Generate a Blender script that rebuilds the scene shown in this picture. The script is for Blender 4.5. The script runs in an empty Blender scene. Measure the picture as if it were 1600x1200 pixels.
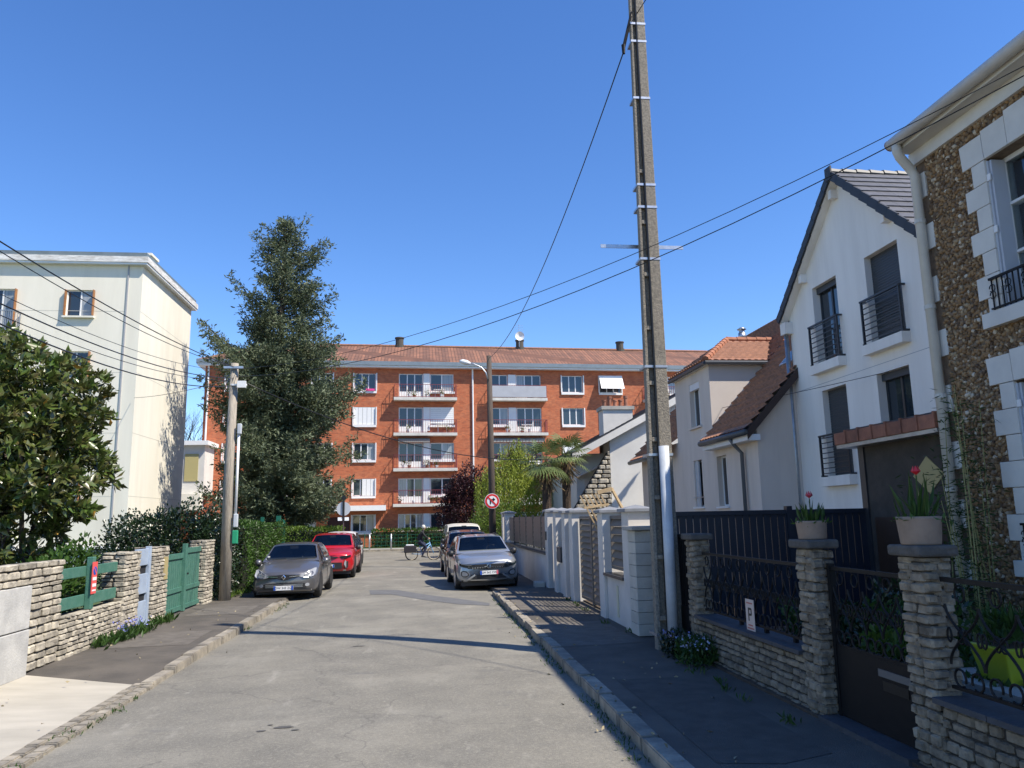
import bpy, bmesh, math, random
import numpy as np
from mathutils import Vector, Matrix
random.seed(7); RNG = np.random.default_rng(11)
S = bpy.context.scene
COL = S.collection
# ---------------------------------------------------------------- camera
F, PITCH, ROLL, EYE, YAW = 1200.0, math.radians(9.9), 0.0195, 2.05, math.radians(6.84)
_fh = Vector((math.sin(YAW), math.cos(YAW), 0)); _r0 = Vector((math.cos(YAW), -math.sin(YAW), 0)); _z = Vector((0, 0, 1))
C_F = _fh*math.cos(PITCH) + _z*math.sin(PITCH); _u0 = -_fh*math.sin(PITCH) + _z*math.cos(PITCH)
C_R = math.cos(ROLL)*_r0 - math.sin(ROLL)*_u0; C_U = math.sin(ROLL)*_r0 + math.cos(ROLL)*_u0
CAM0 = Vector((0, 0, EYE))
cam_data = bpy.data.cameras.new('camera'); cam = bpy.data.objects.new('camera', cam_data); COL.objects.link(cam)
cam.matrix_world = Matrix(((C_R.x, C_U.x, -C_F.x, 0), (C_R.y, C_U.y, -C_F.y, 0), (C_R.z, C_U.z, -C_F.z, EYE), (0, 0, 0, 1)))
cam_data.sensor_width = 36; cam_data.lens = 27.0; cam_data.clip_end = 3000; cam_data.clip_start = 0.05
S.camera = cam
# ---------------------------------------------------------------- sky, sun, exposure
SUN_AZ, SUN_EL = math.radians(-31.5), math.radians(51)
w = bpy.data.worlds.new('World'); S.world = w; w.use_nodes = True
nt = w.node_tree; bg = nt.nodes['Background']
sky = nt.nodes.new('ShaderNodeTexSky'); sky.sky_type = 'NISHITA'; sky.sun_disc = False
sky.sun_elevation = SUN_EL; sky.sun_rotation = math.pi/2 - SUN_AZ
sky.air_density = 1.0; sky.dust_density = 0.0; sky.ozone_density = 4.5; sky.altitude = 50
hs_ = nt.nodes.new('ShaderNodeHueSaturation'); hs_.inputs['Saturation'].default_value = 1.19; hs_.inputs['Hue'].default_value = 0.509
nt.links.new(sky.outputs[0], hs_.inputs['Color']); nt.links.new(hs_.outputs[0], bg.inputs[0]); bg.inputs[1].default_value = 0.137
sd = bpy.data.lights.new('sun', 'SUN'); sun = bpy.data.objects.new('sun', sd); COL.objects.link(sun)
sd.energy = 4.6; sd.angle = math.radians(0.53); sd.color = (1.0, 0.925, 0.80)
_d = Vector((math.cos(SUN_EL)*math.cos(SUN_AZ), math.cos(SUN_EL)*math.sin(SUN_AZ), math.sin(SUN_EL)))
sun.rotation_euler = _d.to_track_quat('Z', 'Y').to_euler(); sun.location = _d*80
S.view_settings.view_transform = 'Standard'; S.view_settings.look = 'None'
S.view_settings.exposure = 0.68; S.view_settings.gamma = 1
S.render.engine = 'CYCLES'
# ---------------------------------------------------------------- pixel -> place
def ray(x, y): return C_F + C_R*((x-800)/F) - C_U*((y-600)/F)
def on_z(x, y, z=0.0):
    d = ray(x, y); return CAM0 + d*((z-EYE)/d.z)
def on_x(x, y, X):
    d = ray(x, y); return CAM0 + d*(X/d.x)
def on_y(x, y, Y):
    d = ray(x, y); return CAM0 + d*(Y/d.y)
# ---------------------------------------------------------------- materials
MATS = {}
def nn(t, typ, **kw):
    n = t.nodes.new(typ)
    for k, v in kw.items(): setattr(n, k, v)
    return n
def mat(name, c, rough=0.65, c2=None, scale=2.0, var=0.0, bump=0.0, bscale=30.0, metal=0.0, spec=0.5, rnd=0.0, coat=0.0, detail=6, trans=0.0, sub=0.0, stretch=None):
    if name in MATS: return MATS[name]
    m = bpy.data.materials.new(name); m.use_nodes = True; t = m.node_tree; b = t.nodes['Principled BSDF']
    c = tuple(c) + (1,); b.inputs['Base Color'].default_value = c
    b.inputs['Roughness'].default_value = rough; b.inputs['Metallic'].default_value = metal
    b.inputs['Specular IOR Level'].default_value = spec; b.inputs['Coat Weight'].default_value = coat
    b.inputs['Coat Roughness'].default_value = 0.04
    geo = nn(t, 'ShaderNodeNewGeometry'); vec = geo.outputs['Position']
    if stretch:
        mp = nn(t, 'ShaderNodeMapping'); mp.inputs['Scale'].default_value = stretch; t.links.new(vec, mp.inputs[0]); vec = mp.outputs[0]
    last = None
    if c2 is not None or var:
        if c2 is None: c2 = tuple(min(1, v*(1-var)) for v in c[:3])
        nz = nn(t, 'ShaderNodeTexNoise'); nz.inputs['Scale'].default_value = scale; nz.inputs['Detail'].default_value = detail; nz.inputs['Roughness'].default_value = 0.62
        t.links.new(vec, nz.inputs['Vector'])
        rp = nn(t, 'ShaderNodeMapRange'); rp.inputs[1].default_value = 0.36; rp.inputs[2].default_value = 0.64
        t.links.new(nz.outputs['Fac'], rp.inputs[0])
        mx = nn(t, 'ShaderNodeMix', data_type='RGBA'); mx.inputs[6].default_value = c; mx.inputs[7].default_value = tuple(c2[:3]) + (1,)
        t.links.new(rp.outputs[0], mx.inputs[0]); last = mx.outputs[2]
    if rnd:
        oi = nn(t, 'ShaderNodeObjectInfo'); hs = nn(t, 'ShaderNodeHueSaturation')
        r2 = nn(t, 'ShaderNodeMapRange'); r2.inputs[3].default_value = 1-rnd; r2.inputs[4].default_value = 1+rnd
        t.links.new(oi.outputs['Random'], r2.inputs[0]); t.links.new(r2.outputs[0], hs.inputs['Value'])
        if last: t.links.new(last, hs.inputs['Color'])
        else: hs.inputs['Color'].default_value = c
        last = hs.outputs[0]
    if last: t.links.new(last, b.inputs['Base Color'])
    if bump:
        nb = nn(t, 'ShaderNodeTexNoise'); nb.inputs['Scale'].default_value = bscale; nb.inputs['Detail'].default_value = 5
        t.links.new(vec, nb.inputs['Vector'])
        bp = nn(t, 'ShaderNodeBump'); bp.inputs['Strength'].default_value = bump; bp.inputs['Distance'].default_value = 0.02
        t.links.new(nb.outputs['Fac'], bp.inputs['Height']); t.links.new(bp.outputs[0], b.inputs['Normal'])
    if sub:
        b.inputs['Subsurface Weight'].default_value = sub
    MATS[name] = m
    return m
def leaf_mat(name, c, c2, rough=0.45, trans=0.35, scale=1.5, spec=0.4):
    m = mat(name, c, rough, c2, scale=scale, spec=spec)
    t = m.node_tree; b = t.nodes['Principled BSDF']; out = t.nodes['Material Output']
    src = b.inputs['Base Color'].links[0].from_socket
    tr = nn(t, 'ShaderNodeBsdfTranslucent'); ms = nn(t, 'ShaderNodeMixShader'); ms.inputs[0].default_value = trans
    t.links.new(src, tr.inputs['Color']); t.links.new(b.outputs[0], ms.inputs[1]); t.links.new(tr.outputs[0], ms.inputs[2])
    t.links.new(ms.outputs[0], out.inputs['Surface'])
    return m
def glass_mat(name, tint, alpha, rough=0.03):
    m = bpy.data.materials.new(name); m.use_nodes = True; t = m.node_tree; out = t.nodes['Material Output']; t.nodes.remove(t.nodes['Principled BSDF'])
    tr = nn(t, 'ShaderNodeBsdfTransparent'); tr.inputs[0].default_value = tuple(tint)+(1,)
    gl = nn(t, 'ShaderNodeBsdfGlossy'); gl.inputs['Roughness'].default_value = rough; gl.inputs[0].default_value = (.95, .97, 1, 1)
    fr = nn(t, 'ShaderNodeFresnel'); fr.inputs[0].default_value = 1.45
    ad = nn(t, 'ShaderNodeMath', operation='ADD'); ad.inputs[1].default_value = alpha; ad.use_clamp = True
    ms = nn(t, 'ShaderNodeMixShader')
    t.links.new(fr.outputs[0], ad.inputs[0]); t.links.new(ad.outputs[0], ms.inputs[0]); t.links.new(tr.outputs[0], ms.inputs[1]); t.links.new(gl.outputs[0], ms.inputs[2])
    t.links.new(ms.outputs[0], out.inputs['Surface']); MATS[name] = m
    return m
# ---------------------------------------------------------------- mesh builder
class MB:
    def __init__(s): s.v = []; s.f = []
    def add(s, vs, fs):
        o = len(s.v); s.v += [tuple(v) for v in vs]; s.f += [tuple(i+o for i in f) for f in fs]; return s
    def bx(s, x0, x1, y0, y1, z0, z1, rz=0, piv=None, bev=0):
        P = [(x0, y0, z0), (x1, y0, z0), (x1, y1, z0), (x0, y1, z0), (x0, y0, z1), (x1, y0, z1), (x1, y1, z1), (x0, y1, z1)]
        if rz:
            cx, cy = piv if piv else ((x0+x1)/2, (y0+y1)/2); c_, s_ = math.cos(rz), math.sin(rz)
            P = [(cx+(x-cx)*c_-(y-cy)*s_, cy+(x-cx)*s_+(y-cy)*c_, z) for x, y, z in P]
        return s.add(P, [(3, 2, 1, 0), (4, 5, 6, 7), (0, 1, 5, 4), (1, 2, 6, 5), (2, 3, 7, 6), (3, 0, 4, 7)])
    def hexa(s, P): return s.add(P, [(3, 2, 1, 0), (4, 5, 6, 7), (0, 1, 5, 4), (1, 2, 6, 5), (2, 3, 7, 6), (3, 0, 4, 7)])
    def quad(s, a, b, c, d): return s.add([a, b, c, d], [(0, 1, 2, 3)])
    def poly(s, P): return s.add(P, [tuple(range(len(P)))])
    def tube(s, pts, r, n=6, caps=True):
        pts = [Vector(p) for p in pts]; m = len(pts); rs = r if isinstance(r, (list, tuple)) else [r]*m
        vs, fs = [], []; prev = None
        for i, p in enumerate(pts):
            d = (pts[min(i+1, m-1)]-pts[max(i-1, 0)])
            d = d.normalized() if d.length > 1e-9 else Vector((0, 0, 1))
            if prev is None: a = d.orthogonal().normalized()
            else:
                a = prev - d*prev.dot(d); a = a.normalized() if a.length > 1e-6 else d.orthogonal().normalized()
            prev = a; b = d.cross(a)
            for k in range(n):
                an = 2*math.pi*k/n; vs.append(p+(a*math.cos(an)+b*math.sin(an))*rs[i])
        for i in range(m-1):
            for k in range(n): fs.append((i*n+k, i*n+(k+1) % n, (i+1)*n+(k+1) % n, (i+1)*n+k))
        if caps: fs += [tuple(range(n-1, -1, -1)), tuple(range((m-1)*n, m*n))]
        return s.add(vs, fs)
    def cyl(s, p0, p1, r0, r1=None, n=12): return s.tube([p0, p1], [r0, r0 if r1 is None else r1], n)
    def lathe(s, prof, c, n=20, axis='z'):
        vs, fs = [], []; m = len(prof)
        for r, h in prof:
            for k in range(n):
                a = 2*math.pi*k/n; x, y = r*math.cos(a), r*math.sin(a)
                vs.append({'z': (c[0]+x, c[1]+y, c[2]+h), 'x': (c[0]+h, c[1]+x, c[2]+y), 'y': (c[0]+x, c[1]+h, c[2]-y)}[axis])
        for i in range(m-1):
            for k in range(n): fs.append((i*n+k, i*n+(k+1) % n, (i+1)*n+(k+1) % n, (i+1)*n+k))
        fs += [tuple(range(n-1, -1, -1)), tuple(range((m-1)*n, m*n))]
        return s.add(vs, fs)
    def prism(s, poly, d):      # polygon of 3d points swept along d
        n = len(poly); d = Vector(d); P = [Vector(p) for p in poly]
        return s.add(P+[p+d for p in P], [tuple(range(n-1, -1, -1)), tuple(range(n, 2*n))]+[(i, (i+1) % n, (i+1) % n+n, i+n) for i in range(n)])
    def mesh(s, name):
        me = bpy.data.meshes.new(name); me.from_pydata(s.v, [], s.f); me.update()
        bm = bmesh.new(); bm.from_mesh(me); bmesh.ops.recalc_face_normals(bm, faces=bm.faces); bm.to_mesh(me); bm.free()
        return me
    def obj(s, name, m, parent=None, smooth=False, bevel=0, seg=2, **kw):
        me = s.mesh(name)
        return link(name, me, m, parent, smooth, bevel, seg, **kw)
def pw(p):
    return p.matrix_basis if not p.parent else pw(p.parent) @ p.matrix_parent_inverse @ p.matrix_basis
def link(name, me, m, parent=None, smooth=False, bevel=0, seg=2, label=None, cat=None, group=None, kind=None):
    o = bpy.data.objects.new(name, me); COL.objects.link(o)
    if m and not me.materials: me.materials.append(m)
    if smooth:
        for p in me.polygons: p.use_smooth = True
    if bevel:
        b = o.modifiers.new('bevel', 'BEVEL'); b.width = bevel; b.segments = seg; b.limit_method = 'ANGLE'; b.angle_limit = math.radians(40)
    if parent: o.parent = parent; o.matrix_parent_inverse = pw(parent).inverted()
    return tag(o, label, cat, group, kind)
def tag(o, label=None, cat=None, group=None, kind=None):
    if label: o['label'] = label
    if cat: o['category'] = cat
    if group: o['group'] = group
    if kind: o['kind'] = kind
    return o
def thing(name, label, cat, loc=(0, 0, 0), rz=0, group=None):
    o = bpy.data.objects.new(name, None); COL.objects.link(o); o.location = loc; o.rotation_euler = (0, 0, rz); o.empty_display_size = .2
    return tag(o, label, cat, group)
def inst(name, me, parent, M, m=None):     # shared-mesh piece placed by a world matrix under parent
    o = bpy.data.objects.new(name, me); COL.objects.link(o)
    if m and not me.materials: me.materials.append(m)
    o.parent = parent; o.matrix_parent_inverse = pw(parent).inverted(); o.matrix_basis = M
    return o
def np_mesh(name, V, Q):
    me = bpy.data.meshes.new(name); V = np.ascontiguousarray(V, dtype=np.float32); Q = np.ascontiguousarray(Q, dtype=np.int32); k = Q.shape[1]
    me.vertices.add(len(V)); me.vertices.foreach_set('co', V.ravel()); me.loops.add(Q.size); me.loops.foreach_set('vertex_index', Q.ravel())
    me.polygons.add(len(Q)); me.polygons.foreach_set('loop_start', np.arange(0, Q.size, k, dtype=np.int32)); me.update(calc_edges=True); me.validate()
    return me
def unit(a): return a/np.maximum(np.linalg.norm(a, axis=-1, keepdims=True), 1e-9)
def leaf_arrays(P, D, L, W, fold=0.25, droop=0.0):
    """folded diamond leaves: base P, direction D, length L, width W"""
    n = len(P); D = unit(D); rnd = RNG.normal(size=(n, 3)); sd_ = unit(np.cross(D, rnd)); up = np.cross(sd_, D)
    L = np.broadcast_to(L, (n,))[:, None]; W = np.broadcast_to(W, (n,))[:, None]
    mid = P + D*L*0.5
    V = np.stack([P, mid + sd_*W*.5 + up*W*fold, P + D*L - up*L*droop, mid - sd_*W*.5 + up*W*fold], 1).reshape(-1, 3)
    i = np.arange(n)[:, None]*4
    T = np.concatenate([i+np.array([[0, 1, 2]]), i+np.array([[0, 2, 3]])], 0)
    return V, T
def leaf_obj(name, P, D, L, W, m, parent=None, fold=.25, droop=0., **kw):
    V, T = leaf_arrays(np.asarray(P, float), np.asarray(D, float), L, W, fold, droop)
    return link(name, np_mesh(name, V, T), m, parent, **kw)
# ---------------------------------------------------------------- palette
M_ASPH = mat('asphalt', (.205, .19, .155), .88, (.145, .136, .114), scale=1.1, bump=.5, bscale=140, detail=10)
M_PAVE = mat('pavement_asphalt', (.118, .102, .083), .9, (.076, .067, .056), scale=1.6, bump=.5, bscale=120, detail=9)
M_PATCH = mat('asphalt_patch', (.135, .135, .135), .85, var=.2, scale=3, bump=.3, bscale=120)
M_CONC = mat('concrete', (.43, .41, .36), .85, (.33, .315, .28), scale=1.5, bump=.25, bscale=60, detail=9)
M_KERB = mat('kerb_stone', (.33, .29, .225), .85, (.17, .152, .125), scale=4, bump=.4, bscale=40, rnd=.15)
M_LIME = mat('limestone', (.47, .42, .33), .85, (.23, .205, .165), scale=7, bump=.7, bscale=25, rnd=.3)
M_GREYST = mat('grey_stone', (.30, .245, .175), .9, (.14, .115, .085), scale=9, bump=.8, bscale=28, rnd=.3)
M_MORTAR = mat('mortar', (.06, .052, .043), .95, var=.4, scale=8, bump=.5)
M_SLATECAP = mat('slate_coping', (.07, .072, .08), .7, var=.3, scale=5, bump=.3)
M_CREAM = mat('cream_render', (.77, .725, .61), .85, (.70, .655, .545), scale=.9, bump=.1, bscale=60, stretch=(1.6, 1.6, .22))
M_WHITE = mat('white_paint', (.78, .78, .77), .45, var=.06, scale=3)
M_WHITER = mat('white_render', (.90, .85, .77), .8, (.81, .76, .685), scale=1.0, bump=.1, bscale=90, stretch=(1.8, 1.8, .25))
M_GREYR = mat('grey_render', (.70, .60, .51), .85, (.61, .52, .44), scale=.9, bump=.12, bscale=80, stretch=(1.6, 1.6, .3))
M_PALER = mat('pale_render', (.66, .64, .59), .85, (.56, .54, .50), scale=.8, bump=.15, bscale=60)
M_GREYW = mat('grey_white_wall', (.66, .62, .57), .8, (.55, .515, .475), scale=1.2, bump=.12, bscale=120)
M_ANTH = mat('anthracite', (.035, .038, .044), .4, var=.2, scale=4)
M_LOUVRE = mat('louvre_taupe', (.15, .135, .12), .45, var=.15, scale=4)
M_NAVY = mat('navy_plastic', (.016, .021, .036), .45, var=.2, scale=3)
M_IRON = mat('black_iron', (.007, .007, .008), .55, (.011, .010, .010), scale=14, bump=.15, bscale=90, spec=.25)
M_ZINC = mat('zinc', (.42, .44, .46), .4, var=.25, scale=5, metal=.7)
M_STEEL = mat('galvanised_steel', (.55, .57, .6), .38, var=.2, scale=12, metal=.8)
M_GREENW = mat('green_painted_wood', (.045, .145, .105), .65, (.07, .175, .13), scale=9, bump=.3, bscale=50)
M_GREENM = mat('green_metal', (.01, .12, .075), .45, var=.2)
M_BLUEG = mat('pale_blue_metal', (.36, .43, .53), .5, (.30, .36, .45), scale=4)
M_OLDWOOD = mat('weathered_wood', (.40, .35, .28), .85, (.24, .21, .17), scale=6, bump=.6, bscale=20, stretch=(6, 6, .5))
M_DARKWOOD = mat('dark_pole_wood', (.10, .075, .06), .85, (.06, .045, .035), scale=6, bump=.5, bscale=20, stretch=(6, 6, .5))
M_TIMBER = mat('bare_timber', (.5, .36, .2), .6, var=.25, scale=12)
M_PCONC = mat('pole_concrete', (.30, .265, .21), .92, (.17, .15, .122), scale=28, bump=.8, bscale=60, detail=8)
M_PIPE = mat('cream_pipe', (.62, .59, .52), .5, var=.1, scale=4)
M_PVC = mat('pvc_pipe', (.52, .55, .58), .45, (.42, .44, .46), scale=3)
M_GLASS = mat('window_glass', (.022, .032, .042), .04, spec=.9)
M_GLASSC = mat('curtained_glass', (.36, .38, .39), .12, (.19, .21, .22), scale=9, spec=.8, stretch=(1, 1, .02))
M_BLIND = mat('white_shutter', (.76, .76, .75), .5, var=.05, scale=6)
M_DARK = mat('dark_interior', (.012, .012, .013), .8)
M_TERRA = mat('terracotta', (.32, .13, .075), .8, (.21, .09, .058), scale=6, bump=.2, rnd=.2)
M_TILE = mat('clay_tile', (.38, .175, .10), .8, (.19, .105, .072), scale=7, bump=.3, bscale=30, rnd=.2)
M_SLATE = mat('slate_tile', (.115, .112, .115), .5, (.085, .083, .087), scale=6, rnd=.12, bump=.1)
M_SLATED = mat('dark_slate', (.05, .053, .06), .6, (.03, .032, .037), scale=4, bump=.3)
M_SOIL = mat('soil', (.09, .065, .045), .95, var=.4, scale=8, bump=.6)
M_GRASSG = mat('lawn', (.07, .11, .03), .9, (.05, .075, .025), scale=3, bump=.6, bscale=60)
M_BARK = mat('bark', (.11, .085, .065), .9, (.06, .048, .04), scale=12, bump=.8, bscale=30)
M_POT = mat('clay_pot', (.30, .22, .165), .85, (.24, .175, .13), scale=7, bump=.15)
M_BLACK = mat('black_rubber', (.012, .012, .013), .6)
M_LEAF = leaf_mat('leaf_green', (.06, .12, .022), (.035, .075, .016))
M_LEAFY = leaf_mat('leaf_yellow_green', (.13, .20, .03), (.09, .15, .025))
M_MAGN = leaf_mat('magnolia_leaf', (.085, .145, .028), (.10, .085, .03), rough=.28, trans=.15, scale=4, spec=.6)
M_CONIF = leaf_mat('conifer_needles', (.125, .15, .078), (.075, .098, .053), rough=.6, trans=.15, scale=.9)
M_DKLEAF = leaf_mat('dark_glossy_leaf', (.022, .045, .014), (.014, .028, .010), rough=.3, trans=.1, spec=.6)
M_HEDGE = leaf_mat('hedge_leaf', (.065, .135, .02), (.04, .085, .015))
M_WILLOW = leaf_mat('willow_leaf', (.36, .41, .06), (.26, .32, .05), trans=.45)
M_PLUM = leaf_mat('plum_leaf', (.045, .012, .018), (.026, .009, .012), trans=.08)
M_PALM = leaf_mat('palm_leaf', (.19, .23, .08), (.11, .15, .05), rough=.4, trans=.2)
M_BAMB = leaf_mat('bamboo_leaf', (.05, .09, .02), (.03, .055, .014))
M_PETAL = mat('red_petal', (.55, .02, .03), .45)
M_BLUEF = mat('blue_flower', (.20, .22, .55), .6)
M_YELLOWP = mat('lime_planter', (.33, .38, .025), .4)
M_RED = mat('sign_red', (.62, .02, .02), .4); M_SWHITE = mat('sign_white', (.8, .8, .8), .4); M_SBLACK = mat('sign_black', (.01, .01, .01), .4); M_SBLUE = mat('sign_blue', (.02, .08, .42), .4)
glass_mat('clear_glass', (.75, .8, .8), .06)
glass_mat('car_glass', (.72, .78, .75), .0)
# ================================================================ GROUND
KL, KR, WL, WR = -3.4, 1.93, -5.25, 3.5      # kerbs and frontages (x), street runs along y
def sheet(name, x0, x1, y0, y1, nx, ny, fz, m, **kw):
    xs = np.linspace(x0, x1, nx+1); ys = np.linspace(y0, y1, ny+1)
    V = [(x, y, fz(x, y)) for y in ys for x in xs]
    Q = [(j*(nx+1)+i, j*(nx+1)+i+1, (j+1)*(nx+1)+i+1, (j+1)*(nx+1)+i) for j in range(ny) for i in range(nx)]
    me = np_mesh(name, np.array(V), np.array(Q)); return link(name, me, m, None, True, **kw)
sheet('ground', -700, 700, -300, 1200, 2, 2, lambda x, y: -.12, mat('distant_ground', (.12, .12, .09), .9, var=.3, scale=.05), kind='structure')
def road_z(x, y):
    c = max(0, 1-((x-(KL+KR)/2)/2.665)**2); k = min(1, max(0, (34-y)/8)) ; return .05*c*k
# road surface material: worn, cracked, patched
def road_mat():
    m = M_ASPH; t = m.node_tree; b = t.nodes['Principled BSDF']; src = b.inputs['Base Color'].links[0].from_socket
    geo = nn(t, 'ShaderNodeNewGeometry')
    def noise(sc, lo, hi, det=5, st=(1, 1, 1)):
        mp = nn(t, 'ShaderNodeMapping'); mp.inputs['Scale'].default_value = st; t.links.new(geo.outputs['Position'], mp.inputs[0])
        n = nn(t, 'ShaderNodeTexNoise'); n.inputs['Scale'].default_value = sc; n.inputs['Detail'].default_value = det; n.inputs['Roughness'].default_value = .7
        t.links.new(mp.outputs[0], n.inputs[0]); r = nn(t, 'ShaderNodeMapRange'); r.inputs[1].default_value = lo; r.inputs[2].default_value = hi
        t.links.new(n.outputs['Fac'], r.inputs[0]); return r.outputs[0]
    def mixin(fac, col, k, base):
        mu = nn(t, 'ShaderNodeMath', operation='MULTIPLY'); mu.inputs[1].default_value = k; t.links.new(fac, mu.inputs[0])
        mx = nn(t, 'ShaderNodeMix', data_type='RGBA'); t.links.new(mu.outputs[0], mx.inputs[0]); t.links.new(base, mx.inputs[6]); mx.inputs[7].default_value = col+(1,); return mx.outputs[2]
    c = mixin(noise(26, .50, .72, 6), (.34, .315, .255), .6, src)
    c = mixin(noise(31, .52, .74, 6, (1.1, 1, 1)), (.085, .08, .07), .55, c)
    c = mixin(noise(90, .52, .75, 3), (.42, .395, .33), .6, c)      # light aggregate
    c = mixin(noise(70, .54, .78, 3, (1.3, 1, 1)), (.06, .06, .06), .5, c)
    c = mixin(noise(.45, .50, .72, 8), (.31, .29, .24), .7, c)         # bleached worn areas
    c = mixin(noise(2.2, .60, .74, 8, (1, .35, 1)), (.40, .375, .32), .6, c)
    c = mixin(noise(.9, .62, .70, 8, (.5, 1.6, 1)), (.10, .10, .10), .5, c)     # darker stains
    vo = nn(t, 'ShaderNodeTexVoronoi', feature='DISTANCE_TO_EDGE'); vo.inputs['Scale'].default_value = .33
    nz = nn(t, 'ShaderNodeTexNoise'); nz.inputs['Scale'].default_value = 1.7; nz.inputs['Detail'].default_value = 6
    ad = nn(t, 'ShaderNodeVectorMath', operation='MULTIPLY_ADD'); ad.inputs[1].default_value = (.9, .9, 0)
    t.links.new(geo.outputs['Position'], nz.inputs[0]); t.links.new(nz.outputs['Color'], ad.inputs[0]); t.links.new(geo.outputs['Position'], ad.inputs[2]); t.links.new(ad.outputs[0], vo.inputs['Vector'])
    r = nn(t, 'ShaderNodeMapRange'); r.inputs[1].default_value = .0045; r.inputs[2].default_value = 0; t.links.new(vo.outputs[0], r.inputs[0])
    c = mixin(r.outputs[0], (.085, .08, .072), .5, c)
    t.links.new(c, b.inputs['Base Color'])
road_mat()
road = sheet('road', -90, 90, -12, 53.6, 360, 66, road_z, M_ASPH, kind='structure')
# trench repair across the street
pts_a = [on_z(x, y, .05) for x, y in [(577, 922), (620, 922), (665, 929), (720, 935), (765, 940)]]
pts_b = [on_z(x, y, .05) for x, y in [(579, 929), (612, 929), (660, 937), (715, 943), (765, 944)]]
mb = MB()
for i in range(4):
    q = [pts_a[i], pts_a[i+1], pts_b[i+1], pts_b[i]]; mb.poly([(p.x, p.y, road_z(p.x, p.y)+.006) for p in q])
mb.obj('asphalt_patch', M_PATCH, kind='structure')
mb = MB()
for cx_, cy_, rx_, ry_, sd_ in ((-1.35, 8.3, .10, .05, 2), (-1.55, 8.2, .05, .03, 5), (-1.22, 8.17, .04, .025, 6), (-1.5, 8.42, .03, .02, 9), (-1.0, 13.2, .12, .04, 7)):
    rr = random.Random(sd_); P = [(cx_+rx_*math.cos(a)*rr.uniform(.7, 1.1), cy_+ry_*math.sin(a)*rr.uniform(.7, 1.1)) for a in np.linspace(0, 6.0, 14)]
    mb.poly([(x, y, road_z(x, y)+.006) for x, y in P])
mb.obj('filled_pothole', mat('filled_asphalt', (.10, .096, .09), .9, (.075, .072, .068), scale=6, bump=.4, bscale=120), kind='structure')
# pavements: raised until the parked cars, then dropped flush
def pave(name, P, z0, z1, m=M_PAVE):
    mb = MB(); mb.prism([(x, y, z0) for x, y in P], (0, 0, z1-z0)); return mb.obj(name, m, kind='structure')
def arc(cx, cy, r, a0, a1, n=8): return [(cx+r*math.cos(a0+(a1-a0)*i/n), cy+r*math.sin(a0+(a1-a0)*i/n)) for i in range(n+1)]
pave('pavement', [(-5.6, 12.6), (KL-.16, 12.6), (KL-.16, 20.9), (-5.6, 20.9)], -.1, .13)
MB().hexa([(-5.6, 11.6, -.1), (KL-.16, 10.85, -.1), (KL-.16, 12.6, -.1), (-5.6, 12.6, -.1), (-5.6, 11.6, .128), (KL-.16, 10.85, .03), (KL-.16, 12.6, .13), (-5.6, 12.6, .13)]).obj('pavement', M_PAVE, kind='structure')
mb = MB(); mb.hexa([(-5.6, 20.9, -.1), (KL-.0, 20.9, -.1), (KL, 23, -.1), (-5.6, 23, -.1), (-5.6, 20.9, .13), (KL-.16, 20.9, .115), (KL-.05, 23, .055), (-5.6, 23, .06)])
mb.obj('pavement', M_PAVE, kind='structure')
pave('pavement', [(-5.6, 23), (KL, 23), (KL, 36)]+arc(KL-3, 36, 3, 0, math.pi/2)[1:]+[(-60, 39), (-60, 37), (-5.6, 37)], -.1, .055)
pave('pavement', [(KR+.16, -12), (3.9, -12), (3.9, 21.8), (KR+.16, 21.8)], -.1, .13)
mb = MB(); mb.hexa([(KR, 21.8, -.1), (3.9, 21.8, -.1), (3.9, 24, -.1), (KR, 24, -.1), (KR+.16, 21.8, .115), (3.9, 21.8, .13), (3.9, 24, .06), (KR+.05, 24, .055)])
mb.obj('pavement', M_PAVE, kind='structure')
pave('pavement', [(KR, 24), (3.9, 24), (3.9, 34), (60, 34), (60, 36.5), (KR+3, 36.5)]+arc(KR+3, 33.5, 3, math.pi/2, math.pi, 8)[1:], -.1, .055)
pave('pavement', [(-90, 53.75), (90, 53.75), (90, 56.3), (-90, 56.3)], -.1, .12, mat('far_pavement', (.30, .29, .27), .9, var=.2, scale=1))
mb = MB(); mb.bx(-90, 90, 53.58, 53.75, -.1, .13); mb.obj('kerb', M_KERB, kind='structure')
# private driveway slab sloping to the road on the near left
mb = MB()
mb.hexa([(-9, -6, -.1), (KL-.28, -6, -.1), (KL-.28, 10.95, -.1), (-5.9, 11.75, -.1), (-9, -6, .16), (KL-.28, -6, .03), (KL-.28, 10.95, .035), (-5.9, 11.75, .137)])
mb.obj('driveway', mat('driveway_concrete', (.45, .41, .335), .85, (.35, .32, .26), scale=1.3, bump=.25, bscale=70, detail=9, stretch=(.5, 1.6, 1)), kind='structure')
# gardens behind the frontages
pave('garden_ground', [(-60, 11.3), (-5.45, 11.3), (-5.45, 36.9), (-60, 36.9)], -.1, .16, M_GRASSG)
pave('garden_ground', [(3.72, -12), (60, -12), (60, 33.9), (3.72, 33.9)], -.1, .16, M_SOIL)
pave('garden_ground', [(-90, 56.3), (90, 56.3), (90, 90), (-90, 90)], -.1, .14, M_GRASSG)
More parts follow.
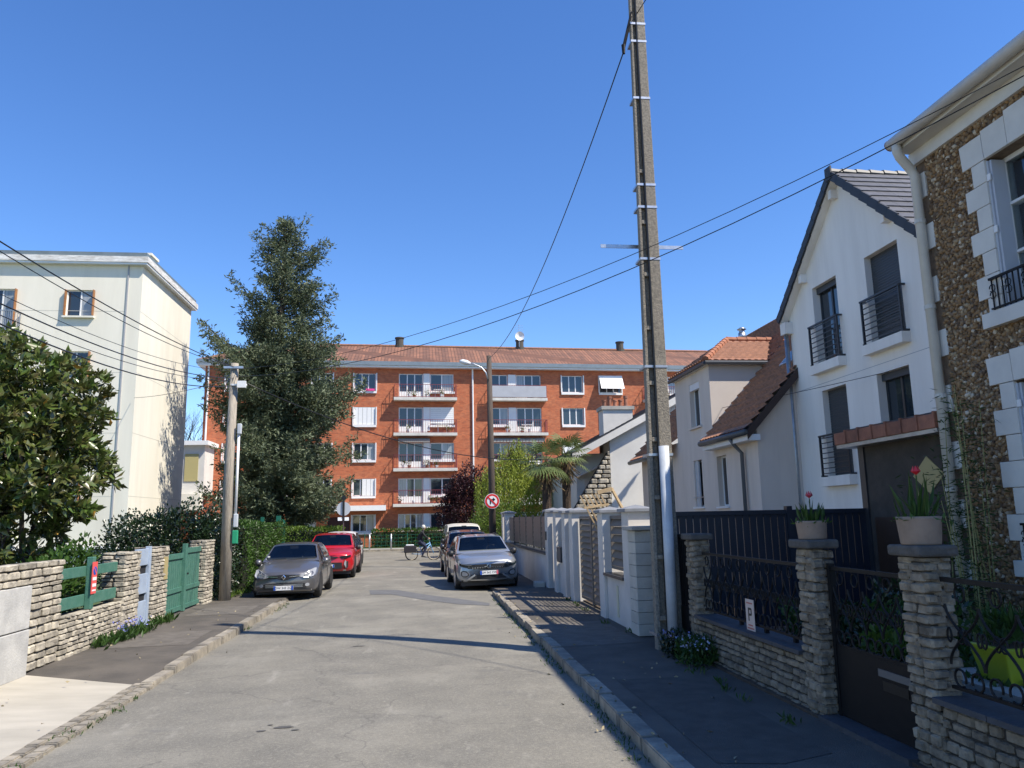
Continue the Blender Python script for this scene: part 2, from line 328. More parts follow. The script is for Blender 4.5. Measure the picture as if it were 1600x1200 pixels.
# kerb stones, one by one
def kerb_run(x0, x1, y0, y1, inner, zt, label):
    root = thing('kerb', None, None, ((x0+x1)/2, y0, 0)); root['kind'] = 'structure'
    ms = []
    for k in range(4):
        rr = random.Random(k); bm = bmesh.new(); bmesh.ops.create_cube(bm, size=1)
        for v in bm.verts: v.co += Vector((rr.uniform(-.03, .03), 0, rr.uniform(-.03, .03)))
        bmesh.ops.bevel(bm, geom=bm.edges[:], offset=.06, segments=2, affect='EDGES'); me = bpy.data.meshes.new('kerb_stone'); bm.to_mesh(me); bm.free(); me.materials.append(M_KERB); ms.append(me)
    y = y0; k = 0
    while y < y1-.3:
        L = random.uniform(.8, 1.15); L = min(L, y1-y)
        h = zt(y+L/2)
        M = Matrix.Translation(((x0+x1)/2+random.uniform(-.015, .015), y+L/2, h/2-.06)) @ Matrix.Rotation(random.uniform(-.012, .012), 4, 'Z') @ Matrix.Diagonal((abs(x1-x0), L-.012, h+.12, 1))
        inst('kerb_stone', ms[k % 4], root, M); y += L; k += 1
    return root
kerb_run(KL-.17, KL+.0, 10.8, 20.8, -1, lambda y: max(.05, min(.135, .05+(y-10.9)*.05, .135 if y < 19.6 else .09)), '')
kerb_run(KR+.0, KR+.17, 1.0, 21.7, 1, lambda y: .135 if y < 21 else .1, '')
# granite setts along the dropped kerb
root = thing('gutter_setts', None, None, (KL-.14, 4, 0)); root['kind'] = 'structure'
bm = bmesh.new(); bmesh.ops.create_cube(bm, size=1); bmesh.ops.bevel(bm, geom=bm.edges[:], offset=.12, segments=2, affect='EDGES'); me = bpy.data.meshes.new('sett'); bm.to_mesh(me); bm.free(); me.materials.append(M_KERB)
y = 4.0
while y < 10.8:
    L = random.uniform(.17, .26)
    for k in (0, 1):
        M = Matrix.Translation((KL-.21+.15*k+random.uniform(-.008, .008), y+L/2+.05*k, .0+random.uniform(-.004, .006))) @ Matrix.Rotation(random.uniform(-.06, .06), 4, 'Z') @ Matrix.Diagonal((.135, L-.02, .09, 1))
        inst('sett', me, root, M)
    y += L
# weeds in the joints
def tufts(name, spots, m, h=.10, n=26, spread=.12, label=None, cat=None, kind=None, parent=None):
    P, D = [], []
    for (x, y, z, k) in spots:
        for _ in range(int(n*k)):
            P.append((x+random.gauss(0, spread*.55*k), y+random.gauss(0, spread*k), z)); D.append((random.gauss(0, .6), random.gauss(0, .6), 1))
    return leaf_obj(name, P, D, RNG.uniform(h*.5, h*1.2, len(P)), h*.22, m, parent, label=label, cat=cat, kind=kind)
sp = [(KL-.02+random.uniform(-.06, .08), y, .01, random.uniform(.3, 1.1)) for y in np.linspace(5.6, 10.4, 16) if random.random() < .75]
sp += [(KL+.03, y, .0, random.uniform(.3, .9)) for y in (16.0, 16.3, 19.2, 19.7, 20.2, 20.6)]
tufts('gutter_weeds', sp, M_LEAF, .07, kind='stuff')
sp = [(KR-.04+random.uniform(-.08, .03), y, .0, random.uniform(.25, .9)) for y in np.linspace(6.5, 20.5, 46) if random.random() < .7]
tufts('gutter_weeds', sp, M_LEAF, .06, kind='stuff')
sp = [(3.42+random.uniform(-.1, .04), y, .13, random.uniform(.25, .8)) for y in (7.2, 8.1, 8.6, 9.0, 9.6, 13.0, 14.2, 16.2, 17.0, 17.5, 18.2)]
tufts('pavement_weeds', sp, M_LEAF, .1, kind='stuff')
# dry leaves and crumbs in the gutters
P = [(KR+random.uniform(-.5, 1.4)*random.random(), random.uniform(5.5, 20), 0) for _ in range(130)]+[(random.uniform(KL-1.7, KL+.3), random.uniform(6, 19), 0) for _ in range(40)]
P = [(x, y, (.137 if (x > KR+.17 or (x < KL-.17 and y > 10.4)) else (.14 if x > KR or y > 10.4 and x < KL else max(road_z(x, y), .02 if x > KL else .1)+.006))) for x, y, z in P]
leaf_obj('fallen_leaves', P, [(random.gauss(0, 1), random.gauss(0, 1), .12) for _ in P], RNG.uniform(.03, .07, len(P)), .03, mat('dry_leaf', (.36, .30, .18), .8, var=.5, scale=3), kind='stuff')
# ================================================================ LEFT FRONTAGE
def stone_meshes(name, m, n=8, jit=.10, bev=.14, seed=0):
    out = []
    for k in range(n):
        rr = random.Random(seed*100+k); bm = bmesh.new(); bmesh.ops.create_cube(bm, size=1)
        for v in bm.verts: v.co = Vector((v.co.x*(1+rr.uniform(-jit, .02)), v.co.y*(1+rr.uniform(-jit*.6, .02)), v.co.z*(1+rr.uniform(-jit*1.4, .02))))
        bmesh.ops.bevel(bm, geom=bm.edges[:], offset=bev, segments=1, affect='EDGES')
        for v in bm.verts: v.co += Vector([rr.uniform(-.03, .03) for _ in range(3)])
        me = bpy.data.meshes.new(name); bm.to_mesh(me); bm.free(); me.materials.append(m); out.append(me)
    return out
LIME = stone_meshes('stone', M_LIME, 8, seed=1); GREY = stone_meshes('stone', M_GREYST, 8, seed=2)
def stone_face(root, meshes, axis, fixed, a0, a1, z0, z1, lw=(.16, .38), hh=(.055, .10), depth=.16, out=-1, prot=.02, name='stone', zslope=0):
    """courses of stones on a vertical face; axis 'y': face at x=fixed running along y; 'x': face at y=fixed running along x"""
    z = z0; row = 0
    while z < z1-.02:
        h = min(random.uniform(*hh), z1-z) if z1-z > hh[0]*1.3 else z1-z
        a = a0
        while a < a1-.01:
            L = random.uniform(*lw)
            if a1-a-L < lw[0]*.6: L = a1-a
            p = random.uniform(-.3, 1)*prot
            c = fixed+out*(p-depth/2)
            T = (c, a+L/2, z+h/2) if axis == 'y' else (a+L/2, c, z+h/2)
            D = (depth, L-.013, h-.009) if axis == 'y' else (L-.013, depth, h-.009)
            M = Matrix.Translation(T) @ Matrix.Rotation(random.uniform(-.02, .02), 4, 'X' if axis == 'y' else 'Y') @ Matrix.Diagonal(D+(1,))
            inst(name, random.choice(meshes), root, M); a += L
        z += h; row += 1
def stone_block(name, label, cat, meshes, x0, x1, y0, y1, z0, z1, faces, lw=(.16, .36), hh=(.055, .10), group=None, cap=None, core=M_MORTAR):
    root = thing(name, label, cat, ((x0+x1)/2, (y0+y1)/2, z0), group=group)
    MB().bx(x0+.03, x1-.03, y0+.03, y1-.03, z0-.05, z1-.02).obj('core', core, root)
    for f in faces:
        if f == 'w': stone_face(root, meshes, 'y', x0, y0, y1, z0, z1, lw, hh, out=-1)
        if f == 'e': stone_face(root, meshes, 'y', x1, y0, y1, z0, z1, lw, hh, out=1)
        if f == 's': stone_face(root, meshes, 'x', y0, x0, x1, z0, z1, lw, hh, out=-1)
        if f == 'n': stone_face(root, meshes, 'x', y1, x0, x1, z0, z1, lw, hh, out=1)
    return root
# tall end pier with the concrete meter panel
r = stone_block('stone_wall', 'tall end of the pale rubble stone wall, beside the concrete panel', 'wall', LIME, -5.63, -5.25, 10.0, 12.4, 1.28, 1.58, 'es', hh=(.09, .12), lw=(.25, .5))
MB().bx(-5.6, -5.3, 11.45, 12.38, .1, 1.3).obj('core', M_MORTAR, r)
stone_face(r, LIME, 'y', -5.25, 11.47, 12.4, .13, 1.28, hh=(.09, .13), lw=(.2, .4), out=1)
r2 = thing('meter_housing', 'grey concrete meter housing of two stacked slabs set in the stone wall', 'housing', (-5.4, 10.7, .1))
MB().bx(-5.6, -5.23, 9.6, 11.44, .1, .70).obj('lower_slab', mat('old_concrete', (.50, .49, .46), .9, (.36, .355, .34), scale=3, bump=.3, bscale=40), r2, bevel=.01)
MB().bx(-5.6, -5.24, 9.6, 11.44, .715, 1.275).obj('upper_slab', MATS['old_concrete'], r2, bevel=.01)
stone_block('low_stone_wall', 'low pale limestone wall of thin courses below the green rails', 'wall', LIME, -5.6, -5.25, 12.4, 14.75, .1, .74, 'e', hh=(.06, .09), lw=(.14, .34))
stone_block('stone_pier', 'limestone pier between the green rails and the pale blue gate', 'pier', LIME, -5.65, -5.22, 14.75, 15.5, .1, 1.58, 'ens', hh=(.06, .10))
stone_block('stone_pier', 'limestone pier between the pale blue and the green gate', 'pier', LIME, -5.65, -5.22, 16.25, 17.15, .1, 1.62, 'ens', hh=(.06, .10))
stone_block('stone_pier', 'ivy-edged limestone pier on the far side of the green gate', 'pier', LIME, -5.65, -5.22, 20.0, 20.75, .1, 1.66, 'ens', hh=(.06, .10))
MB().bx(-5.235, -5.21, 16.85, 17.05, .95, 1.4).obj('house_number_plate', mat('old_brass', (.42, .34, .16), .5), label='narrow yellowish plate fixed to the stone pier beside the green gate', cat='plate')
# green rails with the no-parking plate
r = thing('green_rail_fence', 'green wooden rails on a post above the low stone wall', 'fence', (-5.42, 13.5, .74))
for za, zb in ((.80, .98), (1.26, 1.42)):
    mb = MB(); mb.bx(-5.40, -5.36, 12.42, 14.74, za, zb); mb.obj('rail', M_GREENW, r, bevel=.008)
MB().bx(-5.36, -5.26, 13.42, 13.54, .74, 1.56).obj('post', M_GREENW, r, bevel=.01)
r = thing('no_parking_plate', 'small red no-parking plate with blue roundel on the green post', 'sign', (-5.25, 13.48, 1.0))
MB().bx(-5.258, -5.247, 13.39, 13.57, .98, 1.48).obj('plate', mat('plate_red', (.75, .10, .09), .5), r)
mb = MB(); mb.lathe([(.066, 0), (.066, .004)], (-5.247, 13.48, 1.34), 20, 'x'); mb.obj('roundel', M_SBLUE, r)
mb = MB(); mb.hexa([(-5.242, 13.43, 1.38), (-5.24, 13.43, 1.38), (-5.24, 13.445, 1.395), (-5.242, 13.445, 1.395), (-5.242, 13.515, 1.285), (-5.24, 13.515, 1.285), (-5.24, 13.53, 1.3), (-5.242, 13.53, 1.3)]); mb.obj('slash', MATS['plate_red'], r)
mb = MB()
for z in (1.19, 1.09): mb.bx(-5.246, -5.243, 13.41, 13.55, z, z+.05)
mb.bx(-5.246, -5.243, 13.41, 13.55, 1.02, 1.045); mb.obj('lettering', M_SWHITE, r)
# pale blue gate
r = thing('pale_blue_gate', 'narrow pale blue metal gate with two dark slots between stone piers', 'gate', (-5.35, 15.87, .1))
MB().bx(-5.36, -5.30, 15.52, 16.23, .16, .62).bx(-5.36, -5.30, 15.52, 16.23, .76, 1.13).bx(-5.36, -5.30, 15.52, 16.23, 1.29, 1.60).obj('panel', M_BLUEG, r, bevel=.006)
MB().bx(-5.37, -5.28, 16.13, 16.24, .14, 1.64).obj('post', M_BLUEG, r, bevel=.006)
MB().bx(-5.37, -5.34, 15.53, 16.12, .6, .78).bx(-5.37, -5.34, 15.53, 16.12, 1.11, 1.31).obj('slot', M_DARK, r)
# green boarded double gate
r = thing('green_gate', 'weathered green wooden double gate of vertical boards', 'gate', (-5.35, 18.6, .12))
for leaf, (a, b, zt) in enumerate(((17.2, 18.55, 1.42), (18.62, 19.95, 1.52))):
    n = 9; wdt = (b-a)/n
    for k in range(n):
        MB().bx(-5.40, -5.365, a+k*wdt+.008, a+(k+1)*wdt-.008, .2, zt-.1).obj('board', M_GREENW, r)
    MB().bx(-5.425, -5.40, a, b, .2, zt-.05).obj('backing', mat('dark_green', (.012, .05, .035), .7), r)
    for za, zb in ((.17, .27), (.58, .68), (zt-.12, zt)):
        MB().bx(-5.365, -5.335, a, b, za, zb).obj('rail', M_GREENW, r, bevel=.006)
MB().bx(-5.37, -5.28, 18.52, 18.66, .14, 1.62).obj('post', M_GREENW, r, bevel=.008)
MB().bx(-5.335, -5.31, 18.72, 18.9, .92, .96).obj('latch', M_IRON, r)
tufts('grass_verge', [(-5.08+random.uniform(-.1, .1), y, .13, random.uniform(.8, 1.6)) for y in np.linspace(13.6, 15.4, 10)]+[(-5.1, y, .13, 1) for y in (16.3, 16.6, 16.9)], M_LEAF, .2, 40, .13, kind='stuff')
Pb = [(-5.1+random.gauss(0, .09), random.uniform(14.2, 15.4), .13+random.uniform(.12, .3)) for _ in range(120)]
leaf_obj('bluebells', Pb, [(random.gauss(0, 1), random.gauss(0, 1), .3) for _ in Pb], .035, .03, M_BLUEF, label='clump of small blue flowers at the foot of the limestone wall', cat='flowers')
# leaning concrete post and wall stub by the ivy
MB().bx(-5.42, -5.30, 23.2, 23.35, 0, 1.55, .05).obj('concrete_post', M_CONC, label='pale concrete post at the end of the ivy, beside the grey car', cat='post', bevel=.01)

# resurfaced strips in the right pavement
for (x0, x1, y0, y1, k) in ((2.12, 3.4, 11.9, 14.6, 0), (2.3, 3.3, 6.2, 9.4, 1), (2.1, 2.7, 16.4, 19.8, 0)):
    rr = random.Random(int(y0*7)); P = [(x0, y0), ((x0+x1)/2, y0+rr.uniform(-.12, .12)), (x1, y0+rr.uniform(-.2, .2)), (x1+rr.uniform(-.05, .05), (y0+y1)/2), (x1, y1), ((x0+x1)/2, y1+rr.uniform(-.1, .1)), (x0, y1), (x0+rr.uniform(-.05, .05), (y0+y1)/2)]
    MB().poly([(x, y, .134) for x, y in P]).obj('pavement_patch', mat('pavement_patch_%d' % k, [(.15, .132, .11), (.085, .075, .063)][k], .9, var=.3, scale=5, bump=.5, bscale=110), kind='structure')
for (y0, y1) in ((13.4, 15.2), (17.6, 19.4)):
    MB().poly([(-5.0, y0, .134), (-3.75, y0+.1, .134), (-3.8, y1, .134), (-4.95, y1-.15, .134)]).obj('pavement_patch', MATS['pavement_patch_0'], kind='structure')
# ================================================================ FACADE TOOLS
class Fr:
    def __init__(s, o, u, n): s.o = Vector(o); s.u = Vector(u).normalized(); s.n = Vector(n).normalized()
    def P(s, a, z, d=0): return s.o + s.u*a + s.n*d + Vector((0, 0, z-s.o.z))
    def px(s, x, y):
        d = ray(x, y); t = (s.o-CAM0).dot(s.n)/d.dot(s.n); p = CAM0+d*t; return ((p-s.o).dot(s.u), p.z)
    def box(s, mb, a0, a1, z0, z1, d0, d1):
        return mb.hexa([s.P(a0, z0, d0), s.P(a1, z0, d0), s.P(a1, z0, d1), s.P(a0, z0, d1), s.P(a0, z1, d0), s.P(a1, z1, d0), s.P(a1, z1, d1), s.P(a0, z1, d1)])
def wall_open(fr, u0, u1, z0, z1, ops, rev=.22, top=None):
    """wall sheet with real openings and reveals; top = list of (point, outward normal) planes to cut with"""
    us = sorted({u0, u1, *[min(max(o[i], u0), u1) for o in ops for i in (0, 1)]}); zs = sorted({z0, z1, *[o[i] for o in ops for i in (2, 3)]})
    mb = MB()
    for i in range(len(us)-1):
        for j in range(len(zs)-1):
            cu, cz = (us[i]+us[i+1])/2, (zs[j]+zs[j+1])/2
            if any(a < cu < b and c < cz < d for a, b, c, d in ops): continue
            mb.quad(fr.P(us[i], zs[j]), fr.P(us[i+1], zs[j]), fr.P(us[i+1], zs[j+1]), fr.P(us[i], zs[j+1]))
    for a, b, c, d in ops:
        mb.quad(fr.P(a, c), fr.P(a, c, -rev), fr.P(a, d, -rev), fr.P(a, d)); mb.quad(fr.P(b, c), fr.P(b, c, -rev), fr.P(b, d, -rev), fr.P(b, d))
        mb.quad(fr.P(a, c), fr.P(b, c), fr.P(b, c, -rev), fr.P(a, c, -rev)); mb.quad(fr.P(a, d), fr.P(b, d), fr.P(b, d, -rev), fr.P(a, d, -rev))
    me = bpy.data.meshes.new('wall'); me.from_pydata([tuple(v) for v in mb.v], [], mb.f); bm = bmesh.new(); bm.from_mesh(me); bmesh.ops.remove_doubles(bm, verts=bm.verts, dist=1e-4)
    for co, no in (top or []):
        bmesh.ops.bisect_plane(bm, geom=bm.verts[:]+bm.edges[:]+bm.faces[:], plane_co=co, plane_no=no, clear_outer=True)
    bmesh.ops.recalc_face_normals(bm, faces=bm.faces); bm.to_mesh(me); bm.free()
    return me
def window(fr, parent, a, b, c, d, lights=2, rec=.12, fw=.05, m=M_WHITE, pane=M_GLASS, sill=0.06, sill_m=None, sill_w=.08, door=0.0, mull=None, name='window'):
    mb = MB(); D0, D1 = -rec-.05, -rec
    fr.box(mb, a, a+fw, c, d, D0, D1); fr.box(mb, b-fw, b, c, d, D0, D1); fr.box(mb, a+fw, b-fw, d-fw, d, D0, D1); fr.box(mb, a+fw, b-fw, c, c+fw+door, D0, D1)
    W = (b-a-2*fw); mw = mull or fw*1.1
    for k in range(1, lights):
        x = a+fw+W*k/lights; fr.box(mb, x-mw/2, x+mw/2, c+fw+door, d-fw, D0, D1+.006)
    wo = mb.obj(name, m, parent)
    for k in range(lights):
        x0 = a+fw+W*k/lights+(mw/2 if k else 0); x1 = a+fw+W*(k+1)/lights-(mw/2 if k < lights-1 else 0)
        g_ = MB(); fr.box(g_, x0, x1, c+fw+door, d-fw, D0+.01, D0+.03)
        g_.obj('pane', pane[k % len(pane)] if isinstance(pane, (list, tuple)) else pane, wo)
    if sill:
        s_ = MB(); fr.box(s_, a-.07, b+.07, c-sill-.012, c-.012, -rec, sill_w); s_.obj('sill', sill_m or M_WHITE, wo)
    return wo
def railing(fr, parent, a, b, z0, z1, d, m, bars=6, horiz=False, r=.012, side=0.0, name='railing'):
    mb = MB()
    for z in ((z0+.05, z1) if not horiz else ()): fr.box(mb, a, b, z-.018, z+.018, d-.02, d+.02)
    if horiz:
        fr.box(mb, a, b, z1-.02, z1+.02, d-.03, d+.03)
        for k in range(bars):
            z = z0+.06+(z1-z0-.12)*k/(bars-1); fr.box(mb, a, b, z-.011, z+.011, d-.011, d+.011)
        for x in (a+.02, b-.02): fr.box(mb, x-.02, x+.02, z0, z1, d-.025, d+.025)
    else:
        for k in range(bars+1):
            x = a+(b-a)*k/bars; fr.box(mb, x-r, x+r, z0, z1, d-r, d+r)
    if side:
        for x in (a, b):
            for z in (z0+.05, z1): fr.box(mb, x-.018, x+.018, z-.018, z+.018, d-side, d)
            fr.box(mb, x-.018, x+.018, z0, z1, d-side, d-side+.03)
            for q in (.33, .66): fr.box(mb, x-r, x+r, z0, z1, d-side*q-r, d-side*q+r)
    return mb.obj(name, m, parent)
# ================================================================ CREAM APARTMENT BLOCK (left)
def cream_block():
    x1, y0, y1, zt = -12.6, 35.3, 42.8, 13.7
    r = thing('apartment_block', 'cream rendered apartment block with flat roof at the left', 'building', (-17, 39, 0))
    fs = Fr((x1, y0, 0), (-1, 0, 0), (0, -1, 0)); fe = Fr((x1, y0, 0), (0, 1, 0), (1, 0, 0))
    def rect(x0_, y0_, x1_, y1_):
        a = fs.px(x1_, (y0_+y1_)/2)[0]; b = fs.px(x0_, (y0_+y1_)/2)[0]; return [a, b, fs.px((x0_+x1_)/2, y1_)[1], fs.px((x0_+x1_)/2, y0_)[1]]
    w1 = rect(103, 453, 147, 494); w2 = rect(96, 550, 140, 591); w2[0], w2[1] = w1[0], w1[1]; w2[3] = w2[2]+(w1[3]-w1[2])
    b1 = rect(-22, 451, 24, 521); b2 = [b1[0], b1[1], w2[2]-.9, w2[3]]; b1[2] = w1[2]-.9
    ops = [w1, w2, b1, b2]+[[w1[0], w1[1], w2[2]-2.75*k-.0, w2[3]-2.75*k] for k in (1, 2)]+[[b1[0]+8, b1[1]+8, b1[2], b1[3]]]
    link('wall', wall_open(fs, 0, 22, 1.2, zt, ops), M_CREAM, r)
    link('side_wall', wall_open(fe, 0, y1-y0, 1.2, zt, []), M_CREAM, r)
    mb = MB(); mb.bx(-34.6, x1-.4, y1-.02, y1, 1.2, zt); mb.bx(-34.6, -34.58, y0, y1, 1.2, zt); mb.obj('back_wall', M_CREAM, r)
    MB().bx(-34.6, x1+.12, y0-.12, y1+.05, 1.08, 1.2).obj('base_ledge', M_WHITE, r)
    MB().bx(-34.6, x1-.02, y0+.02, y1, -.1, 1.08).obj('plinth', mat('plinth_blue_grey', (.5, .53, .56), .8, var=.2), r)
    MB().bx(-34.6, x1+.24, y0-.24, y1+.2, zt, zt+.09).obj('soffit', M_WHITE, r)
    MB().bx(-34.6, x1+.28, y0-.28, y1+.24, zt+.09, zt+.36).obj('fascia', mat('chipped_white', (.76, .75, .72), .7, (.45, .42, .38), scale=2.5, stretch=(1, 1, 5)), r)
    MB().bx(-34.6, x1+.20, y0-.22, y1+.1, zt+.36, zt+.56).obj('roof_edge', mat('zinc_roof_edge', (.16, .20, .22), .5, var=.2), r)
    MB().bx(x1-.5, x1-.1, y0+1.0, y0+1.9, zt+.5, zt+.85).bx(x1-.6, x1+.0, y0+.95, y0+2.0, zt+.85, zt+.97).obj('roof_vent', M_CREAM, r)
    fs_l = MB(); fs.box(fs_l, .585, .64, 1.2, zt, 0, .045); fs_l.obj('drainpipe', mat('grey_drainpipe', (.34, .34, .35), .5), r)
    mb = MB()
    for z in (3.3, 6.05, 8.75, 11.55): fs.box(mb, .66, 22, z, z+.018, -.004, .004); fe.box(mb, 0, y1-y0, z, z+.018, -.004, .004)
    mb.obj('expansion_joint', mat('joint_beige', (.5, .48, .41), .9), r)  # thin joint lines in a duller beige than the render
    woods = mat('varnished_shutter', (.34, .15, .055), .5, var=.25, scale=5)
    for i, o in enumerate(ops):
        wo = window(fs, r, o[0], o[1], o[2], o[3], 2, pane=[M_GLASSC, M_GLASS] if i != 1 else [M_GLASS, M_GLASS], rec=.1, sill=.08, sill_m=M_CREAM, sill_w=.16)
        for u in (o[0]+.0, o[1]):
            mb = MB()
            for k in range(3): fs.box(mb, u-.02 if k != 1 else u-.018, u+.02 if k != 1 else u+.018, o[2]+.02, o[3]-.02, .01+.055*k, .055+.055*k)
            mb.obj('folded_shutter', woods, wo)
    for o in ops[2:4]:
        mb = MB(); fs.box(mb, o[0]-.3, o[1]+.3, o[2]-.22, o[2]-.06, 0, .75); mb.obj('balcony_slab', M_CREAM, r)
        railing(fs, r, o[0]-.25, o[1]+.25, o[2]-.06, o[2]+.95, .7, M_ZINC, 20, r=.008, side=.65)
    # lit annexe glimpsed between the block and the brick building
    return r
cream_block()
r = thing('white_annexe', 'small white and brick building glimpsed beyond the cream block', 'building', (-16, 56, 0))
q = [on_y(x, y, 56) for x, y in ((278, 700), (309, 790))]
MB().bx(-24, q[1].x+.3, 56, 62, 4.1, 7.5).obj('upper_wall', M_PALER, r)
MB().bx(-24, q[1].x+.3, 55.3, 56, 3.0, 4.1).obj('balcony_parapet', M_CREAM, r)
MB().bx(-24, q[1].x+.2, 56, 62, 0, 3.0).obj('lower_wall', mat('annexe_brick', (.36, .09, .04), .85, var=.3), r)
MB().bx(-24, q[1].x+.6, 55.6, 62, 7.5, 7.8).obj('roof_slab', M_WHITE, r)
MB().bx(q[1].x-1.0, q[1].x-.1, 55.94, 55.99, 5.0, 6.9).obj('blind', mat('ochre_blind', (.42, .36, .16), .7), r)
MB().bx(q[0].x-.6, q[0].x+.2, 55.9, 55.96, .2, 2.4).obj('door', M_WHITE, r)
# ================================================================ BRICK APARTMENT BUILDING
def brick_mat():
    m = mat('red_brick', (.44, .105, .036), .85); t = m.node_tree; b = t.nodes['Principled BSDF']
    geo = nn(t, 'ShaderNodeNewGeometry'); mp = nn(t, 'ShaderNodeMapping'); mp.inputs['Rotation'].default_value = (math.radians(90), 0, 0)
    t.links.new(geo.outputs['Position'], mp.inputs[0])
    br = nn(t, 'ShaderNodeTexBrick'); br.inputs['Scale'].default_value = 1; br.inputs['Brick Width'].default_value = .24; br.inputs['Row Height'].default_value = .09
    br.inputs['Mortar Size'].default_value = .012; br.inputs['Color1'].default_value = (.52, .125, .042, 1); br.inputs['Color2'].default_value = (.30, .062, .024, 1); br.inputs['Mortar'].default_value = (.30, .13, .075, 1); br.inputs['Bias'].default_value = -.1
    t.links.new(mp.outputs[0], br.inputs[0])
    nz = nn(t, 'ShaderNodeTexNoise'); nz.inputs['Scale'].default_value = 2.2; nz.inputs['Detail'].default_value = 10; nz.inputs['Roughness'].default_value = .75
    m2 = nn(t, 'ShaderNodeMapping'); m2.inputs['Scale'].default_value = (1, 1, 1.6); t.links.new(geo.outputs['Position'], m2.inputs[0]); t.links.new(m2.outputs[0], nz.inputs[0])
    r_ = nn(t, 'ShaderNodeMapRange'); r_.inputs[1].default_value = .4; r_.inputs[2].default_value = .66; t.links.new(nz.outputs['Fac'], r_.inputs[0])
    mu = nn(t, 'ShaderNodeMath', operation='MULTIPLY'); mu.inputs[1].default_value = .42; t.links.new(r_.outputs[0], mu.inputs[0])
    mx = nn(t, 'ShaderNodeMix', data_type='RGBA'); mx.inputs[7].default_value = (.60, .24, .115, 1)
    t.links.new(mu.outputs[0], mx.inputs[0]); t.links.new(br.outputs['Color'], mx.inputs[6]); t.links.new(mx.outputs[2], b.inputs['Base Color'])
    return m
M_BRICK = brick_mat()
def brick_building():
    slope = .05; un = Vector((1, slope, 0)).normalized(); nrm = Vector((un.y, -un.x, 0))
    fr = Fr((0, 59.2, 0), un, nrm)
    r = thing('brick_apartment_building', 'five-storey red brick apartment building with white balconies closing the street', 'building', (0, 60, 0))
    U = lambda x, y=640: fr.px(x, y)[0]
    Z = lambda y, x=640: fr.px(x, y)[1]
    uL, uR = U(318, 640), 34.0; ze = Z(576)
    cols = {'A': (U(351), U(368)), 'B': (U(487), U(519)), 'C': (U(553), U(587)), 'F': (U(879), U(912)), 'G': (U(938), U(972)), 'H': (U(420), U(452))}
    zs = [Z(627), Z(682), Z(737), Z(792)]        # balcony slab undersides, top to bottom
    rows = [(Z(611, 570), Z(583, 570)), (Z(664, 570), Z(636, 570)), (Z(719, 570), Z(692, 570)), (Z(775, 570), Z(748, 570)), (Z(831, 575), Z(804, 575))]
    ops = []; W = []
    for c in cols:
        for k, (a, b) in enumerate(rows):
            if k == 4 and c in 'BGH': continue
            o = (cols[c][0], cols[c][1], a, b); ops.append(o); W.append((c, k, o))
    bal = [(U(616), U(712), U(623), U(661), U(672), U(709), 0), (U(765), U(852), U(807), U(846), U(768), U(794), 1), (U(1006), U(1092), U(1046), U(1086), U(1010), U(1036), 1)]
    B = []
    for (b0, b1, d0, d1, w0, w1, flip) in bal:
        for k in range(5):
            z_floor = zs[k]+.22 if k < 4 else None; top = rows[k][1]
            dz = (z_floor+.03) if k < 4 else rows[4][0]
            o = (d0, d1, dz, top); o2 = (w0, w1, rows[k][0] if k < 4 else rows[4][0], top)
            ops += [o, o2]; B.append((k, b0, b1, o, o2, z_floor))
    door = (U(512, 800), U(547, 800), .14, Z(806)); gar = (U(458, 825), U(494, 825), .14, Z(812)); ops += [door, gar]
    link('facade', wall_open(fr, uL, uR, -.1, ze, ops, rev=.28), M_BRICK, r)
    bx_ = MB(); fr.box(bx_, uL, uR, -.1, ze, -11, -10.98); fr.box(bx_, uL, uL+.02, -.1, ze, -11, 0); fr.box(bx_, uR-.02, uR, -.1, ze, -11, 0); bx_.obj('outer_walls', M_BRICK, r)
    rnd = random.Random(5)
    for c, k, o in W:
        closed = (c, k) in (('C', 1), ('F', 2)); half = (c, k) in (('C', 3),)
        ps = [M_GLASS, M_GLASS, M_GLASSC] if rnd.random() < .4 else M_GLASS
        wo = window(fr, r, *o, lights=3, rec=.12, fw=.07, pane=ps, sill=.16, sill_w=.12)
        if closed or half:
            mb = MB(); n = 5 if closed else 3; a0 = o[0] if closed else o[0]+(o[1]-o[0])*.42
            for i in range(n): fr.box(mb, a0+(o[1]-a0)*i/n+.01, a0+(o[1]-a0)*(i+1)/n-.01, o[2]+.02, o[3]-.02, -.05, -.01)
            mb.obj('folding_shutter', M_BLIND, wo)
        mb = MB(); fr.box(mb, o[0]-.09, o[0]-.005, o[2], o[3], -.0, .09); fr.box(mb, o[1]+.005, o[1]+.09, o[2], o[3], -.0, .09); mb.obj('shutter_stack', M_BLIND, wo)
        if (c, k) == ('G', 0):       # projecting awning shutter
            mb = MB(); a, b = o[0]-.05, o[1]+.05
            mb.hexa([fr.P(a, o[3], .1), fr.P(b, o[3], .1), fr.P(b, o[3], .14), fr.P(a, o[3], .14), fr.P(a-.0, o[2]+.25, .72), fr.P(b, o[2]+.25, .72), fr.P(b, o[2]+.25, .76), fr.P(a, o[2]+.25, .76)]); mb.obj('awning_shutter', M_BLIND, wo)
        if (c, k) == ('C', 0):
            mb = MB(); fr.box(mb, o[1]-.75, o[1]-.1, o[2], o[2]+.16, .0, .2); mb.obj('pink_bedding', mat('pink_cloth', (.75, .06, .25), .7), wo)
    M_RAIL = mat('maroon_rail', (.20, .035, .04), .5)
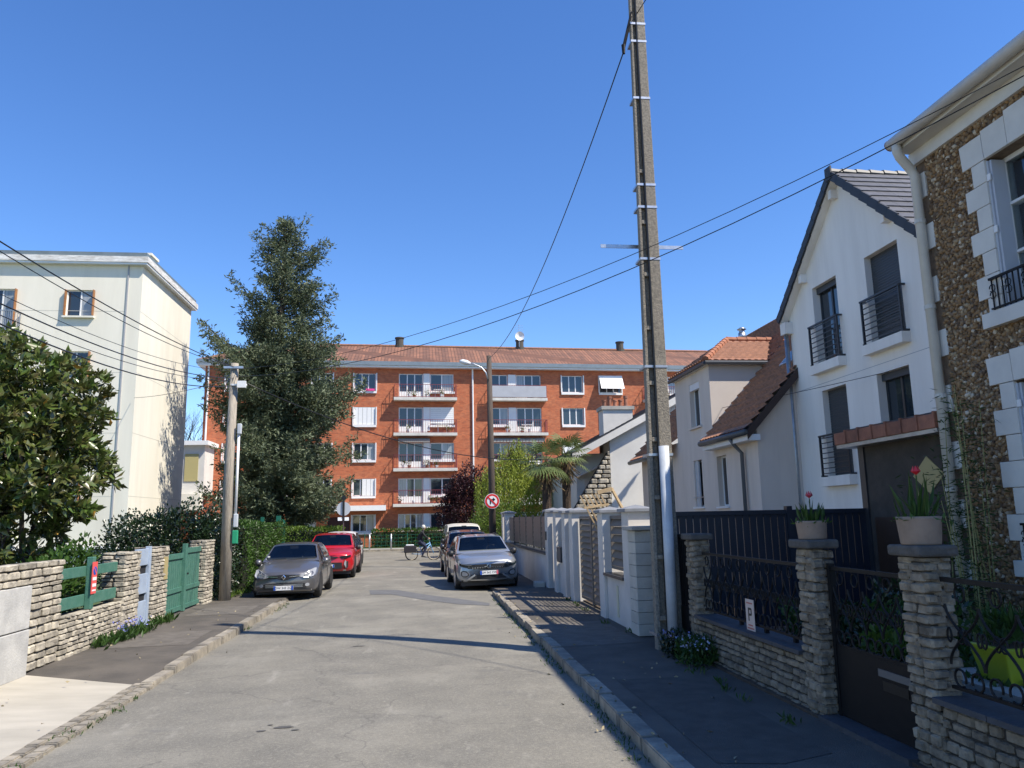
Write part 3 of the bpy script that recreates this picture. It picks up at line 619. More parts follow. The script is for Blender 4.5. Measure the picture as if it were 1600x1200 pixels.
    for k, b0, b1, o, o2, zf in B:
        lt = 3
        cur = rnd.random() < .55
        window(fr, r, *o, lights=3 if k < 4 else 4, rec=.1, fw=.075, pane=([M_GLASSC, M_GLASS, M_GLASS] if cur else M_GLASS), sill=0 if k < 4 else .16, sill_w=.12, door=.45 if k < 4 else 0, name='french_window')
        wo = window(fr, r, *o2, lights=2, rec=.1, fw=.075, pane=([M_GLASS, M_GLASSC] if not cur else M_GLASS), sill=.16, sill_w=.12)
        pa, pb = (o[1], o2[0]) if o[1] < o2[0] else (o2[1], o[0])
        mb = MB(); fr.box(mb, pa+.02, pb-.02, (o[2] if k < 4 else o2[2])+.02, o[3], -.06, .03); mb.obj('shutter_panel', M_BLIND, r)
        if k == 1 and b0 < U(700):
            mb = MB(); n = 8
            for i in range(n): fr.box(mb, o2[0], o2[1], o2[3]-(o2[3]-o2[2])*.92*(i+1)/n+.01, o2[3]-(o2[3]-o2[2])*.92*i/n, -.03, .0)
            mb.obj('roller_shutter', M_BLIND, wo)
        if zf is None: continue
        slab = MB(); fr.box(slab, b0-.05, b1+.05, zf-.22, zf, 0, .72); so = slab.obj('balcony', mat('balcony_concrete', (.62, .60, .55), .8, (.5, .48, .43), scale=2), r)
        railing(fr, so, b0, b1, zf, zf+1.0, .66, M_RAIL, 26, r=.010, side=.62)
        if (k == 0 and b0 > U(740) and b0 < U(800)):
            mb = MB(); fr.box(mb, b0+.03, b1-.03, zf+.06, zf+.95, .69, .70); mb.obj('privacy_screen', mat('grey_screen', (.40, .41, .44), .6, var=.1), so)
        if k == 2:        # striped awning valance
            mb = MB(); e0, e1 = (b0+.3, b0+2.7) if b0 < U(740) else (b0+.2, b1-.2)
            mb.hexa([fr.P(e0, zs[1]-.1, .02), fr.P(e1, zs[1]-.1, .02), fr.P(e1, zs[1]-.1, .06), fr.P(e0, zs[1]-.1, .06), fr.P(e0, zs[1]-.26, .5), fr.P(e1, zs[1]-.26, .5), fr.P(e1, zs[1]-.3, .54), fr.P(e0, zs[1]-.3, .54)])
            n = 16
            for i in range(n): fr.box(mb, e0+(e1-e0)*i/n+.02, e0+(e1-e0)*(i+1)/n-.02, zs[1]-.5, zs[1]-.28, .52, .535)
            mb.obj('awning', mat('awning_cloth', (.30, .29, .27), .8), so)
        # things kept on the balconies
        for q in range(4):
            a = rnd.uniform(b0+.3, b1-.4); mb = MB(); hgt = rnd.uniform(.18, .32)
            mb.lathe([(.10, 0), (.14, hgt), (.12, hgt)], fr.P(a, zf, rnd.uniform(.3, .55)), 10)
            if rnd.random() < .7: mb.obj('flower_pot', M_TERRA, so)
            else: fr.box(MB(), 0, 0, 0, 0, 0, 0) if False else mb.obj('flower_pot', M_WHITE, so)
            if rnd.random() < .75:
                c0 = fr.P(a, zf+hgt+.12, .45); n = 40
                Pp = np.array(c0)+RNG.normal(size=(n, 3))*(.10, .08, .12)
                leaf_obj('pot_plant', Pp, RNG.normal(size=(n, 3))+(0, 0, .6), .13, .06, rnd.choice([M_LEAF, M_LEAFY, M_LEAF]), so)
        if k < 3:
            a = rnd.uniform(b0+.6, b1-1.2); mb = MB(); fr.box(mb, a, a+.9, zf+.62, zf+.66, .2, .55); fr.box(mb, a+.1, a+.14, zf, zf+.62, .3, .34); fr.box(mb, a+.76, a+.8, zf, zf+.62, .3, .34); mb.obj('balcony_table', rnd.choice([M_TIMBER, M_WHITE]), so)
    # entrance canopy, door, garage
    mb = MB(); fr.box(mb, U(470, 790), U(603, 790), Z(797), Z(789), 0, .9); mb.obj('entrance_canopy', M_WHITE, r)
    mb = MB(); fr.box(mb, door[0], door[1], door[2], door[3], -.25, -.2); mb.obj('entrance_door', mat('dark_red_door', (.045, .008, .01), .4), r)
    mb = MB(); fr.box(mb, gar[0], gar[1], gar[2], gar[3], -.2, -.15); mb.obj('garage_door', mat('pale_garage', (.6, .6, .58), .6), r)
    for x in (322, 739, 1110):
        u = U(x, 670); mb = MB(); mb.cyl(fr.P(u, .2, .09), fr.P(u, ze+.1, .09), .065, n=10); mb.obj('downpipe', M_WHITE, r)
    # eaves, gutter, roof
    mb = MB(); fr.box(mb, uL-.5, uR+.5, ze, ze+.14, -11.4, .5); mb.obj('soffit', M_WHITE, r)
    mb = MB(); fr.box(mb, uL-.55, uR+.55, ze+.14, ze+.44, .38, .6); fr.box(mb, uL-.6, uL-.4, ze+.14, ze+.44, -11.4, .38); mb.obj('gutter', mat('blue_grey_gutter', (.19, .235, .27), .45, var=.15), r)
    zr = on_y(660, 543, 64.9).z; zb = ze+.36; e = .45
    a0, a1 = uL-.5, uR+.5
    A, Bp, Cc, D_ = fr.P(a0, zb, e), fr.P(a1, zb, e), fr.P(a1, zb, -11.4), fr.P(a0, zb, -11.4); R0, R1 = fr.P(a0+4.5, zr, -5.5), fr.P(a1-4.5, zr, -5.5)
    mb = MB(); mb.add([A, Bp, Cc, D_, R0, R1], [(0, 1, 5, 4), (2, 3, 4, 5), (3, 0, 4), (1, 2, 5), (0, 3, 2, 1)])
    mr = mat('old_roof_tiles', (.27, .125, .075), .85, (.17, .085, .055), scale=1.4, detail=9); t = mr.node_tree
    geo = nn(t, 'ShaderNodeNewGeometry'); mp = nn(t, 'ShaderNodeMapping'); mp.inputs['Rotation'].default_value = (math.radians(64), 0, 0); t.links.new(geo.outputs['Position'], mp.inputs[0])
    br = nn(t, 'ShaderNodeTexBrick'); br.inputs['Scale'].default_value = 1; br.inputs['Brick Width'].default_value = .26; br.inputs['Row Height'].default_value = .30; br.inputs['Mortar Size'].default_value = .03
    br.inputs['Color1'].default_value = (1.15, 1.1, 1.05, 1); br.inputs['Color2'].default_value = (.72, .74, .78, 1); br.inputs['Mortar'].default_value = (.62, .6, .6, 1); br.offset = .5
    t.links.new(mp.outputs[0], br.inputs[0]); b = t.nodes['Principled BSDF']; src = b.inputs['Base Color'].links[0].from_socket
    mx = nn(t, 'ShaderNodeMix', data_type='RGBA', blend_type='MULTIPLY'); mx.inputs[0].default_value = 1; t.links.new(src, mx.inputs[6]); t.links.new(br.outputs['Color'], mx.inputs[7]); t.links.new(mx.outputs[2], b.inputs['Base Color'])
    bp = nn(t, 'ShaderNodeBump'); bp.inputs['Strength'].default_value = .8; bp.inputs['Distance'].default_value = .05; t.links.new(br.outputs['Fac'], bp.inputs['Height']); bp.invert = True; t.links.new(bp.outputs[0], b.inputs['Normal'])
    ro = mb.obj('roof', mr, r)
    mb = MB(); mb.tube([R0+Vector((0, 0, .04)), R1+Vector((0, 0, .04))], .12, 8); mb.tube([A, R0], .1, 6); mb.obj('ridge_tiles', M_TILE, ro)
    for x, y in ((629, 541), (819, 544), (977, 545)):
        c0 = fr.P(fr.px(x, 600)[0]*1.09, zr-.15, -5.6)
        mb = MB(); mb.lathe([(.42, 0), (.42, .3), (.34, .3), (.34, .85), (.40, .85), (.40, .95)], c0, 12); mb.obj('chimney', mat('dark_chimney', (.07, .062, .05), .8), ro)
    c0 = fr.P(fr.px(817, 600)[0]*1.09, zr+.1, -5.2)
    mb = MB(); mb.cyl(c0, c0+Vector((0, 0, 2.0)), .025, n=6)
    for k in range(5): mb.cyl(c0+Vector((-.45+.02*k, 0, 1.2+.18*k)), c0+Vector((.45-.02*k, 0, 1.2+.18*k)), .012, n=4)
    mb.obj('roof_aerial', M_STEEL, ro)
    mb = MB(); mb.lathe([(.02, 0), (.36, -.14), (.4, -.2), (.36, -.18), (.02, -.04)], c0+Vector((.0, -.3, .85)), 14, 'y'); mb.obj('satellite_dish', M_WHITE, ro)
    return fr
FRB = brick_building()
# low hedge and green mesh fence in front of it
def leaf_box(name, x0, x1, y0, y1, z0, z1, m, dens=260, L=.09, W=.05, label=None, cat=None, group=None, noise=.06, core=True, parent=None, kind=None):
    """clipped hedge: leaf skin over a twiggy core"""
    root = parent or thing(name, label, cat, ((x0+x1)/2, (y0+y1)/2, z0), group=group)
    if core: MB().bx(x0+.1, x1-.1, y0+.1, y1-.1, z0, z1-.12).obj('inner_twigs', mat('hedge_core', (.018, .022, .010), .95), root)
    areas = [((x1-x0)*(z1-z0), 's'), ((x1-x0)*(z1-z0), 'n'), ((y1-y0)*(z1-z0), 'w'), ((y1-y0)*(z1-z0), 'e'), ((x1-x0)*(y1-y0), 't')]
    P, D = [], []
    for ar, f in areas:
        n = int(ar*dens); a, b = RNG.random(n), RNG.random(n); d = np.abs(RNG.normal(0, .07, n))-.03
        bulge = noise*np.sin(a*9+b*5)
        X, Y, Zc = x0+(x1-x0)*a, y0+(y1-y0)*a, z0+(z1-z0)*b
        if f == 's': p = np.stack([X, y0+d-bulge, Zc], 1); nd = (0, -1, .3)
        if f == 'n': p = np.stack([X, y1-d+bulge, Zc], 1); nd = (0, 1, .3)
        if f == 'w': p = np.stack([x0+d-bulge, Y, Zc], 1); nd = (-1, 0, .3)
        if f == 'e': p = np.stack([x1-d+bulge, Y, Zc], 1); nd = (1, 0, .3)
        if f == 't': p = np.stack([X, y0+(y1-y0)*b, z1-d+bulge], 1); nd = (0, 0, 1)
        P.append(p); D.append(RNG.normal(size=(n, 3))*.75+np.array(nd))
    P = np.concatenate(P); D = np.concatenate(D)
    leaf_obj('foliage', P, D, RNG.uniform(L*.7, L*1.3, len(P)), W, m, root)
    return root
leaf_box('low_hedge', FRB.px(596, 840)[0]-.5, 14, 57.2, 58.2, .14, 1.35, M_HEDGE, 120, .16, .09, 'low dark hedge in front of the brick building behind the mesh fence', 'hedge')
r = thing('mesh_fence', 'low green mesh fence along the far pavement', 'fence', (0, 56.4, .12))
mb = MB()
for k in range(130): mb.bx(-16+.3*k, -16+.3*k+.012, 56.4, 56.415, .15, 1.05)
for z in (.3, .55, .8, 1.02): mb.bx(-16, 23, 56.4, 56.415, z, z+.02)
mb.obj('wire_mesh', M_GREENM, r)
for k in range(14): MB().bx(-16+3*k, -15.94+3*k, 56.37, 56.43, .1, 1.15).obj('post', M_GREENM, r)
for x, lb in ((582, 'leftmost slim grey bollard on the far pavement, nearest the red car'), (613, 'slim grey bollard on the far pavement left of the cyclist'), (700, 'slim grey bollard on the far pavement right of the cyclist')):
    p = on_z(x, 856, .12); MB().cyl((p.x, 54.3, .1), (p.x, 54.3, 1.15), .05, n=10).obj('bollard', M_STEEL, group='bollards on the far pavement', label=lb, cat='bollard', smooth=True)
# ================================================================ TREES AND PLANTS
def magnolia():
    base = Vector((-7.3, 15.4, .15)); r = thing('magnolia_tree', 'broad glossy-leaved magnolia tree leaning over the limestone wall', 'tree', base)
    c0 = np.array([-7.75, 15.2, 3.65]); rad = np.array([2.0, 1.7, 2.55]); rr = random.Random(3)
    cl = []
    while len(cl) < 1500:
        d = unit(RNG.normal(size=3)); q = RNG.random()**.35
        p = c0+d*rad*q*(1+.18*math.sin(d[0]*5+d[2]*7))
        if p[0] > -5.85 or p[0] > -6.1 and p[2] > 4.4: continue
        if p[2] < 1.15 or (p[0] > -5.6 and p[2] < 1.7): continue
        # crown is taller at the left, sloping down to the right
        if p[2] > 5.75-.45*max(0, p[0]+7.9): continue
        if -8.3 < p[0] < -6.9 and 1.9 < p[2] < 2.9 and rr.random() < .4: continue
        cl.append(p)
    P, D, L = [], [], []
    for p in cl:
        ax = unit(np.array(p)-c0+np.array([0, 0, .9])+RNG.normal(size=3)*.5); n = rr.randint(10, 16)
        for k in range(n):
            d = unit(ax*.55+unit(RNG.normal(size=3))); P.append(p+RNG.normal(size=3)*.035); D.append(d); L.append(rr.uniform(.15, .26))
    P, D, L = np.array(P), np.array(D), np.array(L); s = RNG.random(len(P)) < .008
    leaf_obj('crown', P[~s], D[~s], L[~s], L[~s]*.40, M_MAGN, r, fold=.18)
    leaf_obj('yellowed_leaves', P[s], D[s], L[s], L[s]*.45, mat('yellow_leaf', (.55, .30, .05), .6), r)
    mb = MB()
    for k in range(7):
        a = k*.9; b2 = np.array([-7.3, 15.4, .15])+np.array([math.cos(a), math.sin(a), 0])*.12
        tgt = np.array(cl[k*37]); mid = b2*.5+tgt*.5+np.array([0, 0, .25])
        mb.tube([b2, b2*.7+mid*.3, mid, tgt], [.06, .05, .04, .015], 6)
        for j in range(9):
            t2 = np.array(cl[(k*71+j*53) % len(cl)]); mb.tube([mid*(.7)+tgt*.3*1, (mid+t2)/2+np.array([0, 0, .1]), t2], [.025, .018, .008], 5)
    mb.obj('trunk', M_BARK, r, True)
magnolia()
def conifer():
    bx_, by_ = -7.35, 41.0; r = thing('conifer_tree', 'tall dark conifer with ragged crown in front of the brick building', 'tree', (bx_, by_, .1))
    MB().tube([(bx_, by_, 0), (bx_+.1, by_, 6), (bx_-.05, by_, 11.5), (bx_-.1, by_, 18.1)], [.34, .26, .17, .03], 10).obj('trunk', M_BARK, r, True)
    prof = [(1.6, 3.3), (3, 3.9), (5, 3.9), (7, 3.85), (9, 3.75), (10.6, 3.5), (11.3, 2.6), (12.5, 2.4), (14, 2.3), (15.5, 2.1), (16.8, 1.6), (17.7, .9), (18.4, .2)]
    zz = [p[0] for p in prof]; rr_ = [p[1] for p in prof]; rr = random.Random(9)
    tw = MB(); P, D, L = [], [], []
    k = 0; z = 1.8
    while z < 18.2:
        a = k*2.39996+rr.uniform(-.5, .5); k += 1; R = np.interp(z, zz, rr_)*(rr.uniform(.3, .8) if rr.random() < .5 else rr.uniform(.8, 1.2))
        if math.sin(a*3+z*1.9) > .55: R *= .55
        R = max(R, .25); rise = R*rr.uniform(.0, .45)+(.25*R if z > 11 else 0); n = max(4, int(R*6)); out = np.array([math.cos(a), math.sin(a), 0.]); side = np.array([-out[1], out[0], 0.]); bend = rr.uniform(-.3, .3)
        pts = [np.array([bx_, by_, z])+out*R*q+side*bend*R*q*q+np.array([0, 0, rise*q*q-.22*R*q*(1-q)]) for q in np.linspace(0, 1, n+1)]
        tw.tube([pts[0], pts[n//2], pts[-1]], [.045, .025, .008], 4)
        for i in range(1, n+1):
            q = i/n
            if q < .22: continue
            for sgn in (-1, 1, rr.choice((-1, 1))):
                ln = (.8*(1-q)+.38)*rr.uniform(.6, 1.3)*min(1, R/1.8); d = unit(out*rr.uniform(.3, .9)+side*sgn*rr.uniform(.3, 1)+np.array([0, 0, rr.uniform(-.45, .55)])); m_ = max(3, int(ln*12))
                for j in range(m_):
                    p = pts[i]+d*ln*(j+1)/m_+RNG.normal(size=3)*(.07, .07, .09)
                    for _ in range(2): P.append(p+RNG.normal(size=3)*.04); D.append(d*.8+RNG.normal(size=3)*.7+np.array([0, 0, .1])); L.append(rr.uniform(.12, .28))
        z += .044 if z < 11 else .068
    tw.obj('branches', M_BARK, r)
    P, D, L = np.array(P), np.array(D), np.array(L)
    leaf_obj('crown', P, D, L, L*.33, M_CONIF, r, fold=.3)
conifer()
def blob_bush(name, label, cat, blobs, n, L, W, m, stems=None, up=.4, group=None, core=.55):
    b0 = blobs[0]; r = thing(name, label, cat, (b0[0], b0[1], .1), group=group)
    P, D = [], []; tot = sum(b[3]*b[4]*b[5] for b in blobs)
    for b in blobs:
        k = int(n*b[3]*b[4]*b[5]/tot); d = unit(RNG.normal(size=(k, 3))); q = RNG.random(k)**.3
        lump = 1+.16*np.sin(d[:, 0]*6+b[0])+.14*np.sin(d[:, 2]*7+d[:, 1]*5)
        p = np.array(b[:3])+d*np.array(b[3:6])*(q*lump)[:, None]; P.append(p); D.append(d+RNG.normal(size=(k, 3))*.7+np.array([0, 0, up]))
    P = np.concatenate(P); D = np.concatenate(D); ok = P[:, 2] > .14; P, D = P[ok], D[ok]
    leaf_obj('foliage', P, D, RNG.uniform(L*.7, L*1.3, len(P)), W, m, r)
    mb = MB(); rr = random.Random(1)
    for b in blobs:
        for _ in range(stems or 3):
            e = np.array(b[:3])+unit(RNG.normal(size=3))*np.array(b[3:6])*.7
            mb.tube([(b0[0]+rr.uniform(-.15, .15), b0[1]+rr.uniform(-.15, .15), .1), tuple((np.array([b0[0], b0[1], .1])+e)/2+np.array([0, 0, .2])), tuple(e)], [.05, .03, .01], 5)
    mb.obj('stems', M_BARK, r)
    return r
# ivy-clad shrub behind the left pole, clipped hedges beyond
blob_bush('evergreen_shrub', 'dark glossy evergreen shrub swelling over the wall behind the wooden pole', 'shrub',
          [(-6.6, 22.2, 1.4, 1.0, 1.4, 1.15), (-7.6, 22.6, 1.5, 1.0, 1.1, .95), (-5.75, 22.4, 1.5, .5, 1.0, 1.1), (-6.0, 23.1, 1.25, .65, .6, 1.1), (-8.3, 22.9, 1.1, .8, .9, .8)], 15000, .09, .06, M_DKLEAF)
P = np.stack([-5.22+RNG.normal(0, .10, 2600), RNG.uniform(20.85, 23.1, 2600), RNG.random(2600)**1.2*1.9+.12], 1)
leaf_obj('ivy', P, RNG.normal(size=(2600, 3))+np.array([.8, -.2, .2]), RNG.uniform(.05, .1, 2600), .055, M_DKLEAF, label='ivy climbing round the foot of the wooden pole', cat='ivy')
tufts('pole_weeds', [(-5.0, 21.5, .13, 1.2), (-5.05, 22.2, .13, 1.5), (-5.0, 22.9, .1, 1.2)], M_LEAFY, .16, 40, .15, kind='stuff')
leaf_box('clipped_hedge', -6.7, -5.05, 23.6, 30.0, .08, 2.02, M_HEDGE, 330, .085, .05, 'clipped green hedge along the pavement beside the grey car', 'hedge')
p0, p1 = on_y(448, 830, 39.5), on_y(536, 830, 39.5)
leaf_box('corner_hedge', p0.x-3.5, p1.x, 39.5-1.2, 39.5, .06, 1.72, M_LEAFY, 230, .13, .075, 'light green corner hedge behind the red car', 'hedge')
r = thing('green_metal_gate', 'dark green metal gate between posts behind the clipped hedge', 'gate', (-6.2, 31.5, .1))
g0, g1, g2 = on_y(410, 812, 31.5), on_y(433, 812, 31.5), on_y(445, 812, 31.5)
MB().bx(g0.x-.05, g0.x+.07, 31.4, 31.52, .05, g0.z+.1).obj('post', M_GREENM, r); MB().bx(g1.x-.02, g1.x+.14, 31.4, 31.55, .05, g1.z+.15).obj('post', M_GREENM, r)
MB().bx(g1.x+.16, g2.x+.02, 31.42, 31.5, .1, g1.z).obj('post', M_GREENM, r)
MB().bx(g0.x+.08, g1.x-.03, 31.44, 31.48, .15, g0.z-.15).obj('panel', M_GREENM, r)
def bare_tree(name, label, base, h, sd_):
    r = thing(name, label, 'tree', base); rr = random.Random(sd_); mb = MB()
    def grow(p, d, L, rad, lev):
        q = p+d*L; mb.tube([p, (p+q)/2+Vector((rr.uniform(-.05, .05), rr.uniform(-.05, .05), 0))*L, q], [rad, rad*.85, rad*.65], 5 if lev < 2 else 3, caps=False)
        if lev >= 5: return
        for _ in range(3 if lev else 4):
            e = Vector((rr.gauss(0, .5), rr.gauss(0, .5), rr.gauss(.25, .3))); grow(q if rr.random() < .6 else (p+q*2)/3, (d+e).normalized(), L*rr.uniform(.6, .8), rad*.55, lev+1)
    grow(Vector(base), Vector((0, 0, 1)), h*.3, .13, 0); mb.obj('trunk_and_twigs', mat('grey_bark', (.22, .19, .17), .9), r)
bare_tree('bare_tree', 'leafless grey-twigged tree behind the cream block', (on_y(296, 700, 66).x, 66, 0), 15, 4)
def broad_tree(name, label, base, blobs, n, L, W, m, trunk_r=.12, up=.2):
    r = blob_bush(name, label, 'tree', [b for b in blobs], n, L, W, m, up=up); mb = MB()
    mb.tube([base, (base[0], base[1], blobs[0][2])], [trunk_r, trunk_r*.5], 8); mb.obj('trunk', M_BARK, r, True); return r
pl = on_y(728, 790, 50)
broad_tree('plum_tree', 'dark purple-leaved plum tree before the brick facade', (pl.x, 50, .05), [(pl.x, 50, 2.8, 1.5, 1.3, 2.0), (pl.x+.4, 50, 4.3, 1.1, .9, 1.3), (pl.x-.8, 50, 2.4, 1.1, 1.0, 1.6), (pl.x+1.1, 50, 3.4, 1.0, .8, 1.5), (pl.x-.5, 50, 3.9, .9, .8, 1.0)], 15000, .13, .08, M_PLUM)
def willow():
    b = on_y(805, 760, 42); r = thing('willow_tree', 'bright yellow-green weeping willow behind the white front wall', 'tree', (b.x, 42, .1)); mb = MB(); rr = random.Random(8); P, D = [], []
    mb.tube([(b.x, 42, 0), (b.x-.1, 42, 2.5), (b.x+.1, 42, 5.0)], [.2, .16, .09], 8)
    for k in range(480):
        a = rr.uniform(0, 6.28); q = rr.random()**.6; R = 2.25*q; z0 = 6.2-2.3*q**1.3+rr.uniform(-.5, .4); x, y = b.x+R*math.cos(a), 42+R*math.sin(a)
        if x-b.x < -1.3 and z0 > 5.2: z0 -= .8
        n = int(rr.uniform(16, 50)); sw = rr.uniform(-.15, .15)
        if k % 4 == 0: mb.tube([(b.x, 42, 4.4), ((b.x+x)/2, (42+y)/2, z0+.1), (x, y, z0)], [.03, .02, .008], 4)
        for i in range(n):
            z = z0-.085*i
            if z < .6: break
            P.append((x+sw*i*.05+rr.gauss(0, .05), y+rr.gauss(0, .05), z)); D.append((rr.gauss(0, .6), rr.gauss(0, .6), -1.0))
    mb.obj('trunk', M_BARK, r, True); leaf_obj('trailing_foliage', P, D, RNG.uniform(.12, .2, len(P)), .055, M_WILLOW, r)
willow()
bb = on_y(762, 800, 38.5)
blob_bush('leafy_shrub', 'loose yellow-green shrub around the foot of the lamp pole', 'shrub', [(bb.x, 38.5, 1.5, 1.0, .8, 1.5), (bb.x+.9, 38.5, 1.7, .9, .8, 1.4), (bb.x-.5, 38.5, 1.0, .7, .7, 1.0), (bb.x+1.9, 38.6, 1.2, .9, .8, 1.1)], 7000, .11, .05, M_LEAFY)
def palm(label, x, y, zt, seed, R=1.25, lean=0.):
    r = thing('fan_palm', label, 'palm', (x, y, .1), group=None); rr = random.Random(seed)
    MB().tube([(x-lean, y, 0), (x-lean*.4, y, zt*.5), (x, y, zt-.1)], [.17, .17, .19], 9).obj('trunk', mat('palm_trunk', (.075, .05, .034), .95, (.035, .025, .018), scale=14, bump=1, bscale=22), r)
    V, Q = [], []
    mb = MB()
    for k in range(24):
        a = rr.uniform(0, 6.28); el = rr.uniform(-.75, 1.2); d = Vector((math.cos(a)*math.cos(el), math.sin(a)*math.cos(el), math.sin(el))); p0 = Vector((x, y, zt)); L = R*rr.uniform(.42, .6)
        p1 = p0+d*L; mb.tube([p0, p1], [.014, .01], 4)
        side = d.cross(Vector((0, 0, 1))).normalized(); upv = side.cross(d)
        for j in range(15):
            th = (j-7)/7*1.75; dd = (d*math.cos(th)+side*math.sin(th)).normalized(); l = R*.62*(1-.25*abs(th)/1.75)*rr.uniform(.9, 1.08)
            w_ = .03; s2 = dd.cross(upv).normalized()*w_; e = p1+dd*l-Vector((0, 0, .22*l)); m_ = p1+dd*l*.55+upv*.02
            o = len(V); V += [p1, m_-s2, e, m_+s2]; Q.append((o, o+1, o+2, o+3))
    mb.obj('leaf_stalks', M_PALM, r)
    link('fronds', np_mesh('fronds', np.array([tuple(v) for v in V]), np.array(Q)), M_PALM, r)
    P = [(x+rr.gauss(0, .15), y+rr.gauss(0, .15), zt-rr.uniform(.1, 1.0)) for _ in range(300)]
    leaf_obj('dead_fronds', P, [(p[0]-x, p[1]-y, -.35) for p in P], .3, .04, mat('dead_frond', (.22, .15, .07), .9), r)
a_ = on_y(853, 722, 29.5); palm('nearer-left fan palm with drooping lower leaves above the white wall', a_.x, 29.5, a_.z, 3, 1.12)
a_ = on_y(884, 712, 31); palm('taller fan palm close to the stone gable house', a_.x, 31, a_.z, 6, 1.15, .05)
# ================================================================ POLES, LAMP, SIGNS
pb = on_z(351, 938, .13); WP = Vector((pb.x, pb.y, .1)); wt = on_y(367, 568, pb.y)
r = thing('wooden_utility_pole', 'grey weathered wooden utility pole beside the ivy on the left', 'utility pole', WP)
MB().tube([WP-Vector((0, 0, .2)), WP.lerp(wt, .5)+Vector((-.03, 0, 0)), wt], [.15, .125, .10], 12).obj('pole', M_OLDWOOD, r, True)
dx = .19; L_ = lambda f: WP.lerp(wt, f)
MB().tube([L_(.33)+Vector((dx, -.05, 0)), L_(.72)+Vector((dx, -.05, 0))], .035, 8).obj('cable_duct', M_WHITE, r, True)
for f, hh in ((.30, .34), (.69, .28)):
    c0 = L_(f)+Vector((dx+.02, -.08, 0)); MB().bx(c0.x-.055, c0.x+.055, c0.y-.05, c0.y+.05, c0.z, c0.z+hh).obj('junction_box', M_PVC, r, bevel=.02)
c0 = L_(.255)+Vector((dx+.02, -.08, 0)); MB().bx(c0.x-.07, c0.x+.07, c0.y-.05, c0.y+.05, c0.z-.14, c0.z+.2).obj('green_cover', mat('green_cover', (.02, .28, .14), .5), r, bevel=.02)
MB().bx(wt.x-.05, wt.x+.35, wt.y-.12, wt.y-.06, wt.z-.62, wt.z-.57).bx(wt.x+.12, wt.x+.34, wt.y-.18, wt.y-.1, wt.z-.68, wt.z-.50).obj('terminal_box', M_WHITE, r)
MB().bx(wt.x-.25, wt.x+.25, wt.y-.15, wt.y-.09, wt.z-.16, wt.z-.1).obj('crossarm', M_STEEL, r)
# far lamp pole with the no-right-turn sign
LPb = Vector((3.02, 33.0, .06)); lt = on_y(764, 556, 33.0)
r = thing('lamp_pole', 'dark wooden pole carrying a curved street lamp arm', 'lamp pole', LPb)
MB().tube([LPb-Vector((0, 0, .1)), LPb.lerp(lt, .5), lt], [.16, .14, .11], 10).obj('pole', M_DARKWOOD, r, True)
q = [on_y(x, y, 32.8) for x, y in ((762, 592), (759, 582), (752, 574), (741, 569), (732, 567))]
ao = MB().tube(q, .03, 8).obj('lamp_arm', M_STEEL, r, True)
h0, h1 = on_y(735, 568, 32.8), on_y(718, 564, 32.8)
MB().tube([h0, h0.lerp(h1, .3), h0.lerp(h1, .75), h1], [.05, .11, .11, .04], 8).obj('lamp_head', M_WHITE, ao, True)
sc = on_y(769, 783, 32.7); r = thing('no_right_turn_sign', 'round red-bordered no-right-turn sign on the lamp pole', 'sign', (sc.x, 32.7, sc.z))
def disc(c, R, d, m, name, par, n=28): return MB().lathe([(R, 0), (R, d)], c, n, 'y').obj(name, m, par)
disc((sc.x, 32.72, sc.z), .325, .02, M_STEEL, 'backplate', r); disc((sc.x, 32.715, sc.z), .315, .006, M_SWHITE, 'white_edge', r); disc((sc.x, 32.71, sc.z), .30, .006, M_RED, 'red_ring', r); disc((sc.x, 32.704, sc.z), .215, .006, M_SWHITE, 'white_field', r)
X_, Y_, Z_ = sc.x, 32.70, sc.z
MB().bx(X_-.10, X_-.05, Y_-.003, Y_+.003, Z_-.13, Z_+.09).bx(X_-.05, X_+.06, Y_-.003, Y_+.003, Z_+.04, Z_+.09).add([(X_+.04, Y_-.003, Z_-.02), (X_+.04, Y_-.003, Z_+.15), (X_+.14, Y_-.003, Z_+.065)], [(0, 1, 2)]).obj('arrow', M_SBLACK, r)
mb = MB(); dd = .022; k = .185
mb.hexa([(X_-k-dd, Y_-.008, Z_+k-dd), (X_-k+dd, Y_-.008, Z_+k+dd), (X_-k+dd, Y_-.004, Z_+k+dd), (X_-k-dd, Y_-.004, Z_+k-dd), (X_+k-dd, Y_-.008, Z_-k-dd), (X_+k+dd, Y_-.008, Z_-k+dd), (X_+k+dd, Y_-.004, Z_-k+dd), (X_+k-dd, Y_-.004, Z_-k-dd)]); mb.obj('slash', M_RED, r)
# back of a road sign by the red car
sb = on_y(537, 795, 38); r = thing('road_sign', 'grey back of a round road sign on a post by the corner hedge', 'sign', (sb.x, 38, .06))
MB().cyl((sb.x, 38, 0), (sb.x, 38, sb.z+.55), .035, n=8).obj('post', mat('brown_post', (.05, .03, .03), .5), r, True)
disc((sb.x, 37.96, sb.z), .33, .02, mat('sign_back', (.42, .44, .46), .5), 'disc', r); disc((sb.x, 37.95, sb.z+.52), .11, .03, M_SBLACK, 'small_disc', r)
MB().bx(sb.x-.26, sb.x-.06, 37.93, 37.95, sb.z-.56, sb.z-.4).bx(sb.x+.06, sb.x+.26, 37.93, 37.95, sb.z-.56, sb.z-.4).obj('supplementary_plate', M_SWHITE, r)
MB().bx(sb.x-.05, sb.x+.05, 37.9, 37.95, sb.z-.4, sb.z+.38).obj('bracket', M_SBLACK, r)
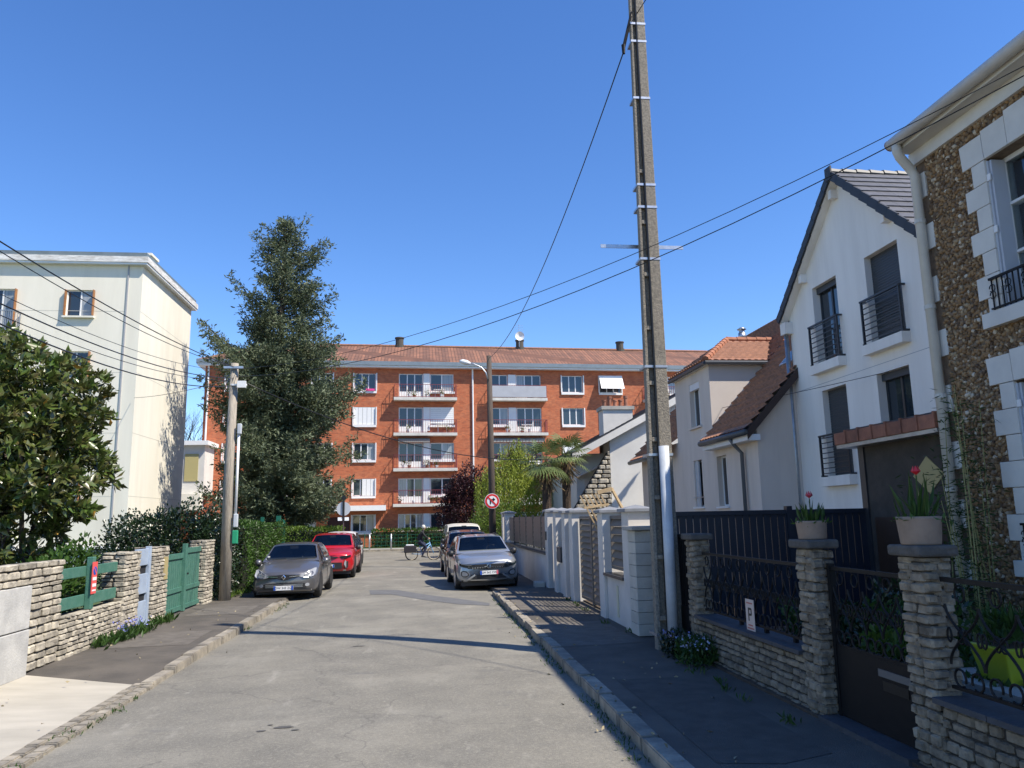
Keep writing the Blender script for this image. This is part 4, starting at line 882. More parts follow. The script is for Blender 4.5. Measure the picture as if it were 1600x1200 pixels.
# concrete pole with ducts
CB = Vector((3.60, 11.45, .1)); ct = on_y(990, -30, 11.45)
def concrete_pole():
    r = thing('concrete_utility_pole', 'tall ribbed concrete utility pole strapped with steel bands on the right pavement', 'utility pole', CB)
    H = 10.9; ax = Vector((ct.x-CB.x, ct.y-CB.y, ct.z-CB.z)).normalized()
    top = CB+ax*(H/ax.z)
    def sec(f, wx, wy, ox=0, oy=0): c_ = CB.lerp(top, f); return c_, wx, wy
    # two flanges and a recessed web, tapering
    def pris(x0f, x1f, y0f, y1f, f0=0, f1=1.0, base=(.20, .18), tip=(.118, .105)):
        P = []
        for f in (f0, f1):
            c_ = CB.lerp(top, f); hx = base[0]+(tip[0]-base[0])*f; hy = base[1]+(tip[1]-base[1])*f
            P += [(c_.x+x0f*hx, c_.y+y0f*hy, c_.z), (c_.x+x1f*hx, c_.y+y0f*hy, c_.z), (c_.x+x1f*hx, c_.y+y1f*hy, c_.z), (c_.x+x0f*hx, c_.y+y1f*hy, c_.z)]
        return P
    mb = MB(); mb.hexa(pris(-.15, 1, -1, 1)); mb.obj('shaft', M_PCONC, r, bevel=.012)
    mb = MB(); mb.hexa(pris(-1, -.72, -1, -.15)); mb.hexa(pris(-.72, -.15, -.55, -.15)); n = 9
    for k in range(n):
        f = (k+.5)/n*.72; mb.hexa(pris(-.72, -.15, -1, -.55, f, f+.006))
    mb.obj('ladder_flange', M_PCONC, r, bevel=.008)
    for f in (.02, .26, .385, .545, .625, .66, .80, .895, .925):
        MB().hexa(pris(-1.06, 1.05, -1.05, 1.05, f, f+.0035)).obj('steel_band', M_STEEL, r)
    mb = MB()
    for k in range(14):
        if k in (6, 10): continue
        f = .72+.0125*k; c_ = CB.lerp(top, f); mb.cyl((c_.x+.05, c_.y-.172+.07*f, c_.z), (c_.x+.05, c_.y-.16+.07*f, c_.z), .012, n=6)
    mb.obj('bolt_hole', M_SBLACK, r)
    c_ = CB.lerp(top, .575)
    MB().bx(c_.x-.72, c_.x+.66, c_.y+.17, c_.y+.185, c_.z-.03, c_.z+.03).obj('crossbar', M_STEEL, r)
    mb = MB(); mb.tube([CB+Vector((-.04, -.2, .1)), CB.lerp(top, .5)+Vector((-.03, -.15, 0)), top+Vector((-.03, -.1, -.3))], .018, 6); mb.obj('cable', M_SBLACK, r)
    # pale duct leaning against it
    d0 = on_y(1053, 1010, 11.15); d1 = on_y(1037, 697, 11.2)
    MB().tube([(d0.x, d0.y, .1), (d1.x, 11.2, d1.z)], .078, 14).obj('protective_duct', M_PVC, r, True)
    c_ = CB.lerp(top, .948); e = on_y(974, 72, 11.35)
    MB().tube([(c_.x-.1, c_.y-.1, c_.z-.02), (e.x, 11.35, e.z)], .018, 6).tube([(c_.x-.1, c_.y-.1, c_.z-.1), (e.x+.02, 11.35, e.z-.02)], .014, 6).cyl((e.x, 11.35, e.z+.02), (e.x, 11.35, e.z-.14), .035, .025, 8).obj('insulator_bracket', M_IRON, r)
    return Vector((e.x, 11.35, e.z-.1)), top
INS, CTOP = concrete_pole()
def wire(a, b, sag=.35, rad=.012, label='thin dark overhead cable crossing the sky', n=20, name='overhead_cable', group='overhead cables'):
    a, b = Vector(a), Vector(b); P = [a.lerp(b, i/n)-Vector((0, 0, 4*sag*(i/n)*(1-i/n))) for i in range(n+1)]
    return MB().tube(P, rad, 5).obj(name, M_SBLACK, None, True, label=label, cat='cable', group=group)
wire(INS, lt-Vector((0, 0, .1)), .9, .011, 'cable sagging from the concrete pole to the lamp pole')
wire(CTOP+Vector((.0, -.1, -.6)), on_y(1150, -260, 9.0), .1, .008, 'cable leaving the top of the concrete pole upward')
gl = [on_x(1600, 103, 6.75), on_x(1600, 118, 6.75)]
wire(wt-Vector((0, 0, .15)), gl[0], .75, .006, 'upper of two cables from the wooden pole to the stone-faced house')
wire(wt-Vector((0, 0, .35)), gl[1], .85, .0075, 'lower of two cables from the wooden pole to the stone-faced house')
for k, ((ya, yb), rad, s_) in enumerate((((352, 0), .010, .15), ((368, 0), .007, .2), ((440, .1), .005, .25), ((455, .3), .010, .25), ((475, .35), .006, .25), ((488, .5), .011, .3))):
    wire(wt-Vector((0, 0, .1+yb)), on_y(-40, ya, 9.0), s_, rad, 'cable %s of the fan running left from the wooden pole' % ['topmost', 'second', 'third', 'fourth', 'fifth', 'lowest'][k])
wire(L_(.93)+Vector((-.1, 0, 0)), (-12.6, 35.2, 7.6), .1, .010, 'short level cable from the wooden pole to the cream block')
wire(L_(.93)+Vector((.1, 0, 0)), on_y(900, 712, 33), .9, .016, 'cable crossing before the conifer to the stone gable house')
wire((9.0, 27.5, 5.6), (10.0, 15.2, 5.0), .05, .008, 'thin cable along the fronts of the grey and white houses')
# greenery behind the green rails
blob_bush('rail_shrub', 'sunlit green shrub seen through the green wooden rails', 'shrub', [(-6.0, 13.6, 1.0, .35, 1.1, .6), (-6.2, 12.9, .8, .4, .5, .6), (-6.0, 14.6, 1.3, .3, .5, .5)], 3200, .12, .06, M_HEDGE)
# ================================================================ WHITE FRONT WALL WITH LOUVRE GATES
T0 = 3.5
def pillar(y0, y1, zt, label, x0=T0, x1=T0+.42, m=M_GREYW):
    r = thing('gate_pillar', label, 'pillar', ((x0+x1)/2, (y0+y1)/2, .1), group='rendered pillars of the louvred front wall')
    MB().bx(x0, x1, y0, y1, .05, zt).obj('shaft', m, r, bevel=.008)
    mb = MB(); o = .06; a, b, c_, d = x0-o, x1+o, y0-o, y1+o
    mb.bx(a, b, c_, d, zt, zt+.05); mb.add([(a, c_, zt+.05), (b, c_, zt+.05), (b, d, zt+.05), (a, d, zt+.05), ((a+b)/2, (c_+d)/2, zt+.12)], [(0, 1, 4), (1, 2, 4), (2, 3, 4), (3, 0, 4)])
    mb.obj('cap', mat('cap_concrete', (.24, .25, .27), .7, var=.2, scale=5), r)
    return r
LVM = {}
def louvres(root, y0, y1, z0, z1, x, n, tilt=.55, m=M_LOUVRE, frame=True, name='slat'):
    h = (z1-z0)/n; key = round(y1-y0, 3), round(h, 3)
    if key not in LVM:
        b = MB(); b.bx(-.008, .008, -(y1-y0)/2, (y1-y0)/2, -h*.52, h*.52); LVM[key] = b.mesh('slat'); LVM[key].materials.append(m)
    for k in range(n):
        inst(name, LVM[key], root, Matrix.Translation((x, (y0+y1)/2, z0+h*(k+.5))) @ Matrix.Rotation(tilt, 4, 'Y'))
    if frame:
        b = MB(); b.bx(x-.03, x+.03, y0-.05, y0, z0-.06, z1+.06); b.bx(x-.03, x+.03, y1, y1+.05, z0-.06, z1+.06); b.bx(x-.03, x+.03, y0, y1, z0-.06, z0); b.bx(x-.03, x+.03, y0, y1, z1, z1+.06)
        b.obj('frame', m, root)
# block pier next to the black gate
r = thing('block_pier', 'pale pier of stacked concrete blocks with a flat stone cap by the black gate', 'pier', (3.72, 12.75, .1))
bm = bmesh.new(); bmesh.ops.create_cube(bm, size=1); bmesh.ops.bevel(bm, geom=bm.edges[:], offset=.02, segments=1, affect='EDGES'); me = bpy.data.meshes.new('block'); bm.to_mesh(me); bm.free(); me.materials.append(mat('pale_block', (.52, .50, .44), .85, (.44, .42, .37), scale=4, rnd=.08, bump=.3))
for k in range(9): inst('block', me, r, Matrix.Translation((3.68, 12.72, .14+.185*(k+.5))) @ Matrix.Diagonal((.42, .44, .18, 1)))
MB().bx(3.49, 3.87, 12.53, 12.91, .05, 1.80).obj('core', M_MORTAR, r)
MB().bx(3.40, 3.96, 12.42, 13.02, 1.81, 1.88).obj('cap', M_CONC, r, bevel=.015)
MB().lathe([(.035, 0), (.035, .03)], (3.475, 12.75, .52), 12, 'x').obj('cable_hole', M_DARK, r)
pillar(12.98, 13.42, 2.12, 'tallest near rendered pillar right behind the concrete block pier')
r = thing('louvred_wall_panel', 'short rendered wall with a louvred opening next to the block pier', 'wall', (3.65, 14.2, .1))
MB().bx(T0+.06, T0+.28, 13.43, 14.88, .05, .93).obj('wall', M_GREYW, r)
MB().bx(T0-.02, T0+.34, 13.43, 14.9, .935, .985).obj('coping', M_ANTH, r)
louvres(r, 13.5, 14.82, 1.12, 2.0, T0+.18, 6); MB().bx(T0+.04, T0+.058, 14.05, 14.15, .25, .8).obj('repair_strip', mat('cream_filler', (.62, .58, .42), .8), r)
pillar(14.9, 15.32, 2.12, 'rendered pillar between the louvred panel and the double gate')
r = thing('louvred_gate', 'taupe louvred double driveway gate in the white front wall', 'gate', (T0+.2, 16.6, .1))
for a, b in ((15.42, 16.58), (16.72, 17.88)): louvres(r, a, b, .28, 2.0, T0+.2, 13)
MB().bx(T0+.15, T0+.24, 16.6, 16.7, .18, 2.02).obj('meeting_stile', M_LOUVRE, r)
pillar(17.98, 18.4, 2.15, 'rendered pillar on the far side of the louvred double gate')
r = thing('louvred_side_gate', 'narrow louvred gate between two rendered pillars', 'gate', (T0+.2, 18.7, .1)); louvres(r, 18.47, 18.85, .2, 2.0, T0+.2, 13)
pillar(18.95, 19.35, 2.15, 'rendered pillar between the narrow gate and the letterbox')
r = thing('letterbox_panel', 'louvred infill with a dark letterbox between rendered pillars', 'letterbox', (T0+.2, 19.8, .1))
MB().bx(T0+.08, T0+.26, 19.36, 20.2, .05, .9).obj('wall', M_GREYW, r); louvres(r, 19.42, 20.15, 1.35, 2.0, T0+.2, 5)
MB().bx(T0-.02, T0+.22, 19.5, 20.05, .92, 1.30).obj('letterbox', M_ANTH, r, bevel=.015)
pillar(20.22, 20.62, 2.18, 'rendered pillar between the letterbox and the dark pedestrian gate')
r = thing('pedestrian_gate', 'slim dark pedestrian gate with an entryphone beside it', 'gate', (T0+.2, 21.0, .1))
MB().bx(T0+.17, T0+.22, 20.66, 21.5, .12, 2.0).obj('leaf', M_ANTH, r); MB().bx(T0+.1, T0+.17, 20.74, 20.86, 1.0, 1.08).obj('handle', M_STEEL, r)
pillar(21.55, 22.0, 2.2, 'rendered pillar with a dark entryphone beside the parked silver car')
MB().bx(T0-.03, T0-.002, 21.72, 21.86, 1.42, 1.66).obj('entryphone', M_ANTH, label='dark entryphone box on the rendered pillar', cat='entryphone', bevel=.008)
r = thing('front_wall', 'low rendered wall carrying grey slatted fence panels beside the silver car', 'wall', (3.65, 26.5, .1))
MB().bx(T0+.05, T0+.3, 22.0, 32.6, .0, 1.0).obj('wall', M_GREYW, r); MB().bx(T0-.02, T0+.37, 22.0, 32.6, 1.003, 1.06).obj('coping', M_ANTH, r)
y = 22.05
for k in range(6):
    louvres(r, y+.04, y+1.70, 1.14, 2.08, T0+.18, 6, tilt=.12, m=M_LOUVRE, frame=False, name='fence_slat'); MB().bx(T0+.15, T0+.21, y-.03, y+.03, 1.06, 2.14).obj('fence_post', M_ANTH, r); y += 1.755
pillar(32.6, 33.0, 2.24, 'rendered pillar ending the slatted wall at the street corner'); pillar(33.6, 34.0, 2.24, 'farthest rendered pillar at the street corner')
MB().bx(3.2, 3.48, 22.05, 22.5, .05, .26).obj('concrete_lump', M_CONC, label='small concrete block on the pavement beside the silver car', cat='block', bevel=.03)
# folded slatted lounger leaning behind the wall
r = thing('wooden_lounger', 'slatted bare-wood lounger propped upright behind the white front wall', 'lounger', (4.4, 15.5, .16))
tp, bt = on_y(905, 776, 15.5), on_y(938, 840, 15.5)
d = (bt-tp); sx = Vector((1, -.02, 0))
for k in range(6):
    o = tp+sx*(.02+.085*k)+Vector((0, .02*k, .02+.012*k)); e = o+d*1.9
    MB().tube([o+Vector((.55*0, 0, 0)), e], .02, 4).obj('slat', M_TIMBER, r)
MB().tube([tp+sx*-.02+d*.28, tp+sx*.5+d*.28+Vector((0, .05, .07))], .03, 4).obj('crosspiece', M_TIMBER, r)
q0 = tp+sx*.40+Vector((0, .1, .08)); MB().tube([q0, q0+sx*.3+Vector((0, 0, .08)), q0+sx*.3+d*1.7+Vector((.02, 0, .08))], .035, 4).obj('leg_frame', M_TIMBER, r)
MB().tube([q0+Vector((0, 0, 0)), q0+sx*.3+Vector((0, 0, .07))], .055, 4).obj('top_rail', M_TIMBER, r)
# ================================================================ PALE STONE GABLE HOUSE
def gable_house():
    r = thing('slate_roofed_house', 'pale gable-ended house with dark slate roof and tall chimney stack', 'house', (10, 36, 0)); s = 33.0
    fr = Fr((0, s, 0), (1, 0, 0), (0, -1, 0))
    e = on_y(897, 709, s); k = on_y(1062, 618, s); sl = (k.z-e.z)/(k.x-e.x); xa = 13.5; za = e.z+sl*(xa-e.x); xr = xa+(xa-e.x)
    x0 = on_y(952, 700, s).x
    me = wall_open(fr, x0, xr-.6, -.1, za, [], top=[(Vector((e.x, s, e.z-.22)), Vector((-sl, 0, 1))), (Vector((xr, s, e.z-.22)), Vector((sl, 0, 1)))]); link('gable_wall', me, M_PALER, r)
    # recessed stone porch flank to the left of the wall
    xl = on_y(905, 720, s).x
    MB().bx(xl+.1, x0, s+1.2, s+9, -.1, e.z+.1).obj('side_wall', M_PALER, r); MB().bx(x0-.0, x0+.02, s, s+1.2, -.1, e.z+.6).obj('wall_return', M_PALER, r)
    # rubble stair flank
    P = [on_y(x, y, s-.1) for x, y in ((897, 797), (950, 706), (953, 706), (953, 800), (900, 800))]
    fl = MB().prism([(p.x, s-.02, p.z if i not in (3, 4) else 1.0) for i, p in enumerate(P)], (0, .3, 0)).obj('stair_flank', M_MORTAR, r)
    z = 1.2; rr = random.Random(2); a, b = P[0], P[1]
    while z < P[1].z-.05:
        h = rr.uniform(.18, .26); xl_ = a.x+(b.x-a.x)*max(0, (z+h*.5-a.z)/(b.z-a.z)); x = max(xl_, a.x)
        while x < P[2].x-.05:
            L = min(rr.uniform(.25, .5), P[2].x-x); M = Matrix.Translation((x+L/2, s-.04, z+h/2)) @ Matrix.Diagonal((L-.03, .2, h-.03, 1)); inst('stone', LIME[rr.randint(0, 7)], fl, M); x += L
        z += h
    # roof slabs with slate courses
    for sgn, (xa_, xb_) in ((1, (e.x-.15, xa)), (-1, (xr+.15, xa))):
        zb_ = e.z-.15*sl
        mb = MB(); y0, y1 = s-.35, s+9.5
        mb.hexa([(xa_, y0, zb_), (xb_, y0, za), (xb_, y1, za), (xa_, y1, zb_), (xa_, y0, zb_+.1), (xb_, y0, za+.1), (xb_, y1, za+.1), (xa_, y1, zb_+.1)]); ro = mb.obj('roof', M_SLATED, r)
        n = 26; sm = MB()
        for i in range(n):
            f0, f1 = i/n, (i+1.12)/n; X0, X1 = xa_+(xb_-xa_)*f0, xa_+(xb_-xa_)*min(1, f1); Z0, Z1 = zb_+(za-zb_)*f0, zb_+(za-zb_)*min(1, f1)
            for j in range(24):
                ya, yb = y0+(y1-y0)*(j+.5*(i % 2))/24+.004, y0+(y1-y0)*(j+1+.5*(i % 2))/24-.004
                if yb > y1: continue
                sm.hexa([(X0, ya, Z0+.115), (X1, ya, Z1+.10), (X1, yb, Z1+.10), (X0, yb, Z0+.115), (X0, ya, Z0+.13), (X1, ya, Z1+.106), (X1, yb, Z1+.106), (X0, yb, Z0+.13)])
        sm.obj('slate_courses', M_SLATED, ro, kind='stuff')
        mb = MB(); zz = .02; mb.hexa([(xa_, y0-.03, zb_-.26), (xb_, y0-.03, za-.26), (xb_, y0+.0, za-.26), (xa_, y0+.0, zb_-.26), (xa_, y0-.03, zb_+.06), (xb_, y0-.03, za+.06), (xb_, y0, za+.06), (xa_, y0, zb_+.06)]); mb.obj('bargeboard', M_PALER, ro)
    MB().tube([(e.x-.2, s-.3, e.z-.1), (e.x-.2, s+9, e.z-.1)], .08, 8).obj('gutter', M_SLATED, r)
    c0, c1 = on_y(942, 640, s+1.5), on_y(988, 640, s+1.5)
    ch = MB().bx(c0.x, c1.x, s+1.5, s+2.4, e.z, c0.z).obj('chimney', M_PALER, r)
    MB().bx(c0.x-.08, c1.x+.08, s+1.42, s+2.48, c0.z, c0.z+.16).obj('chimney_cap', M_CONC, ch)
    for i, hh in enumerate((.35, .52, .36, .36, .55)):
        MB().lathe([(.10, 0), (.085, hh*.8), (.11, hh*.8), (.11, hh)], (c0.x+.18+i*(c1.x-c0.x-.36)/4, s+1.95, c0.z+.16), 10).obj('chimney_pot', M_TERRA, ch)
    # little door canopy
    q = on_y(925, 735, s+1.15); MB().hexa([(q.x-.7, s+.5, q.z-.3), (q.x+.35, s+.5, q.z+.18), (q.x+.35, s+1.2, q.z+.18), (q.x-.7, s+1.2, q.z-.3), (q.x-.7, s+.5, q.z-.24), (q.x+.35, s+.5, q.z+.24), (q.x+.35, s+1.2, q.z+.24), (q.x-.7, s+1.2, q.z-.24)]).obj('door_canopy', M_GREYR, r)
    MB().bx(q.x-.35, q.x+.3, s+1.15, s+1.19, .5, q.z-.4).obj('door', M_GREYR, r)
gable_house()
# ================================================================ tiled roofs as real courses
def tile_roof(name, A, B, C_, D_, m, parent, course=.32, wave=.22, amp=.04, step=.085, kind='stuff', base=True):
    """A-B eave (left to right), D-C ridge; stepped, ribbed tile courses"""
    A, B, C_, D_ = map(Vector, (A, B, C_, D_)); nv = max(2, int(((D_-A).length)/course)); nu = max(4, int((B-A).length/wave*4)); nrm = (B-A).cross(D_-A).normalized()
    if nrm.z < 0: nrm = -nrm
    V, Q = [], []
    for i in range(nv):
        for h, f in ((step, i/nv), (.004, (i+1)/nv)):
            for j in range(nu+1):
                q = j/nu; p = A.lerp(B, q).lerp(D_.lerp(C_, q), f); w_ = abs(math.sin(math.pi*q*(B-A).length/wave)); V.append(p+nrm*(h+amp*w_**.6))
        o = i*2*(nu+1)
        for j in range(nu): Q.append((o+j, o+j+1, o+nu+1+j+1, o+nu+1+j))
        if i:
            for j in range(nu): Q.append((o-(nu+1)+j, o-(nu+1)+j+1, o+j+1, o+j))
    for j in range(nu+1):
        q = j/nu; V.append(A.lerp(B, q)-nrm*.02)
    o = nv*2*(nu+1)
    for j in range(nu): Q.append((j, j+1, o+j+1, o+j))
    ob = link(name, np_mesh(name, np.array([tuple(v) for v in V]), np.array(Q)), m, parent, kind=kind)
    return ob
# ================================================================ GREY HOUSE WITH DORMER
def grey_house():
    r = thing('grey_rendered_house', 'grey-pink rendered house with clay tile roof and a big dormer', 'house', (12, 23, 0)); X = 9.0
    fr = Fr((X, 0, 0), (0, 1, 0), (-1, 0, 0)); y0, y1 = 19.75, 26.2
    W1 = (22.72-.75, 22.72+.0, 2.28, 3.78); W2 = (24.0, 24.75, 2.3, 3.8); W3 = (23.82, 24.75, 4.9, 6.35)
    dy0 = 22.9; ez = 4.55
    ops = [W1, W2]; link('front_wall', wall_open(fr, y0, y1+4.6, -.1, ez, ops, rev=.2), M_GREYR, r)
    link('dormer_front', wall_open(fr, dy0, y1, ez, 6.72, [W3], rev=.2), M_GREYR, r)
    window(fr, r, *W1, lights=2, rec=.16, pane=mat('brick_reflection_glass', (.03, .03, .032), .03, spec=1.0), sill=.05); wo = window(fr, r, *W2, lights=2, rec=.16, sill=.05)
    w3 = window(fr, r, *W3, lights=2, rec=.16, sill=.06, sill_m=M_GREYR)
    mb = MB(); fr.box(mb, W3[0], W3[1], W3[3]-.22, W3[3], -.15, -.02); mb.obj('shutter_box', M_WHITE, w3)
    mb = MB(); n = 9
    for k in range(n): fr.box(mb, W3[0]+.06, W3[0]+.45, W3[2]+.1+k*.125, W3[2]+.17+k*.125, -.20, -.155)
    mb.obj('blind_slats', M_BLIND, w3)
    mb = MB(); fr.box(mb, W2[1]-.3, W2[1], W2[2], W2[3], -.1, -.05); mb.obj('open_shutter', M_PVC, wo); mb = MB(); fr.box(mb, W2[0]-.1, W2[1]+.1, W2[2]+.28, W2[2]+.31, .02, .05); mb.obj('guard_bar', M_STEEL, wo)
    # gable end facing the camera, and dormer cheek
    xr, zr = 13.2, 9.1; sl = (zr-ez)/(xr-X)
    fg = Fr((X, y0, 0), (1, 0, 0), (0, -1, 0))
    link('gable_wall', wall_open(fg, 0, 8.4, -.1, zr, [], top=[(Vector((X, y0, ez)), Vector((-sl, 0, 1))), (Vector((xr*2-X, y0, ez)), Vector((sl, 0, 1)))]), M_GREYR, r)
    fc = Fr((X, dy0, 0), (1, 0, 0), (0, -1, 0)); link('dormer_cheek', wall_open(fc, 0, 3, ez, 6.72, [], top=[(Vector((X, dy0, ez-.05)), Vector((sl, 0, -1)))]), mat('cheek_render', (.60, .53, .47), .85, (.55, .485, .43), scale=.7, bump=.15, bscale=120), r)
    ov = .38; z_e = ez-sl*ov+.08
    ro = tile_roof('roof', (X-ov, dy0-.03, z_e), (X-ov, y0-.2, z_e), (xr, y0-.2, zr+.08), (xr, dy0-.03, zr+.08), M_TILE, r)
    tile_roof('upper_roof', (X+1.9, y1+4.6, ez+1.9*sl+.08), (X+1.9, dy0-.05, ez+1.9*sl+.08), (xr, dy0-.05, zr+.085), (xr, y1+4.6, zr+.085), M_TILE, r)
    tile_roof('wing_roof', (X-ov, y1+4.8, z_e), (X-ov, y1+.03, z_e), (X+1.9, y1+.03, ez+1.9*sl+.08), (X+1.9, y1+4.8, ez+1.9*sl+.08), M_TILE, r)
    # underside, verge boards, gutters
    MB().hexa([(X-ov, y0-.2, z_e-.09), (xr, y0-.2, zr-.03), (xr, y1+4.6, zr-.03), (X-ov, y1+4.6, z_e-.09), (X-ov, y0-.2, z_e-.03), (xr, y0-.2, zr+.03), (xr, y1+4.6, zr+.03), (X-ov, y1+4.6, z_e-.03)]) if False else None
    MB().hexa([(X-ov+.02, y0-.24, z_e-.22), (xr, y0-.24, zr-.2), (xr, y0-.2, zr-.2), (X-ov+.02, y0-.2, z_e-.22), (X-ov+.02, y0-.24, z_e+.04), (xr, y0-.24, zr+.1), (xr, y0-.2, zr+.1), (X-ov+.02, y0-.2, z_e+.04)]).obj('verge_board', mat('dark_brown_board', (.055, .032, .024), .7), r)
    MB().hexa([(X-ov+.05, y0-.2, z_e-.07), (xr, y0-.2, zr-.12), (xr, dy0, zr-.12), (X-ov+.05, dy0, z_e-.07), (X-ov+.05, y0-.2, z_e-.03), (xr, y0-.2, zr-.06), (xr, dy0, zr-.06), (X-ov+.05, dy0, z_e-.03)]).obj('soffit', M_WHITE, r)
    gm = mat('dark_zinc_gutter', (.08, .085, .09), .45)
    MB().tube([(X-ov-.06, y0-.25, z_e-.03), (X-ov-.06, dy0-.02, z_e-.03)], .085, 8).obj('gutter', gm, r, True); MB().tube([(X-ov-.06, y1+.1, z_e-.03), (X-ov-.06, y1+4.9, z_e-.03)], .085, 8).obj('gutter', gm, r, True)
    MB().bx(X-ov+.02, X, y0-.2, dy0-.02, z_e-.24, z_e-.08).obj('fascia', M_WHITE, r)
    MB().tube([(X-ov-.04, 20.6, z_e-.1), (X-.3, 20.6, z_e-.28), (X-.1, 20.6, z_e-.5), (X-.1, 20.6, .2)], .055, 8).obj('downpipe', mat('dark_downpipe', (.11, .115, .12), .45), r, True)
    # dormer hip roof
    zt = 6.72; o = .14; a, b = dy0-o, y1+o; x0 = X-o; yc = (dy0+y1)/2; zrd = zt+1.12
    xh = X+1.35
    MB().bx(x0+.06, X+2.2, a+.06, b-.06, zt-.02, zt+.06).obj('dormer_soffit', M_WHITE, r)
    tile_roof('dormer_roof', (x0, b, zt+.05), (x0, a, zt+.05), (xh, yc-.02, zrd), (xh, yc+.02, zrd), M_TILE, r)
    tile_roof('dormer_roof', (x0, a, zt+.05), (X+2.6, a, zt+.05), (xr+.2, yc, zrd), (xh, yc, zrd), mat('new_tile', (.36, .165, .10), .8, (.24, .11, .07), scale=7, bump=.3), r, course=.3, step=.05)
    MB().tube([(x0-.03, a-.04, zt+.02), (X+2.4, a-.04, zt+.02)], .06, 6).tube([(x0-.03, a, zt+.02), (x0-.03, b, zt+.02)], .06, 6).obj('dormer_gutter', gm, r)
    rt = MB()
    for p, q, n in (((x0, a, zt+.12), (xh, yc, zrd+.06), 9), ((xh, yc, zrd+.06), (xr+.3, yc, zrd+.06), 9)):
        p, q = Vector(p), Vector(q)
        for k in range(n):
            u0, u1 = p.lerp(q, k/n), p.lerp(q, (k+1.08)/n); rt.tube([u0, u1], [.12, .10], 8)
    rt.obj('ridge_tiles', mat('orange_ridge', (.38, .15, .08), .8, var=.25, scale=5), r)
    fl = on_y(1159, 520, 25.5); MB().lathe([(.11, -1.2), (.11, .15), (.13, .15), (.13, .38), (.10, .38), (.10, .5), (.17, .52), (.05, .6)], (fl.x, 25.5, fl.z-.4), 12).obj('flue', M_STEEL, r, True)
    MB().hexa([(X+.05, dy0-.09, ez+.0), (X+2.4, dy0-.09, ez+2.4*sl), (X+2.4, dy0, ez+2.4*sl), (X+.05, dy0, ez), (X+.05, dy0-.09, ez+.16), (X+2.4, dy0-.09, ez+2.4*sl+.16), (X+2.4, dy0, ez+2.4*sl+.16), (X+.05, dy0, ez+.16)]).obj('lead_flashing', M_STEEL, r)
    # roof window
    u = .62; p = Vector((X-ov, y0+.35, z_e)).lerp(Vector((xr, y0+.35, zr)), .40); d = Vector((xr-X+ov, 0, zr-z_e)).normalized(); n_ = Vector((-d.z, 0, d.x)); yv = Vector((0, 1, 0))
    P = [p, p+d*1.0, p+d*1.0+yv*.8, p+yv*.8]; MB().hexa([v+n_*.05 for v in P]+[v+n_*.15 for v in P]).obj('roof_window', M_STEEL, r)
    MB().quad(*[v+n_*.156+(p+d*.5+yv*.4-v)*.16 for v in P]).obj('roof_window_pane', M_GLASS, r)
grey_house()
